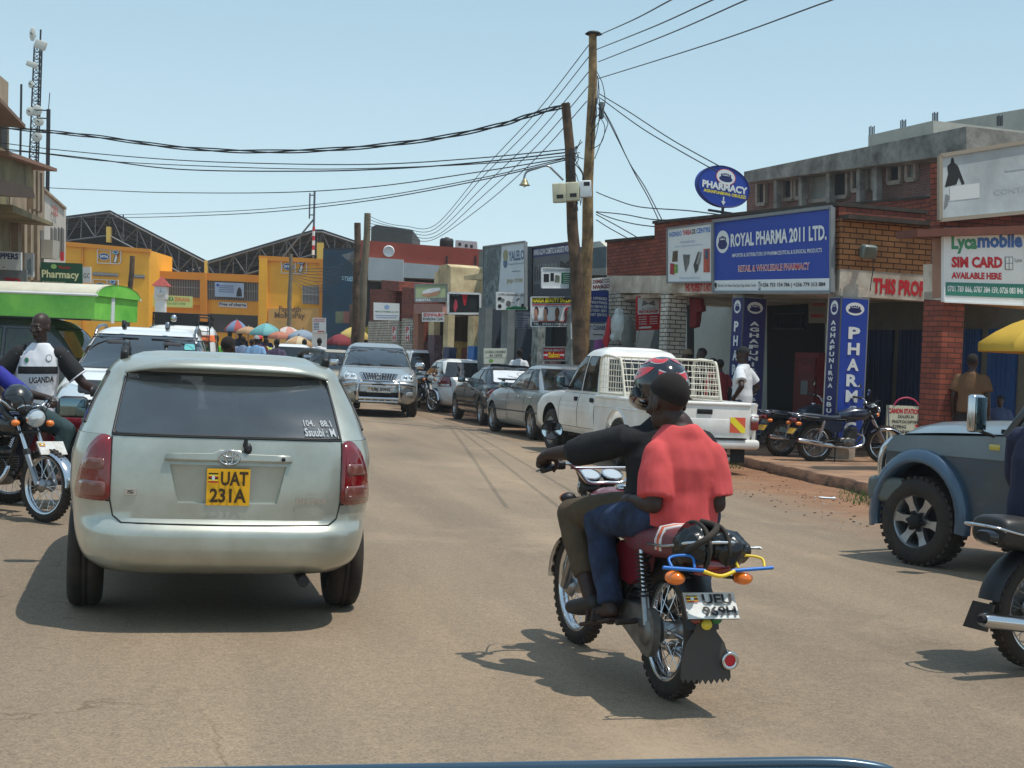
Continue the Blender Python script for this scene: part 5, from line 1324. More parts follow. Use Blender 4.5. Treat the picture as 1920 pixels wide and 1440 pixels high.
 for sg in (-1,1):
  c.bar((sg*xb,1.58,1.12),(sg*xt,1.12,H-.05),.06,.06,LCP,.015);c.bar((sg*xb,.45,1.1),(sg*xt,.45,H-.05),.05,.10,LCP,.01);c.bar((sg*xb,-.74,1.1),(sg*xt,-.55,H-.05),.06,.10,LCP,.015)
 c.bar((-xb,1.6,1.15),(xb,1.6,1.15),.05,.06,BLACK);c.build('cabin',R)
 for sg in (-1,1):
  for a in ([(.50,1.12),(1.55,1.12),(1.13,H-.06),(.50,H-.06)],[(-.70,1.12),(.40,1.12),(.40,H-.06),(-.55,H-.06)]):
   g=MB();g.prism([V((sg*(xb-(xb-xt)*(z-1.12)/.67),y,z)) for y,z in a],V((-sg*.006,0,0)),CGLASS);g.build('side_window',R)
 g=MB();g.prism([V((-xb,1.58,1.15)),V((xb,1.58,1.15)),V((xt,1.13,H-.06)),V((-xt,1.13,H-.06))],V((0,-.006,0)),CGLASS);g.build('windscreen',R)
 for x in (-.36,.36):
  s=MB();s.box((x,.5,1.18),(.46,.14,.6),SEATM,Mx.Rotation(-.15,3,'X'),.05);s.box((x,.46,1.55),(.26,.1,.17),SEATM,None,.04);s.build('seat',R)
 for sg in (-1,1):
  m=MB();m.box((sg*.96,1.72,1.30),(.16,.08,.30),CHROME,None,.03,3);m.box((sg*.96,1.672,1.30),(.13,.012,.26),mat('mirror_glass',(120,140,146),.03,1.0),None,.004);m.tube([(sg*.78,1.66,1.12),(sg*.90,1.72,1.16),(sg*.92,1.72,1.2)],.014,BLACK,8);m.build('wing_mirror',R)
 return R
offroader()
# ---------------------------------------------------------------- other motorbikes and their riders
DKB=paintm('black_tank_paint',(20,24,30),.25,.1,.25,.9)
BLUB=paintm('dark_blue_tank_paint',(30,44,66),.3,.2,.25,.8)
REDB=paintm('red_tank_paint',(138,22,38),.28,.1,.2,.9)
d1=V((.80,-.60,0));fp=at(84,978);l1_=fp-d1*1.235
lb,LBM=bike('motorbike','black motorbike with muddy wheels and white front plate at the left edge',(l1_.x,l1_.y,0),math.atan2(-d1.x,d1.y),DKB,steer=.05,fplate=True,mirrors=False,crash=False)
rb,RBM=bike('motorbike','red motorbike behind the black one with a rider in white jersey on it',(-4.5,13.0,0),math.radians(-84),REDB,steer=-.12,mirrors=True,mz=-.10)
d2=V((.90,.44,0));rp=at(1940,1252)
eb,EBM=bike('motorbike','black motorbike with long chrome exhaust cut off by the right edge',(rp.x,rp.y,0),math.atan2(-d2.x,d2.y),DKB,steer=.0,sig=False)
for c in list(eb.children):
 if c.name.startswith('tail_light'):bpy.data.objects.remove(c,do_unlink=True);continue
 if c.name.startswith('exhaust'):c.location=(.01,-.16,-.04)
 if c.name.startswith('seat'):c.scale=(1.1,1.12,1.7);c.location=(0,-.03,-.50)
pb,PBM=bike('motorbike','dark blue motorbike on its stand on the pavement by the pharmacy column',(4.74,22.35,.13),math.radians(-73),BLUB,seat=mat('seat_blue_black',(28,40,54),.4,var=.2),steer=-.35,stand=True,plates=((PLY,[],.5,.20,.10),None),mz=.02)
kb=copy_thing(pb,(4.40,23.35,.13),math.radians(-60),'dark motorbike half hidden behind the parked dark blue one','motorbikes parked on the pavement');pb['group']='motorbikes parked on the pavement'
dp=at(806,772);d3=V((.52,-.85,0))
fb=copy_thing(lb,(dp.x-d3.x*1.235,dp.y-d3.y*1.235,0),math.atan2(-d3.x,d3.y),'dark motorbike parked between the silver SUV and the white hatchback',None,1.12)
JERW=mat('jersey_white',(218,220,224),.8,var=.06,vs=6);JERB=mat('jersey_black',(20,20,22),.8)
TEALT=mat('teal_trousers',(44,66,68),.9,var=.2,vs=7)
UJ=dict(pel=(0,.18,.86),chest=(.03,.22,1.20),neck=(.045,.24,1.46),head=(.07,.235,1.605),
 shL=(.0,.41,1.345),shR=(.05,.05,1.35),elL=(-.02,.62,1.10),elR=(.08,-.14,1.12),wrL=(-.16,.80,1.0),wrR=(.26,.02,.95),
 hfL=(-.5,.8,-.3),hfR=(.6,.6,-.3),hbL=(0,.3,1),hbR=(.2,.2,1),hipL=(-.10,.20,.84),hipR=(.11,.16,.84),knL=(-.27,.60,.74),knR=(.32,.55,.70),anL=(-.24,.40,.36),anR=(.36,.42,.30),toeL=(-.25,.58,.30),toeR=(.38,.58,.24),bw=1.05)
UJ['hr']=axes((.9,-.40,-.06))
uj=person('person','man in white and black football jersey lettered UGANDA sitting on the red motorbike',(-4.5,13.0,0),math.radians(-84),UJ,dict(shirt=JERW,trousers=TEALT,shoes=LEATH,sleeve=.02,hem=.10,loose=.03,wrinkle=.008),tf=(.98,.2,0),face=(.9,-.40,-.06),hair=False,eyes=True,vox=.008)
def jersey():
 R=uj;TX=axes((.98,.2,0));X,Y=V(TX.col[0]),V(TX.col[1]);ch=V(UJ['chest']);nk=V(UJ['neck'])
 sl=MB()
 for s in 'LR':
  a,e=V(UJ['sh'+s]),V(UJ['el'+s]);q=a.lerp(e,.72)
  sl.tube([a.lerp(nk,.42)+V((0,0,-.02)),a+V((0,0,.0)),a.lerp(q,.5),q],[.07,.083,.088,.09],JERB,16);sl.ell(a,(.083,.083,.083),JERB)
 sl.build('sleeve',R,remesh=.01,smooth_it=2,disp=.005,dscale=9)
 cf=MB()
 for s in 'LR':
  a,e=V(UJ['sh'+s]),V(UJ['el'+s]);q=a.lerp(e,.72);d=(e-a).normalized();fr=frame_from(d)
  cf.tube([q+(fr[0]*math.cos(2*PI*j/20)+fr[2]*math.sin(2*PI*j/20))*.088 for j in range(20)],.007,JERW,6,closed=True)
 cf.tube([nk+V((.066*math.cos(t),.062*math.sin(t),-.03-.012*math.sin(t))) for t in [2*PI*j/24 for j in range(24)]],.014,JERB,8,closed=True)
 cf.build('collar',R)
 from mathutils.bvhtree import BVHTree
 so_=[c for c in R.children if c.name.startswith('shirt')][0];me=so_.data
 bv=BVHTree.FromPolygons([v.co.copy() for v in me.vertices],[list(p.vertices) for p in me.polygons])
 def proj(u,z,off=.004):
  o=ch-X*u;o.z=z;h=bv.ray_cast(o+Y*.6,-Y)
  return (h[0]+Y*off) if h[0] else o+Y*.14
 pr=MB()
 pr.grid([[proj(-.17+.34*i/16,1.24-.022*j+.012*(i/16)) for i in range(17)] for j in range(4)],JERB,True)
 vs,fs=text_geo('UGANDA',.03);pr.add([proj(-.07+.21*a,1.09+.055*b+.02*a,.006) for a,b in vs],fs,SBLACK)
 for (u,z,r_) in ((.09,1.325,.028),(-.10,1.30,.02)):
  pr.add([proj(u+r_*math.cos(2*PI*j/12),z+r_*1.2*math.sin(2*PI*j/12),.005) for j in range(12)],[list(range(12))],SGREY)
  pr.add([proj(u+r_*.75*math.cos(2*PI*j/12),z+r_*.9*math.sin(2*PI*j/12),.0065) for j in range(12)],[list(range(12))],JERW if u>0 else SGREEN)
 pr.build('jersey_print',R)
 wt=MB();w=V(UJ['wrL']);d=(w-V(UJ['elL'])).normalized();fr=frame_from(d);wt.tube([w-d*.02+(fr[0]*math.cos(2*PI*j/18)+fr[2]*math.sin(2*PI*j/18))*.031 for j in range(18)],.008,CHROME,6,closed=True);wt.build('wristwatch',R)
jersey()
BLUS=mat('blue_shirt',(40,44,140),.85,var=.15,vs=6)
LJ=dict(pel=(0,.16,.80),chest=(0,.20,1.08),neck=(0,.26,1.30),head=(0,.30,1.42),shL=(-.17,.22,1.19),shR=(.17,.22,1.19),elL=(-.25,.50,1.02),elR=(.25,.50,1.02),wrL=(-.36,.70,.99),wrR=(.36,.70,.99),
 hfL=(0,1,-.3),hfR=(0,1,-.3),hipL=(-.1,.22,.79),hipR=(.1,.22,.79),knL=(-.27,.58,.74),knR=(.27,.58,.74),anL=(-.24,.40,.36),anR=(.24,.40,.36),toeL=(-.25,.58,.30),toeR=(.25,.58,.30))
person('person','rider in blue shirt cut off by the left edge above the black motorbike',(l1_.x,l1_.y,0),math.atan2(-d1.x,d1.y),LJ,dict(shirt=BLUS,trousers=NAVYC,shoes=LEATH,sleeve=1.3),vox=.010)
hp=at(30,972);hc=atY(32,757,fp.y+.25)
helmet('helmet','plain black helmet hanging on the handlebar of the left edge motorbike',(0,0,0),axes((.4,-.7,-.55)),hc,0.0,flames=False,base=mat('helmet_grey_black',(26,28,30),.3,coat=.6))
EJ=dict(pel=(0,-.02,.80),chest=(0,.0,1.08),neck=(0,.03,1.30),head=(0,.06,1.42),shL=(-.17,.0,1.19),shR=(.17,.0,1.19),elL=(-.24,.08,.95),elR=(.24,.08,.95),wrL=(-.2,.32,.88),wrR=(.2,.32,.88),
 hfL=(0,1,0),hfR=(0,1,0),hipL=(-.1,.05,.79),hipR=(.1,.05,.79),knL=(-.27,.42,.73),knR=(.27,.42,.73),anL=(-.24,.14,.38),anR=(.235,.06,.40),toeL=(-.25,.32,.31),toeR=(.25,.23,.335))
person('person','passenger in navy shirt and olive trousers cut off by the right edge',(rp.x,rp.y,0),math.atan2(-d2.x,d2.y),EJ,dict(shirt=NAVYC,trousers=mat('olive_trousers',(84,92,84),.9,var=.2,vs=7),shoes=LEATH,sandal=True,sleeve=1.5),vox=.009)
def stand(name,label,loc,rz,cl,s=1.0,lean=0.0,vox=.012,arms='down',face=(0,1,0),group=None,hair=True,bw=1.0,eyes=False):
 J=dict(pel=(0,0,.95),chest=(0,.01,1.24),neck=(0,.0,1.47),head=(0,.025,1.60),shL=(-.18,0,1.38),shR=(.18,0,1.38),hipL=(-.09,0,.92),hipR=(.09,0,.92),knL=(-.10,.03,.49),knR=(.11,.05,.49),anL=(-.11,-.02,.09),anR=(.12,.02,.09),toeL=(-.14,.17,.03),toeR=(.16,.2,.03),bw=bw)
 if arms=='down':J.update(elL=(-.24,-.03,1.10),elR=(.24,-.03,1.10),wrL=(-.24,.06,.86),wrR=(.24,.06,.86),hfL=(0,.1,-1),hfR=(0,.1,-1),hbL=(-1,0,0),hbR=(1,0,0))
 elif arms=='hip':J.update(elL=(-.34,-.10,1.14),elR=(.34,-.12,1.12),wrL=(-.19,.05,.98),wrR=(.20,.0,.96),hfL=(.6,.5,-.4),hfR=(-.6,.5,-.4),hbL=(-1,0,0.3),hbR=(1,0,.3))
 else:J.update(elL=(-.24,.05,1.12),elR=(.24,.05,1.12),wrL=(-.15,.28,1.14),wrR=(.15,.28,1.14),hfL=(.3,1,0),hfR=(-.3,1,0),hbL=(0,0,1),hbR=(0,0,1))
 J['hr']=axes(face)
 return person(name,label,loc,rz,J,cl,vox=vox,scale=s,group=group,hair=hair,face=face,eyes=eyes)
mp=at(1386,868,.02)
wm=stand('person','man in white t-shirt, dark cap and jeans standing behind the white pickup',(mp.x,mp.y,.02),math.radians(62),dict(shirt=WTEE,trousers=JEAN,shoes=mat('white_shoe',(205,205,202),.6),sleeve=.7,loose=.025),s=1.08,arms='hip',vox=.010,face=(.25,1,-.05),hair=False,eyes=True)
cp_=MB();c0=V((0,.025,1.60));hr_=axes((.25,1,-.05));CAPM=mat('cap_dark',(24,26,28),.9);rows=[]
for i in range(9):
 th=i/8*1.5;rows.append([c0+hr_ @ V((.084*math.sin(th)*math.cos(2*PI*j/28),-.012+.106*math.sin(th)*math.sin(2*PI*j/28),.03+.10*math.cos(th))) for j in range(28)])
cp_.grid(rows,CAPM,True,cu=True,flip=True)
cp_.grid([[c0+hr_ @ V((.078*math.cos(a)*k,-.012+.098*math.sin(a)+(k-1)*.35*1.0,.037-.02*(k-1))) for a in [PI*.12+PI*.76*j/12 for j in range(13)]] for k in (.98,1.1,1.22)],CAPM,True)
cp_.build('cap',wm)
# ---------------------------------------------------------------- buildings of the right row
RBRK=brick('red_brick',(150,76,54),(122,58,44),(70,44,36),.23,.075,.008)
TBRK=brick('tan_brick',(190,134,84),(168,114,70),(74,46,30),.24,.088,.010)
WBRK=brick('white_brick',(208,202,188),(192,186,172),(70,66,60),.24,.085,.010)
DBRK=brick('raw_brick',(126,70,58),(104,60,50),(110,98,90),.24,.085,.016)
WPLAS=mat('white_plaster',(212,206,192),.85,var=.22,vs=1.6,bump=.2,bs=20,dirt=(160,138,116))
CONC=mat('raw_concrete',(140,138,130),.9,var=.4,vs=1.2,bump=.4,bs=9,dirt=(88,86,80))
LCONC=mat('light_concrete',(168,166,156),.9,var=.2,vs=1.2,bump=.2,bs=9)
GREYW=mat('grey_wall',(104,112,114),.85,var=.25,vs=1.5);DGREYW=mat('dark_grey_wall',(62,70,76),.85,var=.25,vs=1.5)
CREAM=mat('cream_wall',(220,202,158),.85,var=.18,vs=1.4,dirt=(170,146,110));PINKW=mat('pink_wall',(176,120,96),.85,var=.2,vs=1.4)
DARKIN=mat('interior_shade',(30,29,28),.95,var=.3,vs=2);SHOPW=mat('shop_wall',(186,196,190),.85,var=.15,vs=1.2)  # flat dark colour stands in for the shade inside shops and windows
BLUED=mat('blue_door',(24,44,84),.5,var=.2,vs=2);COPE=mat('coping_dark',(70,62,54),.95,var=.4,vs=3)
def fobj(mb,name,parent=None,base=None):
 b=base or FO
 Mi=(Mx.Translation(b) @ Mx.Rotation(TH,4,'Z')).inverted()
 mb.v=[Mi @ p for p in mb.v]
 o=mb.build(name,parent)
 if parent is None:o.matrix_world=Mi.inverted()
 return o
def proot(name,label,cat,base=None,group=None):
 b=base or FO
 return thing(name,label,cat,b,TH,group)
def pq(x0,y0,x1,y1,pa,w=0.0,yr0=None,yr1=None):
 P=F(pa,600,w);yr0=y0 if yr0 is None else yr0;yr1=y1 if yr1 is None else yr1
 return [on_plane(a,b,P,UD) for a,b in ((x0,y1),(x1,yr1),(x1,yr0),(x0,y0))]
def column(mb,px0,pxc,ztop,m,w=0.0,side=.38,z0=.0):
 a=FZ(px0,0,w);c=FZ(pxc,0,w)
 pts=[c,a,a+ND*side,c+ND*side];mb.prism([p+V((0,0,z0)) for p in pts],V((0,0,ztop-z0)),m)
# ---- building with the pharmacy
A=proot('shop_building','long red brick shop building with white brick columns carrying the blue pharmacy sign','building')
def zf(px,py,w=0.0):return F(px,py,w).z
m=MB()
m.prism([F(1138,517),F(1227,517),F(1227,447),F(1138,455)],ND*1.65,RBRK);fobj(m,'parapet',A)
m=MB();m.prism([F(1227,517),F(1569,508),F(1574,386),F(1227,420)],ND*1.645,RBRK);fobj(m,'parapet',A)
m=MB();m.prism([F(1138,549),F(1566,552),F(1568,507.5),F(1138,516.5)],ND*1.66-UD*.0,WPLAS);fobj(m,'fascia_beam',A)
m=MB()
for a,b in (((1138,455),(1227,447)),((1227,420),(1575,386))):
 p,q=F(*a),F(*b);m.prism([p-ND*.05,q-ND*.05,q-ND*.05+V((0,0,.06)),p-ND*.05+V((0,0,.06))],ND*1.72,COPE)
fobj(m,'coping',A)
C0=F(1576,450);ze=lambda py:on_plane(1600,py,C0,UD).z
m=MB();a=V((C0.x,C0.y,0));D=1.72
m.prism([a-UD*.003+V((0,0,ze(507))),a-UD*.003+ND*D+V((0,0,ze(507))),a-UD*.003+ND*D+V((0,0,ze(411))),a-UD*.003+V((0,0,ze(411)))],UD*.22,TBRK)
m.prism([a+V((0,0,ze(507)))-ND*.004,a+UD*.3+V((0,0,ze(507)))-ND*.004,a+UD*.3+V((0,0,ze(411)))-ND*.004,a+V((0,0,ze(411)))-ND*.004],ND*.1,TBRK);fobj(m,'end_wall',A)
m=MB();m.prism([a-UD*.03+V((0,0,ze(556))),a-UD*.03+ND*(D+.1)+V((0,0,ze(556))),a-UD*.03+ND*(D+.1)+V((0,0,ze(506))),a-UD*.03+V((0,0,ze(506)))],UD*.25,WPLAS)
q=[a-UD*.033+ND*.62+V((0,0,ze(548))),a-UD*.033+ND*1.62+V((0,0,ze(548))),a-UD*.033+ND*1.62+V((0,0,ze(518))),a-UD*.033+ND*.62+V((0,0,ze(518)))]
draw(m,q,[('t',SRED,'THIS PROP',0,0,1,1,.05)],.002);fobj(m,'end_beam',A)
m=MB();m.bar(a-UD*.05+V((0,0,ze(409))),a-UD*.05+ND*(D+.2)+V((0,0,ze(409))),.3,.07,COPE);fobj(m,'coping',A)
zb=zf(1400,551)
for px0,pxc in ((1138,1159),(1236,1250)):
 m=MB();column(m,px0,pxc,zf(px0,549)-.002,WBRK,side=.42);
 c=FZ(pxc,0)
 o=fobj(m,'column',A)
for px0,pxc in ((1371,1391),(1549,1573)):
 m=MB();column(m,px0,pxc,zb-.002,WPLAS,.02,side=.40);fobj(m,'column',A)
m=MB();b0,b1=FZ(1138,0),FZ(1558,0)
m.prism([b0+ND*.1+V((0,0,zb+.05)),b1+ND*.1+V((0,0,zb+.05)),b1+ND*4.2+V((0,0,zb+.05)),b0+ND*4.2+V((0,0,zb+.05))],V((0,0,.1)),WPLAS);fobj(m,'ceiling',A)
m=MB();wb=3.0;f0,f1=FZ(1138,0,wb)+UD*4,FZ(1577,0,wb)-UD*.2
m.prism([f0,f1,f1+V((0,0,zb+.05)),f0+V((0,0,zb+.05))],ND*.2,SHOPW)
def onback(m,x0,y0,x1,y1,mt,w=wb-.02):m.prism([F(x0,y1,w),F(x1,y1,w),F(x1,y0,w),F(x0,y0,w)],ND*.015,mt)
fobj(m,'back_wall',A)
for q in ((1438,556,1545,800),(1180,615,1236,800),(1288,556,1300,800)):m=MB();onback(m,*q,DARKIN);fobj(m,'shop_shade_panel',A)  # dark sheets on the back wall take the place of shaded shop interiors
m=MB()
for i in range(16):
 p=F(1452+i*3.6,588,wb-.05);q=F(1452+i*3.6,616,wb-.05);m.bar(p,q,.018,.018,DSTEEL)
m.bar(F(1450,588,wb-.05),F(1510,588,wb-.05),.03,.03,DSTEEL);m.bar(F(1450,616,wb-.05),F(1510,616,wb-.05),.03,.03,DSTEEL);fobj(m,'window_grille',A)
m=MB();draw(m,fq(1284,530,1335,547,-.001),[('t',SRED,'THIS PROPERTY IS NOT',0,0,1,1,.04)],.003);fobj(m,'painted_lettering',A)
def crest(u,v,r,asp,ink=SNAVY):
 return [('e',SWHITE,u,v,r,r*asp),('e',ink,u,v-r*asp*.25,r*.72,r*asp*.42)]+[('e',ink,u+r*x,v+r*asp*(.28+y),r*.10,r*asp*.12) for x,y in ((-.45,0),(-.22,.08),(0,.14),(.22,.08),(.45,0))]+[('r',ink,u-r*.55,v+r*asp*.02,u+r*.55,v+r*asp*.16)]
sign('pharmacy_sign','large blue pharmacy sign with white letters and crest on the red brick parapet',fq(1339,415,1560,548,-.14,388,548),SBLUE,
 [('r',SWHITE,0,0,1,.165)]+crest(.085,.70,.062,2.55)+[('t',SWHITE,'ROYAL PHARMA 2011 LTD.',.165,.615,.965,.80,.035),('t',SWHITE,'IMPORTER & DISTRIBUTORS OF PHARMACEUTICAL & SURGICAL PRODUCTS',.18,.475,.93,.525,.012),
     ('t',SWHITE,'RETAIL & WHOLESALE PHARMACY',.236,.272,.838,.362,.045),('t',SRED,'RETAIL & WHOLESALE PHARMACY',.24,.28,.834,.354,.008),('t',SBLACK,'Plot No. 3A, Nizam Road Jinja Opp. Enkabi Center',.045,.06,.40,.115,.0),('r',SBLACK,.418,.03,.432,.135),('r',SWHITE,.421,.045,.429,.12),
     ('t',SBLACK,'+256 753 154 786 | +256 779 313 884',.437,.055,.955,.12,.012),('e',SBLACK,.022,.105,.010,.03),('p',SBLACK,[(.013,.095),(.031,.095),(.022,.045)])],frame=.05,edge=SGREY)
IM=lambda n,c:mat(n,c,.6,var=.5,vs=9)
sign('stationery_sign','pale stationery sign with pictures of pens left of the big blue pharmacy sign',fq(1252,429,1336,530,-.10,418,529),SWHITE,
 [('t',mat('ink_blue',(70,120,190),.6),'NGENDO',.04,.84,.33,.93,.03),('t',SRED,'THREA',.35,.845,.55,.935,.03),('t',SBLACK,'DS',.56,.848,.64,.938,.03),('t',mat('ink_blue',(70,120,190),.6),'CENTRE',.66,.85,.96,.94,.03),
     ('t',mat('ink_pale',(140,170,205),.6),'STATIONERY SHOP',.30,.70,.62,.74,0),('t',mat('ink_pale',(140,170,205),.6),'Dealers in threads and general stationery',.18,.63,.80,.67,0),
     ('p',IM('art_brown',(92,76,56)),[(.11,.38),(.24,.38),(.24,.58),(.13,.57)]),('p',IM('art_red',(170,50,60)),[(.06,.16),(.16,.14),(.17,.34),(.07,.36)]),('p',IM('art_green',(120,170,70)),[(.16,.16),(.24,.18),(.24,.33),(.17,.33)]),
     ('p',IM('art_grey',(110,112,108)),[(.36,.50),(.52,.49),(.50,.34),(.42,.18),(.39,.3)]),('p',IM('art_pen',(64,64,60)),[(.60,.30),(.70,.53),(.74,.52),(.70,.22),(.64,.16)]),('p',IM('art_silver',(150,150,148)),[(.66,.32),(.73,.54),(.78,.5),(.73,.30)]),
     ('r',IM('art_orange',(196,90,70)),.82,.17,.95,.57),('r',IM('art_wire',(60,90,120)),.85,.4,.92,.55),('t',mat('ink_pale',(140,170,205),.6),'Wholesale and retail trading',.28,.05,.74,.10,0)],frame=.03,edge=SGREY)
OV=proot('oval_sign','blue oval rooftop sign reading PHARMACY with a white arrow','sign')
P=F(1358,400,.3);oc=on_plane(1357,350,P,UD);rx,rz_=54/FPX*oc.y,38/FPX*oc.y
m=MB();pl=[oc+ND*(rx*math.cos(t))+V((0,0,rz_*math.sin(t)))+V((0,0,-.045*math.cos(t))) for t in [2*PI*j/48 for j in range(48)]]
m.prism(pl,UD*.14,SBLUE);q=[oc-ND*rx+V((0,0,-rz_+.045)),oc+ND*rx+V((0,0,-rz_-.045)),oc+ND*rx+V((0,0,rz_-.045)),oc-ND*rx+V((0,0,rz_+.045))];q=[p-UD*.002 for p in q]
draw(m,q,[('e',SRED,.53,.74,.195,.20)]+crest(.53,.74,.18,1.02)+[('t',SWHITE,'PHARMACY',.08,.40,.96,.58,.05),('t',SYEL,'AGHAFUNIRWA OBULEZI',.11,.29,.93,.37,.03),('r',SWHITE,.488,.10,.512,.25),('p',SWHITE,[(.455,.14),(.5,.04),(.545,.14)])],.004)
fobj(m,'panel',OV)
m=MB();rim=pl+[pl[0]];m.tube([p-UD*.003 for p in rim],.012,SNAVY,6);fobj(m,'rim',OV)
m=MB();m.bar(oc+V((0,0,-rz_)),oc+V((0,0,-rz_-.25)),.05,.05,DSTEEL);m.bar(oc-ND*.3+V((0,0,-rz_-.08)),oc+ND*1.6+V((0,0,-rz_-.2)),.06,.04,DSTEEL);fobj(m,'bracket',OV)
def banner(px0,pxc,pxr,yt,yb,la,lb_,label,fp=.0):
 r=proot('column_banner',label,'banner',None,'blue banner boxes on the columns')
 a,c=FZ(px0,0,-.06),FZ(pxc,0,-.06);zt=zf(pxc,yt);z0=.35;w=(FZ(pxc,0,-.06)-a).length
 wr=.40
 e=c+ND*(.52 if fp else .48)
 def face(p,q_,items,nm):
  mm=MB();Q=[p+V((0,0,z0)),q_+V((0,0,z0)),q_+V((0,0,zt)),p+V((0,0,zt))];n_=quad_map(Q)[1]
  mm.prism(Q,n_*-.03,SGREY);mm.poly([x+n_*.002 for x in [Q[0].lerp(Q[1],.04)+V((0,0,.03)),Q[1].lerp(Q[0],.04)+V((0,0,.03)),Q[2].lerp(Q[3],.04)-V((0,0,.03)),Q[3].lerp(Q[2],.04)-V((0,0,.03))]],SBLUE if fp and nm=='front_panel' else SNAVY)
  draw(mm,Q,items,.004);fobj(mm,nm,r)
 def letters(t,v1,dv,h,u0,u1):return [('t',SWHITE,ch,u0+(.0 if ch !='I' else (u1-u0)*.35),v1-dv*i-h,u1-(.0 if ch !='I' else (u1-u0)*.35),v1-dv*i,.03) for i,ch in enumerate(t) if ch !=' ']
 face(a,c,crest(.5,.925,.30,.16)+la,'street_panel');face(c,e,crest(.5,.92,.33,.13)+lb_,'front_panel')
 return letters
L=lambda t,v1,dv,h,u0,u1:[('t',SWHITE,ch,u0 if ch !='I' else u0+(u1-u0)*.38,v1-dv*i-h,u1 if ch !='I' else u1-(u1-u0)*.38,v1-dv*i,.04) for i,ch in enumerate(t) if ch !=' ']
banner(1370,1391,1434,556,700,L('PHARMACY',.82,.105,.075,.30,.70),L('AGHAFUNIRWA OBULEZI',.82,.042,.03,.30,.70),'blue column banner behind the man in white t-shirt at the pickup tail')
banner(1551,1574,1626,556,900,L('AGHAFUNIRWA OBULEZI',.84,.042,.03,.30,.70),L('PHARMACY',.80,.105,.080,.30,.72),'blue column banner lettered PHARMACY behind the parked dark blue motorbike',.1)
sign('bookshop_sign','white and red bookshop sign hanging between the white brick columns',pq(1194,557,1237,619,1215,.3,556,617),SWHITE,[('r',SRED,0,0,1,.47),('t',SGREY,'ALL SAINTS',.2,.61,.82,.67,.01),('t',SRED,'BOOKSHOP',.1,.51,.92,.60,.04),('p',SGREY,[(.2,.72),(.48,.78),(.8,.72),(.75,.9),(.5,.8),(.28,.9)]),('r',SWHITE,.08,.04,.62,.10)]+[('r',SWHITE,.08,.38-.07*i,.42,.40-.07*i) for i in range(4)]+[('r',SWHITE,.55,.38-.07*i,.9,.40-.07*i) for i in range(4)],frame=.02,edge=SRED)
wl_=proot('notice_board','dim painted notice reading THREADS on the back wall of the arcade','sign');m=MB()
onback(m,1516,560,1550,606,mat('dim_board',(150,140,124),.8,var=.15),wb-.06);draw(m,fq(1518,562,1549,604,wb-.065),[('t',SRED,'THREADS',.1,.72,.95,.92,.03),('r',SGREY,.1,.5,.9,.56),('t',SRED,'EMBRO',.1,.2,.9,.36,.02)],.004);fobj(m,'board',wl_)
fr_=proot('drinks_fridge','tall red drinks fridge in the shade between the two blue banners','fridge');m=MB();fa=F(1492,640,1.8);fa.z=.15;fa2=F(1537,640,1.8);fa2.z=.15
m.prism([fa,fa2,fa2+ND*.7,fa+ND*.7],V((0,0,1.75)),mat('fridge_red',(120,16,24),.4,var=.1));fobj(m,'cabinet',fr_)
m=MB();ww=fa2-fa;q=[fa+ww*.08+V((0,0,.1))-ND*.004,fa+ww*.92+V((0,0,.1))-ND*.004,fa+ww*.92+V((0,0,1.65))-ND*.004,fa+ww*.08+V((0,0,1.65))-ND*.004]
m.prism(q,ND*-.03,mat('fridge_door',(104,14,22),.3,coat=.5));draw(m,[p-ND*.031 for p in q],[('t',mat('fridge_script',(150,60,66),.5),'enjoy',.2,.05,.8,.12,.02),('r',SGREY,.35,.55,.7,.72),('t',mat('fridge_script',(150,60,66),.5),'Drinks',.2,.84,.9,.93,.02)],.004);fobj(m,'door',fr_)
fz=proot('freezer','small white cooler box against the pale wall of the arcade','cooler');m=MB();p=F(1355,690,1.6);p.z=.6;m.box(p+V((0,0,.35)),(.5,.5,.6),WHITE,Mx.Rotation(TH,3,'Z'),.04);fobj(m,'box',fz);m=MB();m.box(p+V((0,0,.02)),(.54,.54,.06),SGREY,Mx.Rotation(TH,3,'Z'),.01);fobj(m,'base',fz)
def cloth(name,label,pts,th,m_,cat,w=.2,remesh=.02):
 mm=MB();mm.prism([F(a,b,w) for a,b in pts],ND*th,m_);o=mm.build(name,None,remesh=remesh,smooth_it=3,disp=.025,dscale=5);tag(o,label,cat);return o
cloth('hanging_shirt','dark red shirt hanging beside the second white brick column',[(1290,556),(1310,560),(1316,583),(1306,586),(1303,612),(1292,616)],.12,mat('dark_red_cloth',(110,26,30),.9),'shirt',.4)
sk=MB();c_=F(1160,612,-.35);sm_=mat('sack_white',(186,194,192),.6,var=.15,vs=6)
sk.ell(c_,(.17,.17,.30),sm_);sk.ell(c_+V((0,0,.30)),(.10,.10,.08),sm_);sk.ell(c_+V((-.08,0,-.24)),(.10,.1,.1),sm_);sk.ell(c_+V((.09,0,-.24)),(.10,.1,.1),sm_)
tag(sk.build('sack',None,remesh=.02,smooth_it=3,disp=.03,dscale=7),'bulging white sack hanging on the far white brick column','sack')
sk=MB();c_=F(1176,625,-.2);sm2=mat('jacket_grey',(112,112,106),.9,var=.2,vs=6);sk.ell(c_,(.13,.12,.42),sm2);sk.ell(c_+V((.10,.0,-.05)),(.06,.06,.36),sm2)
tag(sk.build('jacket',None,remesh=.02,smooth_it=3,disp=.02,dscale=7),'grey jacket hanging beside the white sack on the column','jacket')
bn=at(1415,832,.15);r=thing('bin','blue plastic bin at the foot of the blue banner behind the pickup','bin',bn);m=MB();m.lathe([(0,0),(.13,0),(.165,.36),(.175,.36),(.175,.39),(.155,.39),(.12,.03),(0,.03)],mat('bin_blue',(26,54,150),.5),24);m.build('tub',r)
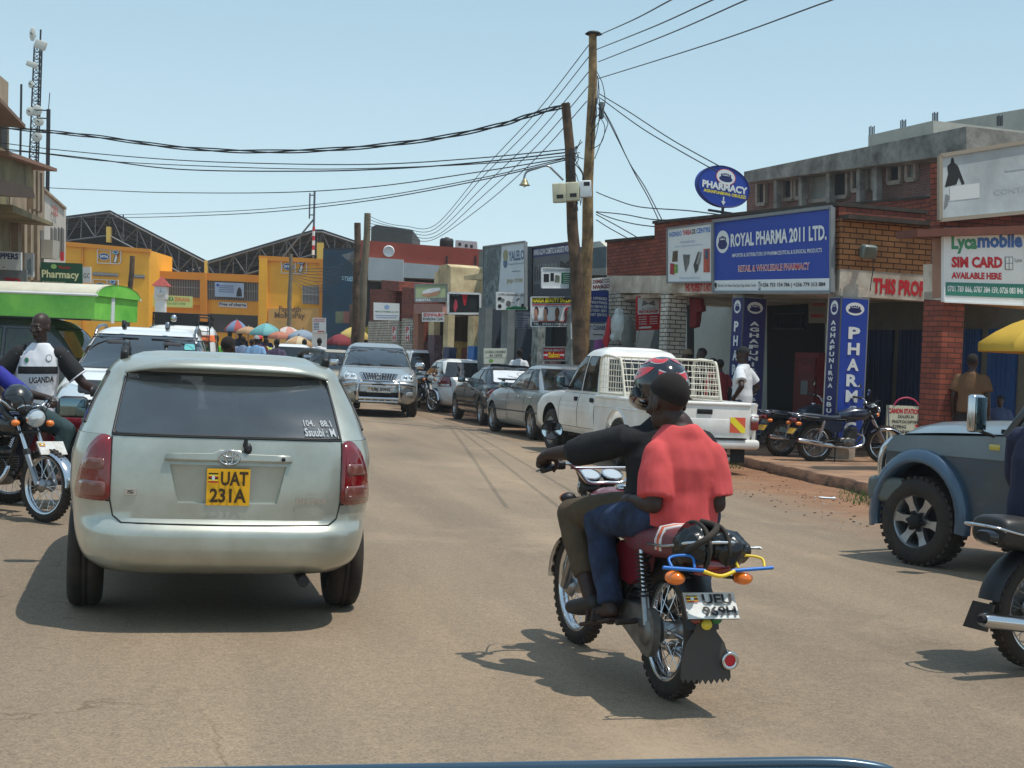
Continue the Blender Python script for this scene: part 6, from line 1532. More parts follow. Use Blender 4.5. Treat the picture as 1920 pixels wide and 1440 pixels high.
bn=at(1440,832,.15);r=thing('jerrycan','olive yellow jerrycan beside the blue bin','jerrycan',bn,.3);m=MB();m.box((0,0,.17),(.17,.26,.34),mat('can_olive',(128,132,60),.5,var=.15,vs=6),None,.035,3);m.build('can',r);m=MB();m.tube(spline([(0,-.09,.34),(0,-.06,.40),(0,.06,.40),(0,.09,.34)],4),.016,mat('can_olive',(128,132,60),.5),8);m.build('handle',r);m=MB();m.lathe([(.03,.34),(.03,.37),(0,.375)],SBLACK,12,Mx.Translation(V((0,.1,0))));m.build('cap',r)
AB=thing('a_board','white pavement board listing typing and scanning with a pink arched handle','sign',at(1690,866,.15),math.radians(8));m=MB()
q=[V((-.29,-.06,.26)),V((.29,-.06,.26)),V((.29,0,.90)),V((-.29,0,.90))];CB=mat('board_cream',(206,204,180),.6,var=.08)
m.prism(q,V((0,.02,0)),CB);draw(m,q,[('t',SRED,'CANON STATION',.05,.80,.97,.93,.05),('t',SBLACK,'DEALERS IN :',.33,.69,.83,.77,.02)]+[('t',SBLACK,t,.16,.56-.125*i,x1,.64-.125*i,.03) for i,(t,x1) in enumerate((('PHOTOCOPYING',.98),('TYPING',.56),('SCANNING',.78),('BINDING',.64),('SEALING ETC',.97)))]+[('e',SBLACK,.07,.60-.125*i,.018,.016) for i in range(5)]+[('r',SRED,.82,.48,.99,.54)],.003);m.build('board',AB)
m=MB();PKH=mat('handle_pink',(180,50,90),.5);m.tube(spline([(-.17,0,.90),(-.10,0,.99),(.04,0,1.03),(.18,0,.99),(.26,0,.90)],5),.014,PKH,8);m.build('handle',AB)
for x in (-.27,.27):
 m=MB();m.bar((x,-.02,.9),(x,-.16,0),.02,.02,STEEL);m.build('leg',AB);m=MB();m.bar((x,.0,.9),(x,.22,0),.02,.02,STEEL);m.build('leg',AB)
ll=proot('flood_lamp','grey flood lamp on the yellow brown brick end wall','lamp');lp=on_plane(1628,472,C0-UD*.22,UD);m=MB()
m.box(lp,(.26,.16,.22),mat('lamp_grey',(118,126,120),.4,.4,var=.2),Mx.Rotation(TH,3,'Z') @ Mx.Rotation(.25,3,'X'),.04,3);fobj(m,'housing',ll);m=MB();m.bar(lp+UD*.05,lp+UD*.22,.08,.12,BLACK);fobj(m,'arm',ll)
m=MB();m.tube(spline([lp+V((.08,0,-.08)),lp+V((.1,.05,-.3)),lp+V((.09,.08,-.45)),lp+V((.08,.08,-.62))],4),.008,BLACK,5);fobj(m,'cable',ll)
RW=proot('shop_building','red brick building with blue metal doors set back behind the brown wall','building');m=MB()
m.prism([F(1500,450,2.2),F(1800,470,2.2),F(1800,366,2.2),F(1500,392,2.2)],ND*3,RBRK);fobj(m,'wall',RW)
m=MB();m.prism([F(1500,392,2.19),F(1800,366,2.19),F(1800,362,2.19),F(1500,387.5,2.19)],ND*3,COPE);fobj(m,'coping',RW)
m=MB();g0,g1=FZ(1590,0,3.4),FZ(1960,0,3.4);m.prism([g0,g1,g1+V((0,0,3)),g0+V((0,0,3))],ND*.3,mat('dim_wall',(108,104,92),.9,var=.2));fobj(m,'back_wall',RW)
for a,b in ((1612,1672),(1684,1730),(1806,1836),(1852,1905)):
 m=MB();p,q=FZ(a,0.15,3.34),FZ(b,.15,3.34);dd=BLUED if a<1800 else mat('blue_door_bright',(30,74,130),.5,var=.15)
 m.prism([p,q,q+V((0,0,2.25)),p+V((0,0,2.25))],ND*.05,dd)
 for i in range(1,6):m.bar(p.lerp(q,i/6)-ND*.01,p.lerp(q,i/6)-ND*.01+V((0,0,2.25)),.02,.03,dd)
 o=fobj(m,'door',RW)
# ---- building with the brick pillar at the right edge
B=proot('shop_building','shop building at the right edge on a red brick pillar with phone card sign','building')
m=MB();column(m,1729,1766,2.75,RBRK,0,side=.36);fobj(m,'column',B)
m=MB();m.prism([F(1731,561),F(1764,563),F(1764,494),F(1731,496)],ND*.3,WPLAS);fobj(m,'fascia_beam',B)
def ew(x0,y0,x1,y1,yr0,yr1,off,dep,mt,nm):
 mm=MB();mm.prism([p-UD*off for p in pq(x0,y0,x1,y1,1766,0,yr0,yr1)],UD*dep,mt);fobj(mm,nm,B)
ew(1768,446,2160,564,440,600,.0,.25,mat('pinkish_wall',(158,122,102),.9,var=.25,vs=1.5),'wall');ew(1700,432,2200,446,415,432,.25,.5,mat('ledge_brown',(110,66,52),.85,var=.3,vs=2),'ledge');ew(1762,305,2120,432,262,418,.0,.22,RBRK,'wall')
sign('phone_card_sign','white sign reading SIM CARD AVAILABLE HERE at the right edge',[p-UD*.08 for p in pq(1763,430,1916,566,1766,0,426,573)],SWHITE,
 [('t',mat('lyca_green',(60,140,100),.5),'Lyca',.09,.66,.40,.92,.045),('t',mat('lyca_blue',(56,100,170),.5),'mobile',.405,.735,.96,.93,.045),('t',SRED,'SIM CARD',.09,.47,.71,.62,.05),('t',SRED,'AVAILABLE HERE',.09,.32,.70,.41,.045),
     ('r',mat('lyca_band',(40,120,104),.5),.02,.09,.98,.27),('t',SWHITE,'0701 789 866, 0787 384 159, 0726 083 846',.04,.13,.965,.225,.02),('r',SGREY,.74,.45,.84,.62),('r',SWHITE,.75,.46,.83,.61),('r',SGREY,.745,.53,.835,.54),('r',SGREY,.785,.455,.795,.615),('t',SGREY,'Lyca',.86,.54,.95,.60,.01)],frame=.02)
sign('blank_board','large faded white board with a dark figure print tilted above the phone card sign',[p-UD*.12 for p in pq(1752,294,2050,414,1766,0,246,386)],mat('faded_white',(186,196,198),.6,var=.14,vs=.9,dirt=(150,158,160)),
 [('p',SBLACK,[(.03,.50),(.05,.70),(.045,.82),(.065,.86),(.068,.93),(.082,.94),(.088,.86),(.11,.80),(.15,.52),(.135,.50),(.115,.62),(.10,.52)]),('p',SGREY,[(.025,.16),(.035,.40),(.06,.35),(.045,.2)]),('r',mat('print_pale',(204,208,208),.6),.06,.28,.24,.50),('t',mat('print_ghost',(166,176,180),.6),'CONTACT',.33,.30,.62,.38,.01),('r',mat('print_ghost',(166,176,180),.6),.4,.62,.9,.66)],frame=.05,edge=mat('board_edge',(150,140,124),.7))
# ---- unfinished block behind
U=proot('unfinished_building','unfinished concrete block with brick infill rising behind the pharmacy','building');wU=15.0
def UQ(pts,dep,mt,nm,w=wU,mb=None):
 mm=MB();mm.prism([F(a,b,w) for a,b in pts],ND*dep,mt);return fobj(mm,nm,U)
UQ([(1395,343),(1812,287),(1812,237),(1395,322)],22,CONC,'roof_slab',wU-.45)
UQ([(1400,520),(1812,520),(1812,262),(1400,336)],16,DBRK,'wall',wU+.3)
UQ([(1400,420),(1770,372),(1770,362),(1400,412)],.6,CONC,'floor_slab',wU-.2)
UQ([(1628,300),(1750,276),(1750,226),(1628,254)],9,LCONC,'parapet',wU+.2);UQ([(1700,300),(2000,250),(2000,190),(1765,230)],6,LCONC,'parapet',wU+7)
for x0,x1,yt,yb in ((1421,1436,342,384),(1470,1487,336,375),(1493,1505,333,372),(1507,1519,331,370),(1521,1556,328,378),(1560,1590,321,372),(1600,1614,314,358),(1617,1629,312,356),(1638,1647,309,354),(1667,1690,300,344),(1702,1718,294,338)):
 mm=MB();mt=DARKIN if x0 not in (1521,1493,1702,1617) else mat('inner_plaster',(128,132,126),.9,var=.2)
 mm.prism([F(x0,yb,wU+.28),F(x1,yb-(x1-x0)*.12,wU+.28),F(x1,yt-(x1-x0)*.16,wU+.28),F(x0,yt,wU+.28)],ND*.1,mt)
 o=fobj(mm,'window',U);fm=MB();w2=wU+.24
 c4=[F(x0,yb,w2),F(x1,yb-(x1-x0)*.12,w2),F(x1,yt-(x1-x0)*.16,w2),F(x0,yt,w2)]
 for i in range(4):fm.bar(c4[i],c4[(i+1) % 4],.16,.14,mat('block_trim',(150,140,130),.9,var=.35,vs=4))
 f=fobj(fm,'frame',U);f.parent=o
for px in (1458,1505,1557,1614,1645):
 mm=MB();p,q=F(px,395-(px-1400)*.06,wU-.1),F(px,336-(px-1400)*.15,wU-.1);mm.bar(p,q,.22,.22,CONC);fobj(mm,'pillar',U)
for px,py in ((1634,252),(1693,240),(1753,226),(1874,232)):
 mm=MB()
 for k in range(4):p=F(px-4+k*3,py+4,wU+1.5);q=F(px-4+k*3,py-14-(k % 2)*2,wU+1.5);mm.bar(p,q,.03,.03,DSTEEL)
 fobj(mm,'rebar',U)
# ---- middle of the row
def block(name,label,parts,cat='building'):
 r=proot(name,label,cat)
 for nm,pts,w,dep,mt in parts:
  mm=MB();mm.prism([F(a,b,w) if not isinstance(b,str) else FZ(a,float(b),w) for a,b in pts],ND*dep,mt);fobj(mm,nm,r)
 return r
def box_pts(x0,x1,yt,yt2,yb=None):return [(x0,'0'),(x1,'0'),(x1,yt2),(x0,yt)] if yb is None else [(x0,yb),(x1,yb),(x1,yt2),(x0,yt)]
block('shop_building','grey building with pale roof seen behind the two wooden poles',[('wall',box_pts(1068,1137,470,462),1.5,8,GREYW),('cornice',box_pts(1068,1137,505,502,516),1.4,1,LCONC),('roof',[(1085,470),(1137,463),(1125,452),(1095,456)],1.9,6,mat('pale_roof',(196,190,176),.8))])
block('shop_building','dark grey fronted salon building behind the silver saloon',[('wall',box_pts(985,1075,462,462),1.2,8,DGREYW),('back_wall',box_pts(990,1075,600,600),1.1,.05,mat('salon_brown',(92,70,50),.9,var=.3)),('opening_panel',box_pts(1011,1063,611,611),.9,.1,DARKIN),('opening_panel',box_pts(1014,1034,613,613),.85,.1,mat('dark_window',(52,66,72),.2)),('goods',box_pts(1012,1032,650,650),.5,.3,mat('goods_grey',(120,90,90),.8,var=.6,vs=6)),('window',[(1043,655),(1060,655),(1060,614),(1043,614)],.95,.08,mat('door_wood',(128,92,60),.7)),  # opening is a solid dark panel, interior shade put into its colour
 ('column',box_pts(999,1010,575,575),-.05,.2,mat('mosaic',(150,156,150),.7,var=.7,vs=5,dirt=(50,66,60))),('column',box_pts(1064,1074,575,575),-.05,.2,mat('mosaic',(150,156,150),.7,var=.7,vs=5,dirt=(50,66,60)))])
sign('cosmetics_board','tall dark grey cosmetics board with navy top band above the salon banner',fq(999,464,1074,560,-.1,454,560),mat('board_grey',(88,94,98),.6,var=.2,vs=1.2),[('r',SNAVY,0,.80,1,.99),('t',SWHITE,'SHINE & GLOW COSMETICS & GADGETS WORLD',.03,.84,.97,.95,.02),('t',SBLACK,'M',.70,.50,.95,.68,.06),('t',SGREY,'ALIBABA',.1,.52,.65,.66,.03)]+[('r',SBLACK,.06+.06*i,.34,.08+.06*i,.62) for i in range(5)]+[('r',DGREYW,.03,.05,.97,.28)],frame=.04,edge=DSTEEL)
sign('printer_sign','white and green office machines sign over the salon banner',pq(1016,502,1082,540,1035,-.5,504,540),SWHITE,[('r',SGREEN,.55,.22,1.0,.78),('r',SBLACK,.05,.3,.2,.7),('r',SBLACK,.24,.35,.34,.75),('p',IM('art_machine',(110,116,100)),[(.36,.3),(.5,.3),(.5,.62),(.38,.66)])]+[('r',SWHITE,.6,.68-.1*i,.78,.71-.1*i) for i in range(5)]+[('t',SGREY,'printers copiers laptops',.1,.84,.9,.93,0)],frame=.02)
def portrait(u,v,skin,hair_):return [('e',hair_,u+.015,v+.06,.055,.17),('e',skin,u,v,.042,.15),('p',skin,[(u-.05,v-.26),(u+.06,v-.26),(u+.03,v-.08),(u-.02,v-.08)])]
sign('salon_banner','wide white salon banner with four hair style portraits and a telephone number',pq(996,557,1072,612,1030,-.45,557,612),SWHITE,[('r',SBLACK,0,.78,1,1),('t',SYEL,'NAIGA BEAUTY SALON',.03,.81,1.0,.97,.05),('r',SRED,.02,.72,.98,.76),('t',SNAVY,'HAIRDRESSING  PLAITING  RELAXING  AND  RETOUCH',.04,.655,.97,.70,.01),('r',SBLACK,0,0,1,.15),('t',SWHITE,'TEL : 0754311700 / 0775',.05,.035,.97,.12,.03),('r',SRED,.18,.16,.97,.19)]
     +portrait(.11,.45,mat('print_skin',(188,140,116),.6),mat('print_hair',(70,40,36),.6))+portrait(.34,.45,mat('print_skin',(188,140,116),.6),mat('print_hair_b',(36,34,64),.6))+portrait(.62,.42,mat('print_skin_d',(120,80,60),.6),mat('print_skin_e',(96,64,50),.6))+portrait(.85,.42,mat('print_hair_c',(90,40,44),.6),SRED),frame=.02)
sign('salon_sign','small red salon sign with two white arrows behind the silver saloon',pq(1017,651,1060,676,1040,-.9,651,676),SRED,[('t',SWHITE,'NAIGA BEAUTY',.06,.68,.94,.86,.03),('t',SYEL,'Salon',.26,.22,.74,.62,.02),('r',SWHITE,.04,.36,.2,.46),('p',SWHITE,[(.18,.28),(.25,.41),(.18,.54)]),('r',SWHITE,.76,.36,.9,.46),('p',SWHITE,[(.89,.28),(.97,.41),(.89,.54)]),('r',SBLACK,0,0,1,.14)],frame=.03,edge=SGREY)
sign('services_board','blue board listing services behind the base of the wooden poles',pq(1073,541,1140,602,1105,-.5,546,604),mat('board_blue',(38,62,130),.6,var=.2,vs=2),[('r',SBLUE,.0,.84,1,1)]+[('t',SWHITE,t,x,.70-.13*i,.97,.79-.13*i,.02) for i,(t,x) in enumerate((('SERVICES OFFERED',.15),('TYPING PRINTING',.08),('LAMINATION SERVICES',.06),('OFFICE & FACTORY SERV',.05),('FAX & INTERNET SERVICE',.05)))],frame=.02)
sign('dry_cleaner_sign','pale sign with red arrow reading DRY CLEANER under the blue services board',pq(1072,606,1138,636,1105,-.52,608,638),SWHITE,[('t',SNAVY,'WORLD DRY CLEANER',.03,.62,.97,.92,.03),('p',SRED,[(.02,.1),(.02,.5),(.26,.3)]),('r',SBLACK,.6,.3,.9,.36)])
sign('name_board','small white board with dark red lettering left of the red brick parapet',pq(1110,522,1144,545,1125,-.3,519,543),SWHITE,[('t',mat('ink_maroon',(110,30,40),.6),'DEMBE CO.',.05,.55,1.0,.88,.03),('t',mat('ink_maroon',(110,30,40),.6),'NWAGO',.05,.1,.98,.45,.05)])
cloth('cloth_roll','purple striped cloth hanging beside the leaning pole',[(1113,638),(1130,636),(1128,672),(1113,674)],.1,mat('purple_cloth',(140,70,150),.8,var=.3,vs=14),'cloth',-.3)
cloth('flag_banner','narrow red white and blue feather flag by the first white brick column',[(1128,640),(1140,592),(1142,612),(1136,660)],.05,mat('flag_red',(190,40,50),.7),'flag',-.5)
block('shop_building','grey fronted shop with two slim grey columns under the fish billboard',[('wall',box_pts(898,1000,470,470),1.4,8,GREYW),('opening_panel',box_pts(904,998,580,580),1.2,.1,DARKIN),('lit_ceiling',[(928,596),(946,596),(946,582),(928,582)],1.1,.1,mat('lit_cream',(226,210,160),.7)),('panel',box_pts(909,922,580,580),.3,.8,mat('blue_grey_panel',(62,72,84),.6)),('panel',box_pts(951,970,582,582),.3,.8,mat('blue_grey_panel',(62,72,84),.6)),('column',box_pts(898,911,577,577),-.05,.2,mat('column_print',(122,130,130),.7,var=.3,vs=4)),('column',box_pts(941,953,577,577),-.05,.2,mat('column_print',(122,130,130),.7,var=.3,vs=4))])  # the dark panel behind the columns carries the shop's inner shade as colour
sign('fish_billboard','tall pale billboard with fish scale picture over the two grey columns',fq(907,463,985,577,-.2,453,575),mat('billboard_pale',(204,214,220),.6,var=.1,vs=1.5),[('p',mat('scales',(120,136,138),.6,var=.6,vs=6,dirt=(60,76,80)),[(.0,.0),(.35,.0),(.38,.3),(.42,.62),(.46,1),(0,1)]),('p',mat('scales_d',(84,100,104),.6,var=.6,vs=8),[(.05,.35),(.3,.5),(.36,.7),(.32,.95),(.12,.9),(.06,.6)]),('t',mat('ink_slate',(84,110,140),.6),'YALELO',.62,.72,.98,.88,.04),('t',mat('ink_slate',(84,110,140),.6),'Sustained Reserve Fish',.62,.66,.97,.69,0),('e',mat('ink_slate',(84,110,140),.6),.545,.70,.05,.08),('e',mat('leaf_gold',(150,150,110),.6),.55,.82,.06,.09),('t',mat('ink_gold',(170,160,110),.6),'JINJA STORE',.58,.36,.95,.44,.02),('r',mat('ink_slate',(84,110,140),.6),.7,.55,.9,.56)],frame=.04,edge=SGREY)
sign('animal_sign','small white sign with animal drawings below the fish billboard',pq(931,547,989,581,960,-.5,550,581),SWHITE,[('t',SBLACK,'LA KING CHILDREN M.A. CENTER',.04,.8,.96,.93,.01),('p',SGREEN,[(.3,.02),(.98,.02),(.98,.14),(.6,.22),(.3,.12)]),('e',SBLACK,.1,.2,.06,.12),('e',SBLACK,.86,.25,.07,.12),('e',IM('art_grey',(110,112,108)),.38,.35,.08,.18),('p',SBLACK,[(.62,.55),(.72,.7),(.76,.68),(.66,.52)]),('e',SBLACK,.1,.62,.07,.1),('e',SGREY,.2,.55,.06,.1),('r',SBLACK,.4,.4,.6,.42)])
sign('centre_sign','cream ground sign with black letters standing behind the navy saloon',pq(908,653,950,682,930,-1.2,653,682),mat('sign_cream',(206,210,194),.6),[('t',SBLACK,"LA KING CHILDREN'S",.05,.68,.97,.86,.01),('t',SBLACK,'M.A. CENTER',.25,.46,.8,.62,.01),('r',SBLACK,.04,.38,.96,.40),('e',IM('art_green',(120,170,70)),.3,.2,.1,.1)])
sign('price_list_board','dim grey price list board between the fish billboard and salon banner',pq(966,585,1000,616,985,-.2,587,617),mat('dim_grey_board',(112,118,122),.7),[('t',SNAVY,'PHOTO STUDIO',.1,.76,.9,.94,.02)]+[('r',SNAVY,.12,.62-.14*i,.7,.66-.14*i) for i in range(5)])
block('shop_building','cream shop building with stepped gable and blue painted column foot',[('wall',box_pts(826,905,520,512),1.3,8,CREAM),('gable',[(812,560),(845,560),(845,500),(838,495),(824,498),(822,508),(815,510)],.3,1.2,CREAM),('opening_panel',box_pts(830,902,594,594),1.1,.15,mat('ochre_inside',(84,62,38),.9,var=.5,vs=1.5)),('goods',box_pts(848,866,640,640),.6,.4,mat('goods_yellow',(170,140,70),.8,var=.7,vs=7)),('goods',box_pts(866,878,652,652),.55,.4,mat('goods_red',(130,60,56),.8,var=.7,vs=7)),('column',box_pts(832,841,590,590),0,.2,CREAM),('column',box_pts(878,888,592,592),0,.2,CREAM),('column_foot',box_pts(877,889,649,649),-.03,.24,mat('foot_blue',(30,96,160),.6)),('column_foot',box_pts(831,842,651,651),-.03,.24,mat('foot_navy',(50,62,96),.6)),('cornice',box_pts(870,905,518,512,524),.2,1.0,CREAM)])  # shade inside the shop is put into the dark ochre panel
sign('black_poster','black billboard with a red dancing figure on the cream shop building',pq(840,549,900,588,870,-.4,551,588),SBLACK,[('p',SRED,[(.42,.98),(.62,.98),(.54,.4),(.5,.4)]),('p',mat('ink_rose',(190,70,84),.5),[(.16,.3),(.2,.6),(.24,.72),(.28,.6),(.3,.34),(.24,.1),(.2,.1)]),('t',SGREY,'Lovely Spot',.06,.84,.36,.93,.01)]+[('r',DGREYW,.66,.74-.1*i,.86,.77-.1*i) for i in range(6)],frame=.05,edge=SWHITE)
block('shop_building','pink shop building with signboards beside the cream gable',[('wall',box_pts(776,826,575,572),1.0,8,PINKW),('opening_panel',box_pts(784,830,602,602),.8,.15,DARKIN),('goods',box_pts(786,802,640,640),.5,.3,mat('goods_grey',(120,90,90),.8,var=.6,vs=6)),('column',box_pts(776,785,575,575),0,.2,PINKW),('column',box_pts(804,814,600,600),0,.2,CREAM),('column_cladding',box_pts(803,815,628,628),-.03,.24,mat('speckled',(110,84,92),.7,var=.6,vs=9)),('awning',[(776,588),(830,588),(830,570),(776,570)],-.1,1.2,mat('striped_awning',(176,130,118),.8,var=.3,vs=8))])  # dark panel painted as the shaded inside of the shop
sign('dental_sign','sign reading DENTAL with a large picture of a smiling mouth',pq(778,533,838,566,805,-.5,533,565),mat('dental_green',(176,190,146),.6,var=.2,vs=2),[('p',mat('lip',(186,140,110),.6),[(.2,.35),(.4,.25),(.7,.35),(.8,.6),(.5,.55),(.3,.5)]),('p',SWHITE,[(.22,.45),(.5,.5),(.8,.66),(.76,.82),(.45,.75),(.25,.6)]),('r',SGREY,0,0,1,.22),('t',SWHITE,'DENTAL',.03,.04,.5,.18,.04)],frame=.03,edge=SGREY)
sign('clinic_sign','small white clinic sign with red lettering below the smiling mouth sign',pq(792,586,833,603,812,-.4,586,603),SWHITE,[('t',SRED,'EDDWALIRO',.05,.55,.97,.93,.04),('t',SBLACK,'BUNAKONA CLINIC',.03,.14,.97,.46,.02)])
block('shop_building','red brick shop with white block columns lettered PH in red',[('wall',box_pts(694,742,542,543),1.0,10,RBRK),('wall',box_pts(754,776,538,540),.2,10,RBRK),('gable',[(715,545),(748,545),(748,528),(715,525)],.6,4,RBRK),('opening_panel',box_pts(694,774,602,602),.9,.1,DARKIN),('column',box_pts(691,710,602,602),-.02,.2,WBRK),('column',box_pts(711,728,602,602),-.02,.2,WBRK),('column',box_pts(730,748,602,602),-.02,.2,WBRK),('column',box_pts(754,774,597,598),.0,.2,WBRK)])  # full width dark panel stands for shade behind the white columns
sign('pharma_sign','white sign with pale blue emblem on the far red brick shop',pq(701,567,749,600,725,-.5,569,601),SWHITE,[('t',SGREEN,'ABACUS PHARMA (A) LTD',.04,.42,.96,.54,.02),('e',mat('ink_pale',(140,170,205),.6),.5,.76,.1,.13),('r',mat('ink_pale',(140,170,205),.6),.05,.26,.95,.3),('r',mat('ink_pale',(140,170,205),.6),.1,.14,.9,.18)])
for px,w_ in ((735,-.06),(760,-.05)):
 q=fq(px,612,px+8,640,w_);mm=MB();f_,n_=quad_map(q);mm.prism(q,n_*-.02,SWHITE);draw(mm,q,[('t',SRED,'P',.15,.55,.9,.98,.05),('t',SRED,'H',.15,.02,.9,.45,.05)],.004);o=mm.build('letter_panel');tag(o,'white panel with red letters PH on the '+('third' if px<750 else 'wide right')+' column of the brick shop','sign')
# ---------------------------------------------------------------- far end of the street
def yq(x0,y0,x1,y1,Y,yr0=None,yr1=None):
 yr0=y0 if yr0 is None else yr0;yr1=y1 if yr1 is None else yr1
 return [atY(x0,y1,Y),atY(x1,yr1,Y),atY(x1,yr0,Y),atY(x0,y0,Y)]
def yprism(pts,Y,dep,mt,mb=None):
 mb=mb or MB();mb.prism([atY(a,b,Y) if not isinstance(b,str) else V(((atY(a,640,Y)).x,Y,float(b))) for a,b in pts],V((0,dep,0)),mt);return mb
OBR=mat('red_oxide_wall',(158,74,58),.85,var=.15,vs=.7);WBAND=mat('pale_band',(180,190,192),.85,var=.15,vs=.8)
Y1=60
r=thing('red_parapet_building','two storey building with long red oxide parapet behind the brick shops','building',(atY(790,640,Y1).x,Y1,0))
def rp(mb,nm,root):
 mb.v=[p-root.location for p in mb.v];return mb.build(nm,root)
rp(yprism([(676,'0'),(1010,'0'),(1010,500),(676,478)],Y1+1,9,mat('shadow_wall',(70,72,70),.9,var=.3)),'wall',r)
rp(yprism([(676,489),(1010,514),(1010,476),(676,450)],Y1,9,OBR),'parapet',r)
rp(yprism([(690,525),(756,528),(756,487),(690,482)],Y1-.3,1,WBAND),'balcony',r);rp(yprism([(752,520),(930,528),(930,506),(752,492)],Y1-.1,1,WBAND),'balcony',r)
m=MB()
for x in (836,890):m.prism([atY(x,500,Y1-.05),atY(x+3,500,Y1-.05),atY(x+3,480,Y1-.05),atY(x,480,Y1-.05)],V((0,.04,0)),DSTEEL)
rp(m,'downpipe',r)
c=atY(729,471,Y1-.1);m=MB();m.lathe([(0,0),(.22,0),(.24,.03),(.2,.05)],SWHITE,20,Mx.Translation(c) @ Mx.Rotation(PI/2,4,'X'));rp(m,'satellite_dish',r)
m=yprism([(695,458),(772,462),(774,432),(706,421),(696,426)],Y1+2,5,mat('green_grey_block',(70,82,80),.85,var=.25,vs=.8));tag(m.build('stair_block'),'dark green grey block standing on the red parapet roof','roof block')
c=atY(837,466,Y1+3);rr=thing('water_tank','black water tank on the roof above the red parapet','water tank',c);m=MB();m.lathe([(0,0),(.30,0),(.30,.38),(.24,.44),(0,.46)],SBLACK,20);
for z in (.1,.2,.3):m.lathe([(.30,z-.02),(.315,z),(.30,z+.02)],SBLACK,20)
m.build('barrel',rr);m=MB();m.lathe([(.09,.44),(.09,.49),(0,.5)],SBLACK,14);m.build('lid',rr)
m=yprism([(853,470),(895,474),(894,453),(854,450)],Y1+3,1.2,WBAND);o=m.build('roof_unit');tag(o,'white plant box with dark vents on the roof beside the black tank','roof unit')
for x,y in ((862,458),(874,461),(884,462)):m=MB();m.poly(yq(x-2.5,y-3,x+2.5,y+3,Y1+2.98),SBLACK);m.build('vent',o)
# ---- yellow market building
YW=mat('market_yellow',(246,180,36),.7,var=.1,vs=.5,dirt=(236,168,46));YW2=mat('market_yellow_trim',(214,138,24),.7,var=.1,vs=.5);YPAL=mat('market_dusty',(214,168,96),.8,var=.12,vs=.5)
DKR=mat('shed_dark',(34,38,44),.7,var=.2,vs=.3);TRS=mat('truss_steel',(92,97,104),.5,.3);GRD=mat('grille_dark',(58,58,60),.7)
YM=92.0;mk=thing('market_building','yellow market hall front with phone company logos at the end of the street','building',(atY(360,640,YM).x,YM,0))
yb=lambda*a,**k:rp(yprism(*a,**k),a_nm,mk)
for nm,pts,Y,dep,mt in (('tower_wall',[(112,'0'),(280,'0'),(280,469),(112,454)],YM-3,6,YW),('wall',[(278,'0'),(490,'0'),(490,517),(278,511)],YM,6,YW),('tower_wall',[(484,'0'),(612,'0'),(612,487),(486,480)],YM-3,6,YW),('cornice',[(112,460),(281,474),(281,467),(112,452)],YM-3.2,.4,YW2),('cornice',[(278,521),(487,530),(487,516),(278,507)],YM-.3,.4,YW2),('cornice',[(485,488),(613,494),(613,486),(485,479)],YM-3.2,.4,YW2),
 ('pilaster',[(152,640),(156,640),(156,458),(152,458)],YM-3.15,.2,YW2),('pilaster',[(375,640),(386,640),(386,512),(375,512)],YM-.6,.6,YW2),('pilaster',[(484,640),(500,640),(501,484),(486,484)],YM-3.25,.3,YW),('pilaster',[(598,640),(612,640),(613,490),(599,490)],YM-3.2,.3,YW2),('lower_wall',[(503,600),(600,600),(600,578),(503,578)],YM-3.1,.1,YPAL),('lower_wall',[(503,'0'),(600,'0'),(600,600),(503,600)],YM-3.12,.1,YPAL),('ledge',[(278,562),(376,566),(376,572),(278,570)],YM-.4,.4,YW),('dark_storey',[(282,622),(376,624),(376,592),(282,588)],YM-.05,.1,GRD),('dark_storey',[(388,622),(484,626),(484,592),(388,588)],YM-.05,.1,GRD)):
 rp(yprism(pts,Y,dep,mt),nm,mk)
def grille(x0,y0,x1,y1,Y,n,yr0=None,yr1=None):
 m=MB();q=yq(x0,y0,x1,y1,Y,yr0,yr1);m.prism(q,V((0,.1,0)),GRD);f,nn=quad_map(q)
 for i in range(n+1):m.bar(f(i/n,0,.06),f(i/n,1,.06),.045,.045,mat('bar_steel',(150,150,150),.5))
 m.bar(f(0,.52,.08),f(1,.52,.08),.07,.05,mat('bar_steel',(150,150,150),.5));return rp(m,'window_grille',mk)
grille(279,519,375,553,YM-.06,30,524,558);grille(387,525,484,561,YM-.06,30,530,565);grille(568,536,599,569,YM-3.06,12,537,571);grille(175,510,221,517,YM-3.06,18,513,519);grille(251,515,271,521,YM-3.06,8,516,522)
MTB=mat('logo_blue',(30,70,130),.5)
def phone_logo(x0,y0,x1,y1,Y,cut=False):
 q=yq(x0,y0,x1,y1,Y,y0+2,y1+2);m=MB();f,nn=quad_map(q);c=[f(0,0,.02),f(.92,0,.02),f(1,.14,.02),f(1,1,.02),f(0,1,.02)]
 for i in range(5):m.bar(c[i],c[(i+1) % 5],.09,.04,SWHITE)
 m.bar(f(.55,0,.02),f(.55,1,.02),.09,.04,SWHITE)
 draw(m,q,[('e',SWHITE,.28,.5,.235,.27),('e',MTB,.28,.5,.22,.24),('t',SWHITE,'MTN',.12,.40,.44,.60,.05),('p',SBLACK,[(.66,.12),(.80,.04),(.92,.80),(.78,.88)]),('p',SWHITE,[(.69,.14),(.79,.09),(.87,.62),(.78,.66)]),('p',SRED,[(.82,.52),(.87,.5),(.9,.66),(.85,.68)]),('p',mat('logo_pale',(150,190,210),.5),[(.60,.78),(.74,1.04),(.92,.88),(.84,.70)]),('p',MTB,[(.68,.84),(.76,.96),(.86,.88),(.78,.78)])],.05)
 return rp(m,'wall_logo',mk)
phone_logo(183,468,227,493,YM-3.05);phone_logo(528,487,575,512,YM-3.05);phone_logo(175,524,222,548,YM-3.05)
m=MB();GR2=mat('ink_brownish',(110,88,60),.6)
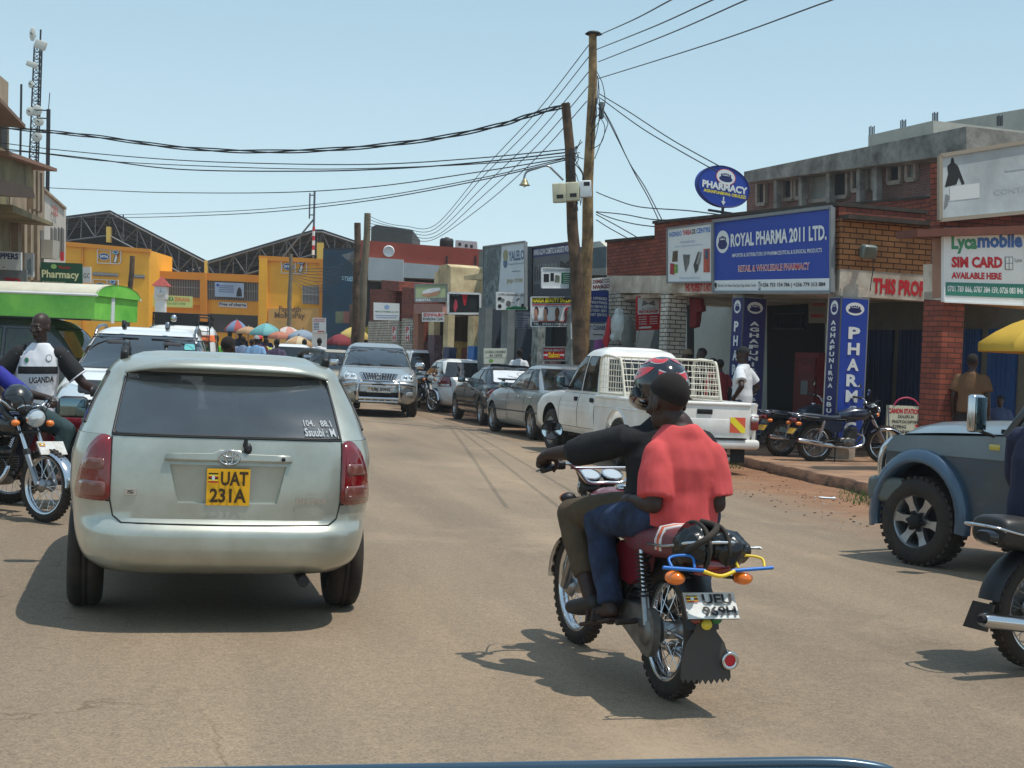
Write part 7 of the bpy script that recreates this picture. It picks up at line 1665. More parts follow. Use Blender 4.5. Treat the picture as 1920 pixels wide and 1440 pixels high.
draw(m,yq(517,573,568,588,YM-3.15,574,589),[('t',GR2,'Pay with',.12,.0,.92,1,.03)],.05);draw(m,yq(515,585,572,600,YM-3.15,586,601),[('t',GR2,'MoMoPay',.0,0,1,1,.03)],.05);rp(m,'wall_lettering',mk)
m=MB();q=yq(410,566,463,575,YM-.1,568,578);m.prism(q,V((0,.05,0)),SWHITE);draw(m,q,[('t',SNAVY,'Free of charge',.03,.12,.97,.88,.03)],.03);rp(m,'wall_lettering',mk)
def shed(label,ridge,x0,x1,yl,yr,pts,Y):
 r=thing('market_shed',label,'shed',(atY(x0,640,Y).x,Y,0));m=MB()
 for (a,b),(c,d) in zip(pts,pts[1:]):
  p,q=atY(a,b,Y),atY(c,d,Y);m.prism([p,q,q+V((0,0,-.25)),p+V((0,0,-.25))],V((yl,22,0)),DKR)
 rp(m,'roof',r)
 m=MB();lo=[atY(a,b,Y+9) for a,b in pts];m.prism(lo+[atY(pts[-1][0],620,Y+9),atY(pts[0][0],620,Y+9)],V((0,.3,0)),mat('shed_inside',(40,42,46),.95,var=.25,vs=.3));rp(m,'back_wall',r)
 m=MB()
 for (a,b),(c,d) in zip(pts,pts[1:]):
  n=max(2,int(abs(c-a)/24));up=[atY(a+(c-a)*i/n,b+(d-b)*i/n+5,Y-.1) for i in range(n+1)];dn=[p+V((0,0,-1.5)) for p in up]
  m.tube([up[0],up[-1]],.05,TRS,5);m.tube([dn[0],dn[-1]],.055,TRS,5)
  for i in range(n+1):m.tube([up[i],dn[i]],.032,TRS,4)
  for i in range(n):m.tube([up[i+1],dn[i]] if i % 2 else [up[i],dn[i+1]],.032,TRS,4)
  for k in range(1,5):
   m.tube([up[0]+V((yl*.11*k,2.5*k,-.2)),up[-1]+V((yl*.11*k,2.5*k,-.2))],.06,TRS,4)
 rp(m,'truss',r)
 return r
s1=shed('black market shed roof on steel trusses behind the left yellow tower',None,110,388,-9,0,[(100,408),(206,394),(388,489)],YM+4)
s2=shed('black market shed roof on steel trusses behind the right yellow tower',None,388,670,0,0,[(388,489),(588,430),(604,430),(700,462)],YM+4)
m=MB()
for i in range(34):
 x=206+i*5.2;
 if 215<x<330:m.prism(yq(x,424+(x-206)*.30,x+2.4,436+(x-206)*.34,YM+10),V((0,.05,0)),mat('louvre_pale',(128,150,160),.6))
rp(m,'louvre',s1);m=MB()
for i in range(34):
 x=450+i*3.6
 if x<545:m.prism(yq(x,486-(x-450)*.28,x+1.9,506-(x-450)*.28,YM+10),V((0,.05,0)),mat('louvre_pale',(128,150,160),.6))
rp(m,'louvre',s2)
m=yprism([(199,454),(206,454),(206,425),(199,425)],YM+3.7,.5,mat('pillar_yellow',(190,172,90),.7));rp(m,'pillar',s1)
m=yprism([(594,487),(606,487),(606,455),(594,455)],YM+3.7,.5,mat('pillar_yellow',(190,172,90),.7));rp(m,'pillar',s2);m=yprism([(383,512),(388,512),(388,488),(383,488)],YM+3.7,.5,mat('pillar_yellow',(190,172,90),.7));rp(m,'pillar',s2)
BCOR=mat('corrugated_blue',(74,116,146),.5,.1,var=.3,vs=.6,dirt=(96,128,148));bw_=thing('blue_shed','blue corrugated metal shed wall to the right of the yellow market','shed',(atY(640,640,84).x,84,0));m=MB()
rows=[[],[]]
for i in range(121):
 p=atY(606+i*.62,612,84);q=atY(606+i*.62,468,84);k=.06*(1 if i % 2 else 0);rows[0].append(V((p.x,p.y+k,0)));rows[1].append(V((q.x,q.y+k,q.z)))
m.grid(rows,BCOR,False);m.prism([rows[1][0],rows[1][-1],rows[1][-1]+V((0,8,0)),rows[1][0]+V((0,8,0))],V((0,0,.1)),DKR);rp(m,'wall',bw_)
m=MB();draw(m,yq(641,518,664,526,83.9,519,528),[('t',mat('ink_lightblue',(150,190,210),.6),'STEEL',0,0,1,1,.02)],.05);rp(m,'wall_lettering',bw_)
yp=yprism([(655,'0'),(696,'0'),(696,566),(655,570)],66,4,mat('dusty_brown',(126,104,90),.9,var=.3,vs=1));tag(yp.build('kiosk'),'dusty brown kiosk behind the two poles at the street end','kiosk')
m=yprism([(640,478),(668,470),(706,515),(690,520)],62,.3,mat('roof_sheet',(128,132,132),.5,.3,var=.3));tag(m.build('awning'),'grey roof sheet sloping behind the wooden poles','awning')
def ysign(name,label,x0,y0,x1,y1,Y,face,items,cat='sign',**k):return sign(name,label,yq(x0,y0,x1,y1,Y,k.pop('yr0',None),k.pop('yr1',None)),face,items,cat,**k)
ysign('market_banner','pale blue banner with a standing figure hung on the market grille',403,529,457,556,YM-.5,mat('banner_blue',(150,172,200),.6,var=.15,vs=1),[('p',SBLACK,[(.74,.05),(.76,.4),(.8,.62),(.86,.72),(.92,.55),(.94,.08)])]+[('r',SNAVY,.14,.75-.14*i,.66,.79-.14*i) for i in range(4)]+[('e',SBLUE,.1,.8,.05,.1)],'banner',t=.04,yr0=531,yr1=558)
ysign('market_banner','pale yellow green cloth banner behind the small clock tower at the market',278,552,361,575,YM-2,mat('banner_lime',(206,216,130),.6,var=.1,vs=1),[('t',SGREEN,'TOKA',.35,.5,.58,.9,.04),('t',mat('ink_orange',(220,130,60),.6),'ENNANA',.6,.5,.95,.9,.04),('t',SGREEN,'KKOLA SMART NYUMBA',.4,.22,.85,.42,0)],'banner',t=.04,yr0=556,yr1=577)
ysign('notice_board','white street notice with red heading and red arrow amid the umbrellas',586,596,611,624,56,SWHITE,[('t',SRED,'CHINESE FURNITURE',.06,.84,.94,.95,.02),('t',SRED,'SHOPPING MART',.06,.72,.94,.82,.02)]+[('r',SNAVY,.08,.62-.1*i,.5,.66-.1*i) for i in range(5)]+[('r',SRED,.5,.06,.9,.12),('p',SRED,[(.5,.02),(.5,.16),(.38,.09)])])
m=yprism([(585,'0'),(612,'0'),(612,625),(585,625)],56.2,.2,SWHITE);tag(m.build('board_base'),'white panel standing below the street notice','panel')
ysign('shop_banner','green and pink banner pair beside the wooden pole at the street end',629,584,655,606,64,mat('banner_olive',(130,140,112),.7,var=.3,vs=2),[('r',mat('banner_pink',(190,130,120),.7),.58,0,1,1)],'banner')
ct=thing('clock_tower','small clock tower with red tiled cap in front of the market','clock tower',(atY(299,640,80).x,80,0));cw=.66
m=MB();m.box((0,0,1.4),(cw,.6,2.8),YW);m.box((0,-.31,2.0),(.5,.03,.9),mat('poster_lime',(200,200,60),.6));m.build('base',ct);zc=atY(299,549,80).z
m=MB();m.box((0,0,zc),(cw,.6,.74),WHITE,None,.02);m.box((0,0,(2.8+zc-.37)/2),(cw*.8,.5,zc-.37-2.8+.01),WHITE);m.build('shaft',ct)
m=MB();m.lathe([(.26,0),(.26,.02),(0,.025)],SWHITE,24,Mx.Translation(V((0,-.31,zc))) @ Mx.Rotation(PI/2,4,'X'));m.bar((0,-.345,zc),(.02,-.345,zc+.2),.03,.01,SBLACK);m.bar((0,-.345,zc),(.12,-.345,zc+.08),.03,.01,SBLACK);m.build('clock_face',ct)
m=MB();z=zc+.37;m.add([(-.48,-.42,z),(.48,-.42,z),(.48,.42,z),(-.48,.42,z),(0,0,z+.55)],[(0,1,4),(1,2,4),(2,3,4),(3,0,4),(3,2,1,0)],mat('red_tiles',(166,70,62),.8,var=.2,vs=5));m.build('roof',ct)
# ---------------------------------------------------------------- left row
LD=V((-.194,1,0)).normalized();LN=V((LD.y,-LD.x,0));LP=V((-7.5,0,0))
def G(px,py,w=0.0):return on_plane(px,py,LP-LN*w,LN)
def GZ(px,z,w=0.0):
 p=G(px,600,w);return V((p.x,p.y,z))
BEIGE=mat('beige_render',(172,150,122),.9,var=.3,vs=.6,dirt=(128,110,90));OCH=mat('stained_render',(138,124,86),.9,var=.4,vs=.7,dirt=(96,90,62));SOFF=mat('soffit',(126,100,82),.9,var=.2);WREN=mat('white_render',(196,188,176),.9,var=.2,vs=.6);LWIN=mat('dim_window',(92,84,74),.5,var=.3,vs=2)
def lroot(label):return thing('shop_house',label,'building',(-7.5,0,0))
def lb2(root,nm,pts,dep,mt,w=0.0):
 m=MB();m.prism([G(a,b,w) if not isinstance(b,str) else GZ(a,float(b),w) for a,b in pts],-LN*dep,mt);m.v=[p-V((-7.5,0,0)) for p in m.v];return m.build(nm,root)
b1=lroot('stained three storey corner house with jutting eaves at the left edge')
lb2(b1,'wall',[(-60,'0'),(22,'0'),(17,205),(-60,130)],9,OCH);lb2(b1,'parapet',[(-60,90),(16,155),(15,208),(-60,150)],8,BEIGE,-.05)
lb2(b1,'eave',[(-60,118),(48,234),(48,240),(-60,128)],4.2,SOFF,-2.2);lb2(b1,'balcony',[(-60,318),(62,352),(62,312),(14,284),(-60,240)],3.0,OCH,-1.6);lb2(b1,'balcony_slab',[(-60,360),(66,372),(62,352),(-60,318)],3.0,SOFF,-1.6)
lb2(b1,'window',[(2,300),(14,308),(14,238),(2,228)],.1,DARKIN,-.03)
b2=lroot('beige three storey house with vertical ribs and a flat jutting roof')
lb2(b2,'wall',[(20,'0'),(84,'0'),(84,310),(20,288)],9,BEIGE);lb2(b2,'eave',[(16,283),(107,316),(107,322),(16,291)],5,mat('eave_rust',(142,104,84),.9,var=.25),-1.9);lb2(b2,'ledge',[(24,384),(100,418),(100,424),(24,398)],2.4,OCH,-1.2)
for x0,x1,ya,yb_ in ((63,67,316,392),(71,75,320,396),(79,83,324,398),(34,40,415,525),(46,51,418,525),(58,63,420,525),(70,75,422,525)):
 lb2(b2,'rib',[(x0,yb_),(x1,yb_),(x1,ya),(x0,ya)],.3,BEIGE,-.22)
for x0,x1,ya,yb_ in ((67,71,330,390),(75,79,332,394),(41,45,430,520),(52,57,430,520),(64,69,432,520),(76,82,432,520)):
 lb2(b2,'window',[(x0,yb_),(x1,yb_),(x1,ya),(x0,ya)],.1,LWIN,-.04)
b3=lroot('white rendered house with faded red lettering beyond the beige house')
lb2(b3,'wall',[(84,'0'),(124,'0'),(124,389),(84,352)],8,WREN);lb2(b3,'coping',[(84,352),(125,389),(125,393),(84,357)],8,BEIGE,-.1);lb2(b3,'ledge',[(84,500),(120,512),(120,506),(84,492)],.6,WREN,-.4)
for x in (96,103,110,116):lb2(b3,'window',[(x,480),(x+4.5,482),(x+4.5,430),(x,426)],.1,LWIN,-.03)
m=MB();q=[G(98,402,-.06),G(108,408,-.06),G(108,390,-.06),G(98,382,-.06)];draw(m,q,[('t',mat('ink_faded',(176,80,76),.8),'OS',0,0,1,1,.03)],.02);m.v=[p-V((-7.5,0,0)) for p in m.v];m.build('wall_lettering',b3)
m=MB();p=G(93,468,-.3);m.box(p,(.5,.8,.7),mat('ac_unit',(170,164,150),.6));tag(m.build('air_conditioner'),'air conditioner box on the white rendered house','air conditioner')
for args in (('shop_sign','white sign with navy capitals cut off by the left edge',-30,470,40,504,44,SWHITE,[('t',SNAVY,'SHOPPERS',.05,.58,.92,.92,.04),('r',SGREY,.5,.1,.56,.16)]),('shop_sign','narrow white sign left of the green pharmacy sign',46,474,63,519,48,SWHITE,[('p',IM('art_pale',(150,170,180)),[(.2,.1),(.8,.1),(.7,.8),(.3,.7)])]),('pharmacy_board','green sign reading Pharmacy in pale letters on the left row',76,491,154,529,52,mat('board_green',(14,84,60),.6,var=.1),[('t',mat('ink_cream',(226,232,180),.6),'Pharmacy',.03,.12,.93,.62,.03),('e',mat('ink_lime',(150,200,120),.6),.32,.8,.07,.12),('t',SRED,'Vaccin',.42,.7,.72,.86,.02),('t',mat('ink_cream',(226,232,180),.6),'BE WISE HEALTH MART',.05,-.02,.6,.06,0)]),('shop_sign','pale grey sign behind the green pharmacy sign',153,500,170,530,53,SWHITE,[('t',SBLACK,'GC',.2,.3,.9,.6,0)]),('shop_sign','grey fascia board with red letters above the green truck',-20,503,50,532,45,SGREY,[('t',SRED,'TO',.4,.0,.85,.45,.08)]),('shop_sign','thin red projecting sign on the white rendered house',113,472,119,489,58,SRED,[])):
 nm,lab,x0,y0,x1,y1,Y,fc,it=args;ysign(nm,lab,x0,y0,x1,y1,Y,fc,it,t=.08,yr0=y0+(x1-x0)*.04,yr1=y1+(x1-x0)*.04)
tw=thing('radio_mast','tall lattice radio mast with dishes rising behind the left houses','mast',(atY(68,180,75).x,75,0));zt=atY(66,55,75).z;zb_=6;m=MB();cr=[V((-.26,0,0)),V((.26,0,0)),V((0,.4,0))];n=30
for c in cr:m.tube([c+V((0,0,zb_)),c*.75+V((0,0,zt-.8))],.045,DSTEEL,5)
for i in range(n):
 z0,z1=zb_+(zt-.8-zb_)*i/n,zb_+(zt-.8-zb_)*(i+1)/n
 for k in range(3):
  a,b=cr[k],cr[(k+1) % 3];m.tube([a*.9+V((0,0,z0)),b*.9+V((0,0,z1))],.02,DSTEEL,4);m.tube([a*.9+V((0,0,z1)),b*.9+V((0,0,z1))],.018,DSTEEL,4)
m.tube([(0.1,0,zt-1),(0.1,0,zt)],.05,DSTEEL,5);m.build('lattice',tw)
tl=V((tw.location.x,75,0))
for px,py,rx_,rz2,ft in ((61,64,.16,.36,0),(76,84,.30,.22,1),(60,121,.28,.14,1),(58,158,.14,.2,0),(69,207,.28,.28,0),(56,209,.2,.24,0),(73,228,.26,.24,0),(70,256,.26,.26,0)):
 d=MB();c=atY(px,py,74.3)-tl;dm=mat('dish_white',(196,198,190),.5)
 if ft:d.box(c,(rx_*2,.2,rz2*2),dm,Mx.Rotation(.3,3,'Y'),.03)
 else:
  d.lathe([(0,.14),(.55,.10),(.9,.02),(1.0,-.02),(.9,.0),(.5,.06),(0,.09)],dm,20,Mx.Translation(c) @ Mx.Diagonal(V((rx_,.9*rz2,rz2,1))) @ Mx.Rotation(PI/2,4,'X'));d.tube([c,c+V((0,-.3,0))],.03,DSTEEL,5)
 d.bar(c,c+V((.0,.5,0)),.05,.05,DSTEEL);d.build('dish_antenna',tw)
for px,y0,y1,lab in ((38,158,300,'thin bare aerial pole left of the lattice mast'),(89,205,360,'grey pipe pole with side brackets right of the lattice mast')):
 r=thing('aerial_pole',lab,'pole',(atY(px,640,62).x,62,0));m=MB();a,b=atY(px,y1,62)-r.location,atY(px+2,y0,62)-r.location;m.tube([a,b],.05 if px<50 else .09,DSTEEL,8);m.build('shaft',r)
 if px>50:
  m=MB();
  for yy in (207,222):p=atY(px,yy,62)-r.location;m.tube([p,p+V((-.45,0,0))],.03,DSTEEL,5)
  p=atY(px+4,187,62)-r.location;m.tube([b,p+V((0,0,.3))],.02,DSTEEL,5);m.build('bracket',r)
r=thing('roof_antenna','red and white ladder antenna on the right market shed roof','antenna',(atY(588,640,90).x,90,0));m=MB();a,b=atY(587,484,90)-r.location,atY(590,358,90)-r.location
m.tube([a,b],.07,TRS,6);m.tube([atY(580,410,90)-r.location,atY(581,362,90)-r.location],.05,TRS,5)
for yy in (366,403):m.tube([atY(580,yy,90)-r.location,atY(590,yy,90)-r.location],.04,TRS,5)
m.tube([atY(589,410,90)-r.location,atY(530,482,90)-r.location],.06,TRS,5);m.build('mast',r);m=MB()
for i in range(6):p,q=a.lerp(b,.05+.07*i),a.lerp(b,.12+.07*i);m.tube([p,q],.085,SRED if i % 2 else SWHITE,8)
m.build('striped_foot',r)
r=thing('roof_antenna','thin aerial rods on the left market shed roof','antenna',(atY(232,640,97).x,97,0));m=MB()
for px,y0 in ((228,410),(231,402),(234,409)):m.tube([atY(px,425,97)-r.location,atY(px,y0,97)-r.location],.05,DSTEEL,5)
m.build('rod',r)
# ---------------------------------------------------------------- wooden poles, lamp, meters and cables
WOOD=mat('pole_wood',(156,130,90),.9,var=.35,vs=3,bump=.6,bs=12,dirt=(96,74,48));WOODD=mat('pole_wood_dark',(104,82,62),.95,var=.4,vs=3,bump=.6,bs=12,dirt=(46,36,30));WOODG=mat('pole_wood_grey',(122,112,92),.9,var=.3,vs=3)
def pole(label,px0,py0,px1,py1,Y,r0,r1,mt,cap=False):
 a=atY(px0,py0,Y);a.z=0;b=atY(px1,py1,Y);r=thing('utility_pole',label,'pole',a,0,'wooden utility poles');m=MB();n=8
 m.tube([V((0,0,-.1)).lerp(b-a,i/n)+V((.02*math.sin(i*2.1),0,0)) for i in range(n+1)],[r0+(r1-r0)*i/n for i in range(n+1)],mt,14);m.build('shaft',r)
 if cap:m=MB();m.lathe([(0,.06),(.12,.05),(.19,.0),(.17,-.01)],SBLACK,16,Mx.Translation(b-a));m.build('cap',r)
 return r,b
P1,T1=pole('tallest upright pale wooden pole with flat cap beside the leaning pole',1094,690,1113,64,31,.165,.085,WOOD,True)
P2,T2=pole('dark leaning wooden pole carrying the lamp and meter boxes',1103,690,1062,194,30.3,.165,.095,WOODD)
P3,T3=pole('pale wooden pole at the street end left of the red parapet',672,660,690,400,58,.20,.13,WOODG)
P4,T4=pole('dark straight pole standing just left of the pale street end pole',666,660,671,418,57,.16,.13,WOODD)
P5,T5=pole('thin grey pole in front of the right yellow tower',541,660,546,476,74,.15,.09,WOODG)
P6,T6=pole('dark leaning pole in front of the left yellow tower',234,600,249,480,70,.14,.12,WOODD)
lm=thing('street_lamp','bell shaped lamp on a curved arm above the leaning pole meters','street lamp',atY(1054,338,30.2));L0=lm.location.copy()
m=MB();m.tube(spline([atY(a,b,30.2)-L0 for a,b in ((1056,338),(1040,322),(1026,311),(1005,316),(988,322),(983,332),(983,338))],6),.022,STEEL,8);m.build('arm',lm)
c=atY(984,337,30.2)-L0;m=MB();m.lathe([(.03,.02),(.05,0),(.07,-.05),(.10,-.10),(.12,-.115),(.115,-.12),(.06,-.06)],mat('bell_bronze',(150,142,110),.4,.5),20,Mx.Translation(c));m.build('lamp_shade',lm);m=MB();m.ell(c+V((0,0,-.11)),(.04,.04,.05),LAMPCLR);m.build('bulb',lm)
MET=mat('meter_cream',(196,192,164),.6,var=.1,vs=4)
for i,(x0,y0,x1,y1,lab) in enumerate(((1036,343,1061,381,'left cream meter box strapped to the leaning pole'),(1061,341,1086,378,'middle cream meter box strapped to the leaning pole'),(1087,338,1109,371,'right pale meter box between the two tall poles'))):
 c=atY((x0+x1)/2,(y0+y1)/2,29.95);r=thing('meter_box',lab,'meter box',c,-.05,'meter boxes on the leaning pole');sc2=29.95/FPX;m=MB();m.box((0,0,0),((x1-x0)*sc2,.16,(y1-y0)*sc2*.95),MET if i<2 else SWHITE,Mx.Rotation(-.08,3,'Y'),.025,3);m.build('case',r)
 m=MB();m.box((.02,-.082,-.08 if i<2 else .1),((x1-x0)*sc2*.5,.01,.08),SBLACK,Mx.Rotation(-.08,3,'Y'));m.build('display',r)
tr_=thing('junction_box','grey junction box high on the right side of the tall pole','junction box',atY(1128,207,30.9));m=MB();m.box((0,0,0),(.10,.16,.34),mat('junction_grey',(112,120,116),.6),None,.015);m.build('case',tr_)
CAB=mat('cable_black',(26,28,32),.6)
NC=[0]
def cable(label,pts,Ys,r=.016,k=8,twist=False,group='overhead cables'):
 n=len(pts);P=[]
 acc=[0]
 for a,b in zip(pts,pts[1:]):acc.append(acc[-1]+math.hypot(b[0]-a[0],b[1]-a[1]))
 for i,(a,b) in enumerate(pts):
  t=acc[i]/acc[-1];Y=1/((1-t)/Ys[0]+t/Ys[1]);P.append(atY(a,b,Y))
 S=spline(P,k);m=MB()
 if twist:
  for j in range(3):
   m.tube([p+V((0,.03*math.sin(i*.3+j*2.1),.04*math.cos(i*.3+j*2.1))) for i,p in enumerate(S)],r,CAB,5)
 else:m.tube(S,r,CAB,5)
 o=m.build('overhead_cable');tag(o,label,'cable',group);return o
cable('thick twisted black cable sagging from the leaning pole top to the left edge',[(1066,196),(1000,214),(930,236),(800,262),(640,279),(480,284),(330,276),(180,256),(60,244),(-60,232)],(30.3,44),.018,10,True)
cable('upper thin cable crossing left below the thick twisted cable',[(1060,280),(900,296),(700,308),(480,306),(300,298),(100,280),(-40,262)],(30.3,44),.013)
cable('double cable dipping lowest around the middle of the sky on the left',[(1060,286),(900,304),(740,316),(560,321),(330,317),(160,296),(-40,274)],(30.3,44),.016)
cable('cable running beside the double cable towards the left houses',[(1060,292),(940,304),(800,312),(600,317),(400,312),(200,302),(60,286),(-40,280)],(30.3,45),.012)
cable('thin cable with a dangling hook nearly level above the market roofs',[(1060,296),(900,322),(700,350),(520,361),(313,361),(200,357),(90,352),(20,346)],(30.3,56),.013)
cable('lowest long cable from the leaning pole to the left shed ridge',[(1060,300),(900,338),(700,375),(520,396),(380,404),(230,408),(120,406)],(30.3,70),.014)
cable('cable close above the lowest long cable to the left shed ridge',[(1060,297),(900,334),(700,370),(520,390),(380,398),(200,403)],(30.3,70),.012)
for (a,b),(c,d),lab in (((1118,68),(1258,0),'first cable from the tall pole cap to the top edge'),((1118,93),(1336,0),'second cable from the tall pole to the top edge'),((1122,116),(1399,0),'third cable from the tall pole to the top edge'),((1120,148),(1560,0),'lowest cable from the tall pole curving to the top edge')):
 e=(a+(c-a)*1.5,b+(d-b)*1.5);mid=((a+c)/2,(b+d)/2+(5 if a==1120 else 3));cable(lab,[(a,b),mid,(c,d),e],(31,14),.010)
for i,((a,b),e,lab) in enumerate((((1106,82),(690,404),'topmost'),((1106,104),(690,411),'second'),((1106,132),(690,418),'third'),((1106,158),(690,424),'fourth'),((1100,190),(690,430),'lowest'))):
 x=e[0];cable(lab+' of the five cables falling from the tall pole to the street end pole',[(a,b),(a-100,b+(128-i*4)),(a-200,b+236-i*9),(a-290,422-i*2+i*9),(760,424+i*5),(720,417+i*4),e],(31,58),.011)
for pts,Ys,lab in (([(1124,176),(1180,210),(1260,262),(1350,312)],(31,25),'upper cable from the tall pole to the oval rooftop sign'),([(1126,184),(1200,238),(1270,280),(1345,322)],(31,25),'lower cable from the tall pole to the oval rooftop sign'),([(1128,200),(1150,240),(1180,305),(1210,352),(1244,418)],(31,28),'steep cable from the tall pole to the step of the red parapet'),([(1130,205),(1160,265),(1190,325),(1215,370),(1237,418)],(31,28),'second steep cable from the tall pole to the step of the red parapet'),([(1118,360),(1150,373),(1200,388),(1290,395),(1360,404)],(31,25),'loose cable from the tall pole along the parapet towards the pharmacy sign'),([(1118,397),(1170,402),(1230,412),(1300,410)],(31,26),'loose cable from the tall pole touching the top of the parapet step'),([(1118,398),(1150,410),(1190,420),(1227,425)],(31,28),'short cable to the side of the red parapet step'),([(1118,402),(1160,425),(1200,448)],(31,29),'short cable from the tall pole to the low red parapet'),([(1118,412),(1140,426),(1165,440),(1183,450)],(31,30),'lowest short wavy cable to the low red parapet')):
 cable(lab,pts,Ys,.011)
m=MB()
for j in range(9):
 x,y=1112+random.uniform(-6,16),150+j*11;a=[atY(1116+random.uniform(-8,10),y-random.uniform(10,40),30.9),atY(x+random.uniform(4,16),y,30.8),atY(x+random.uniform(0,14),y+random.uniform(14,40),30.8),atY(1110+random.uniform(-6,6),y+random.uniform(40,80),30.9)];m.tube(spline(a,7),.009,CAB,5)
for j in range(10):
 a=[atY(1095-random.uniform(0,30),262+j*4,30.2),atY(1085-random.uniform(0,40),290+random.uniform(0,20),30.1),atY(1088-random.uniform(-8,20),330,30.0),atY(1092-random.uniform(-5,20),380+random.uniform(0,20),30.0)];m.tube(spline(a,7),.009,CAB,5)
tag(m.build('cable_tangle'),'tangle of loose black cables between the tall pole and the leaning pole','cable tangle')
m=MB()
for j in range(8):
 y0=500+j*8;m.tube(spline([atY(668,470+j*6,60),atY(630-j*6,500+j*7,66),atY(548,505+j*3,73)],8),.014,CAB,4)
tag(m.build('cable_fan'),'fan of thin cables between the street end poles and the grey pole','cables')
# ---------------------------------------------------------------- green kiosk truck
GRN=mat('truck_green',(134,212,84),.4,var=.2,vs=1.1,dirt=(84,186,64));ROOFC=mat('truck_roof',(206,200,180),.6,var=.15,vs=2)
tk=r8;tk.name='kiosk_truck';tk['label']='bright green promotional truck with pale arched roof over its dark cab';tk['category']='truck';tk.location=(-12.05,31.1,0);tk.rotation_euler=(0,0,math.radians(-101));
def vault(y0,y1,z0,z1,hw,m,rise):
 mm=MB();sec=[(-hw,z0),(hw,z0),(hw,z1)]+[(hw*math.cos(PI*j/14),z1+rise*math.sin(PI*j/14)) for j in range(1,14)]+[(-hw,z1)]
 mm.prism([V((x,y0,z)) for x,z in sec],V((0,y1-y0,0)),m);return mm
o=vault(-3.2,1.35,.75,2.46,.98,GRN,.0).build('cargo_box',tk);o=vault(1.352,3.72,1.98,2.46,.98,GRN,.0).build('canopy',tk)
mm=MB();rows=[[V((1.0*math.cos(PI*j/18),y,2.462+.27*math.sin(PI*j/18))) for j in range(19)] for y in (-3.25,3.78)];mm.grid(rows,ROOFC,True,flip=True);mm.prism([V((1.0*math.cos(PI*j/18),3.77,2.462+.27*math.sin(PI*j/18))) for j in range(19)],V((0,-.04,0)),GRN);mm.tube([(-1.0,-3.2,2.47),(-1.0,3.78,2.47)],.03,SWHITE,6);mm.tube([(1.0,-3.2,2.47),(1.0,3.78,2.47)],.03,SWHITE,6);mm.build('roof',tk)
mm=MB();mm.box((.2,3.73,2.3),(.14,.02,.75),SWHITE);mm.box((1.0-.015,2.5,1.96),(.02,2.3,.03),SBLACK);mm.build('trim',tk)
def tside(y0,z0,y1,z1):return [V((.983,y0,z0)),V((.983,y1,z0)),V((.983,y1,z1)),V((.983,y0,z1))]
mm=MB();q=tside(.15,1.0,.95,1.95);mm.prism(q,V((-.01,0,0)),mat('poster_teal',(10,130,90),.5));draw(mm,q,[('e',SWHITE,.45,.78,.36,.13),('e',mat('splash_green',(70,170,50),.5),.45,.78,.33,.115),('t',SWHITE,'Splash',.2,.73,.7,.83,.02),('t',SWHITE,'MANGO',.08,.48,.84,.58,.02),('t',SWHITE,'100% juice',.3,.36,.7,.42,0),('e',mat('mango',(190,200,60),.5),.2,.1,.28,.18)],.004);mm.build('poster',tk)
mm=MB();draw(mm,tside(-.2,2.0,.35,2.15),[('t',SBLACK,'LIFE.',.1,0,.9,1,.02)],.004);mm.build('side_lettering',tk)
# ---------------------------------------------------------------- market umbrellas, distant people and vehicles
def umbrella(label,px,py,Y,rad,cols,hgt=.42,tilt=0.0):
 if Y>30:rad*=.88
 c=atY(px,py,Y);r=thing('market_umbrella',label,'umbrella',(c.x,c.y,0),0,'market umbrellas at the street end');mm=MB();n=8
 for j in range(n):
  a0,a1=2*PI*j/n,2*PI*(j+1)/n;mt=cols[j % len(cols)];rows=[]
  for k in range(5):
   q=k/4;rr=rad*q;z=c.z-hgt*(q**1.7);row=[]
   for t in (0,.5,1):a=a0+(a1-a0)*t;s=1-.05*(1-abs(2*t-1))*q;row.append(V((rr*s*math.cos(a),rr*s*math.sin(a),z+tilt*rr*math.cos(a))))
   rows.append(row)
  rows.append([p+V((0,0,-.12)) for p in rows[-1]]);mm.grid(rows,mt,True,flip=True)
 mm.build('canopy',r);mm=MB();mm.tube([(0,0,0),(0,0,c.z+.08)],.025,STEEL,6);mm.build('pole',r);return r
U_=lambda n,c:mat('umb_'+n,tuple(x*.76+sum(c)/3*.18 for x in c),.85,var=.12,vs=2)
umbrella('red and blue market umbrella left of the turquoise one',444,600,66,.62,[U_('red',(196,70,66)),U_('blue',(110,140,180))]);umbrella('tan market umbrella between the red and turquoise ones',466,612,64,.62,[U_('tan',(196,150,104))],.22);umbrella('turquoise market umbrella in front of the right yellow tower',500,606,62,.82,[U_('teal',(110,190,190)),U_('teal2',(96,176,180))]);umbrella('pink and white market umbrella behind the thin grey pole',540,612,63,.85,[U_('pink',(214,140,120)),U_('white',(214,200,190))]);umbrella('grey blue market umbrella left of the white notice',568,618,60,.75,[U_('grey',(140,160,180))],.3)
umbrella('orange market umbrella low under the pink one',524,621,60,.55,[U_('orange',(206,120,90))],.2);umbrella('pale yellow striped market umbrella above the white pickup cab',560,630,56,.62,[U_('cream',(220,196,150)),U_('peach',(206,160,110))],.28);umbrella('dark red market umbrella right of the white notice',638,626,58,.68,[U_('crimson',(150,40,50))],.34);umbrella('yellow market umbrella beside the pale street end pole',665,612,60,.80,[U_('yellow',(222,190,90))],.42);umbrella('large yellow market umbrella right of the pale street end pole',690,612,61,.55,[U_('ochre',(214,176,60))],.35)
umb=umbrella('yellow umbrella with scalloped edge cut off by the right edge',1962,592,20.5,.95,[U_('gold',(226,178,40))],.42);umb['group']='street umbrella';del umb['group']
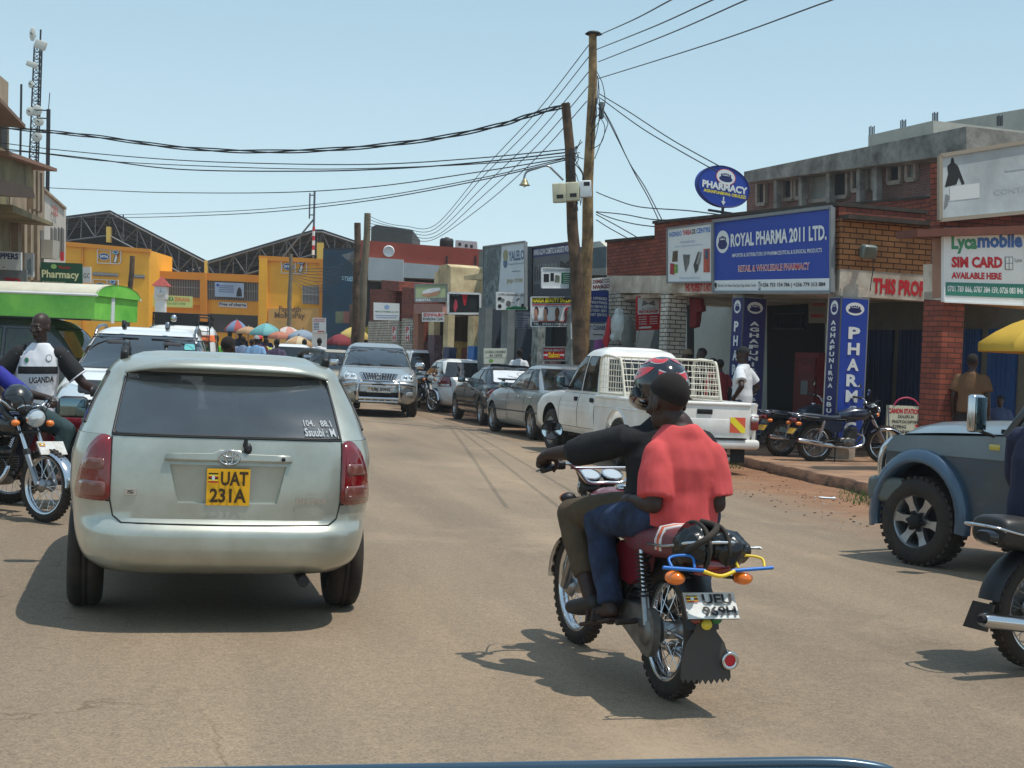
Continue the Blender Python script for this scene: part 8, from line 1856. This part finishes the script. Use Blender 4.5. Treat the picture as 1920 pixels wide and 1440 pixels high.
def walker(label,px,py,Y,shirt,tr,rz=0.0,cap=None,s=1.0,z=0.0):
 p=atY(px,py,Y);k=(p.z-z)/1.715*s
 w_=stand('person',label,(p.x,p.y,z),rz,dict(shirt=shirt,trousers=tr,shoes=SBLACK,sleeve=.7,loose=.03,wrinkle=.004),s=k,vox=.022,group=None,hair=True)
 if cap:
  m=MB();rows=[[V((.09*math.sin(t)*math.cos(2*PI*j/16),.013+.11*math.sin(t)*math.sin(2*PI*j/16),1.625+.115*math.cos(t))) for j in range(16)] for t in [i/5*1.5 for i in range(6)]];m.grid(rows,cap,True,cu=True,flip=True);m.build('cap',w_)
 return w_
C_=lambda n,c:mat('cloth_'+n,c,.9,var=.15,vs=5)
for a in (('person in bright green shirt right of the white minibus',405,628,40,C_('green',(90,170,50)),NAVYC),('person in blue checked shirt behind the estate car roof',456,631,46,C_('check',(120,140,170)),NAVYC),('person in grey shirt beside the checked shirt',472,636,50,C_('grey',(84,84,92)),JEAN),('person in light blue shirt in the crowd',481,630,45,C_('sky',(130,170,210)),JEAN,0,C_('greycap',(150,152,150))),('person in maroon shirt with red cap in the crowd',487,630,48,C_('maroon',(90,36,44)),NAVYC,0,SRED),('person in yellow green top in the crowd',499,634,50,C_('lime',(190,200,90)),BROWN),('person in purple grey shirt riding ahead of the estate car',519,636,42,C_('plum',(78,66,92)),NAVYC),('person in white shirt under the red and blue umbrella',431,622,66,WTEE,NAVYC),('person in dark shirt under the tan umbrella',450,620,64,NAVYC,JEAN),('person in dark clothes below the orange umbrella',571,636,52,C_('black',(30,28,30)),NAVYC),('person in white top with dark hair by the white notice panel',599,634,54,WTEE,BROWN),('person in pink shirt right of the white pickup in the crowd',577,652,44,C_('pinkish',(210,120,130)),JEAN),('person in blue shirt beside the turquoise umbrella',498,626,62,C_('royal',(40,60,130)),NAVYC)):walker(*a)
hr_m=atY(426,632,15);hw=stand('person','man with shaved head and dark shirt close behind the estate car roof',(hr_m.x,15,0),math.radians(-30),dict(shirt=C_('coal',(40,40,46)),trousers=NAVYC,shoes=SBLACK,sleeve=.7),s=hr_m.z/1.715,vox=.014,face=(-.2,1,-.1))
for a in (('man in white shirt seen from behind beyond the navy saloon',974,655,36.5,WTEE,NAVYC,math.radians(-20)),('person in dark top beside the man in white shirt beyond the navy saloon',997,664,37.5,C_('black',(30,28,30)),NAVYC)):walker(*a,z=.15)
for a in (('person in red top in the shade left of the man in white t-shirt',1338,672,25.6,SRED,NAVYC,math.radians(80)),('person with dark hair in black top under the arcade',1318,653,26.2,C_('black',(30,28,30)),NAVYC,math.radians(120)),('person wearing a brown hat under the arcade by the second white column',1291,656,26.6,C_('brown',(86,70,56)),NAVYC,math.radians(60),C_('hat',(110,92,70))),('person in dark red top next to the hanging shirt',1351,674,25.2,C_('wine',(120,30,36)),NAVYC,math.radians(30))):walker(*a,z=.15)
walker('man in brown jacket standing in the shade right of the brick pillar',1824,664,20.4,C_('jacket',(104,76,50)),C_('dark',(34,30,28)),math.radians(-30),z=.15);walker('person in blue shirt sitting low behind the off-road car',1876,742,20.8,C_('slateblue',(74,92,130)),NAVYC,math.radians(150),s=1.0,z=.15)
q_=at(560,690);v1=car('pickup_van','white small truck cab seen from behind among the crowd',sedan_spec(1.75,3.9,.80,belt=1.05,trunk=False),WPNT,(atY(548,640,46).x,46,0),math.radians(6),cat='truck',glass=DGLASS)
v2=car('hatchback_car','beige car half hidden behind the oncoming silver SUV',sedan_spec(1.62,4.3,.84,belt=1.0,trunk=False),paintm('beige_paint',(176,160,130),.35,.2,.2,.6),(atY(628,640,43).x,43,0),math.radians(186),glass=CGLASS)
v3=car('saloon_car','blue car roof behind the crowd left of the street centre',sedan_spec(1.5,4.2,.84),paintm('blue_paint',(60,84,160),.35,.1,.2,.6),(atY(458,640,56).x,56,0),math.radians(8),glass=DGLASS)
v4=car('saloon_car','grey blue car behind the oncoming silver SUV beside the pink shirt',sedan_spec(1.45,4.2,.84),paintm('greyblue_paint',(84,104,118),.35,.2,.2,.6),(atY(596,640,44).x,44,0),math.radians(184),glass=DGLASS)
# ---------------------------------------------------------------- litter, grass, own bonnet
m=MB();random.seed(3)
for i in range(900):
 t=random.random();p=at(1590+t*130+random.uniform(-25,25),925+t*36+random.uniform(-16,14));h=random.uniform(.03,.09);a=random.random()*6.28;d=V((math.cos(a),math.sin(a),0));m.add([p-d*.006,p+d*.006,p+V((random.uniform(-.04,.04),random.uniform(-.04,.04),h))],[(0,1,2)],mat('grass_blade',(72,96,40),.8,var=.3,vs=2))
for i in range(120):
 p=at(1372+random.uniform(-22,22),872+random.uniform(-6,8));h=random.uniform(.03,.08);m.add([p+V((-.006,0,0)),p+V((.006,0,0)),p+V((random.uniform(-.04,.04),0,h))],[(0,1,2)],mat('grass_blade',(72,96,40),.8))
tag(m.build('grass'),'tuft of grass along the kerb',None,None,'stuff')
m=MB()
for i in range(150):
 t=random.random();p=at(1385+t*240+random.uniform(-30,30),885+t*75+random.uniform(-18,40));s=random.uniform(.004,.014);a=random.random()*6.28;R3=Mx.Rotation(a,3,'Z');mt=[mat('litter_pale',(200,192,180),.7),mat('litter_brown',(96,74,56),.9),mat('litter_dark',(60,50,44),.9)][i % 3];m.box(p+V((0,0,s*.3)),(s*2.2,s,s*.6),mt,R3)
tag(m.build('litter'),'scattered scraps and pebbles along the kerb',None,None,'stuff')
for px,py,lab,s in ((1416,1028,'white paper scrap lying on the road right of the black bag',.05),(1552,934,'crumpled clear plastic scrap by the kerb grass',.09)):
 p=at(px,py);m=MB();m.grid([[p+V((s*(i-2)*.55,s*(j-1.5)*.5,.008+.012*mnoise.noise(V((i*.9,j*.7,px))))) for i in range(5)] for j in range(4)],SWHITE,True,flip=False);tag(m.build('paper_scrap'),lab,'litter')
m=MB();own=mat('own_bonnet',(44,70,88),.25,.3,coat=1.0);Pn=[atY(a,b,1.7) for a,b in ((300,1452),(500,1448),(800,1443),(1100,1438),(1350,1433),(1540,1431),(1620,1437),(1670,1450),(1690,1480))]
m.tube(spline(Pn,6),.008,own,12);S_=spline(Pn,6);m.grid([[p+V((0,.002,0)) for p in S_],[p+V((0,-.25,-.05)) for p in S_]],own,True)
tag(m.build('car_bonnet'),'dark teal bonnet edge of the car in front of the lens along the bottom','bonnet')
vm=bpy.data.materials.new('haze_air');vm.use_nodes=True;vn=vm.node_tree;vn.nodes.remove(vn.nodes['Principled BSDF']);pv=vn.nodes.new('ShaderNodeVolumePrincipled');pv.inputs['Density'].default_value=.0006;pv.inputs['Color'].default_value=(.86,.91,.95,1);vn.links.new(pv.outputs[0],vn.nodes['Material Output'].inputs['Volume'])
hz_=MB();hz_.box((0,18,16),(350,350,36),vm);tag(hz_.build('haze'),'thin dusty haze over the street',None,None,'stuff')
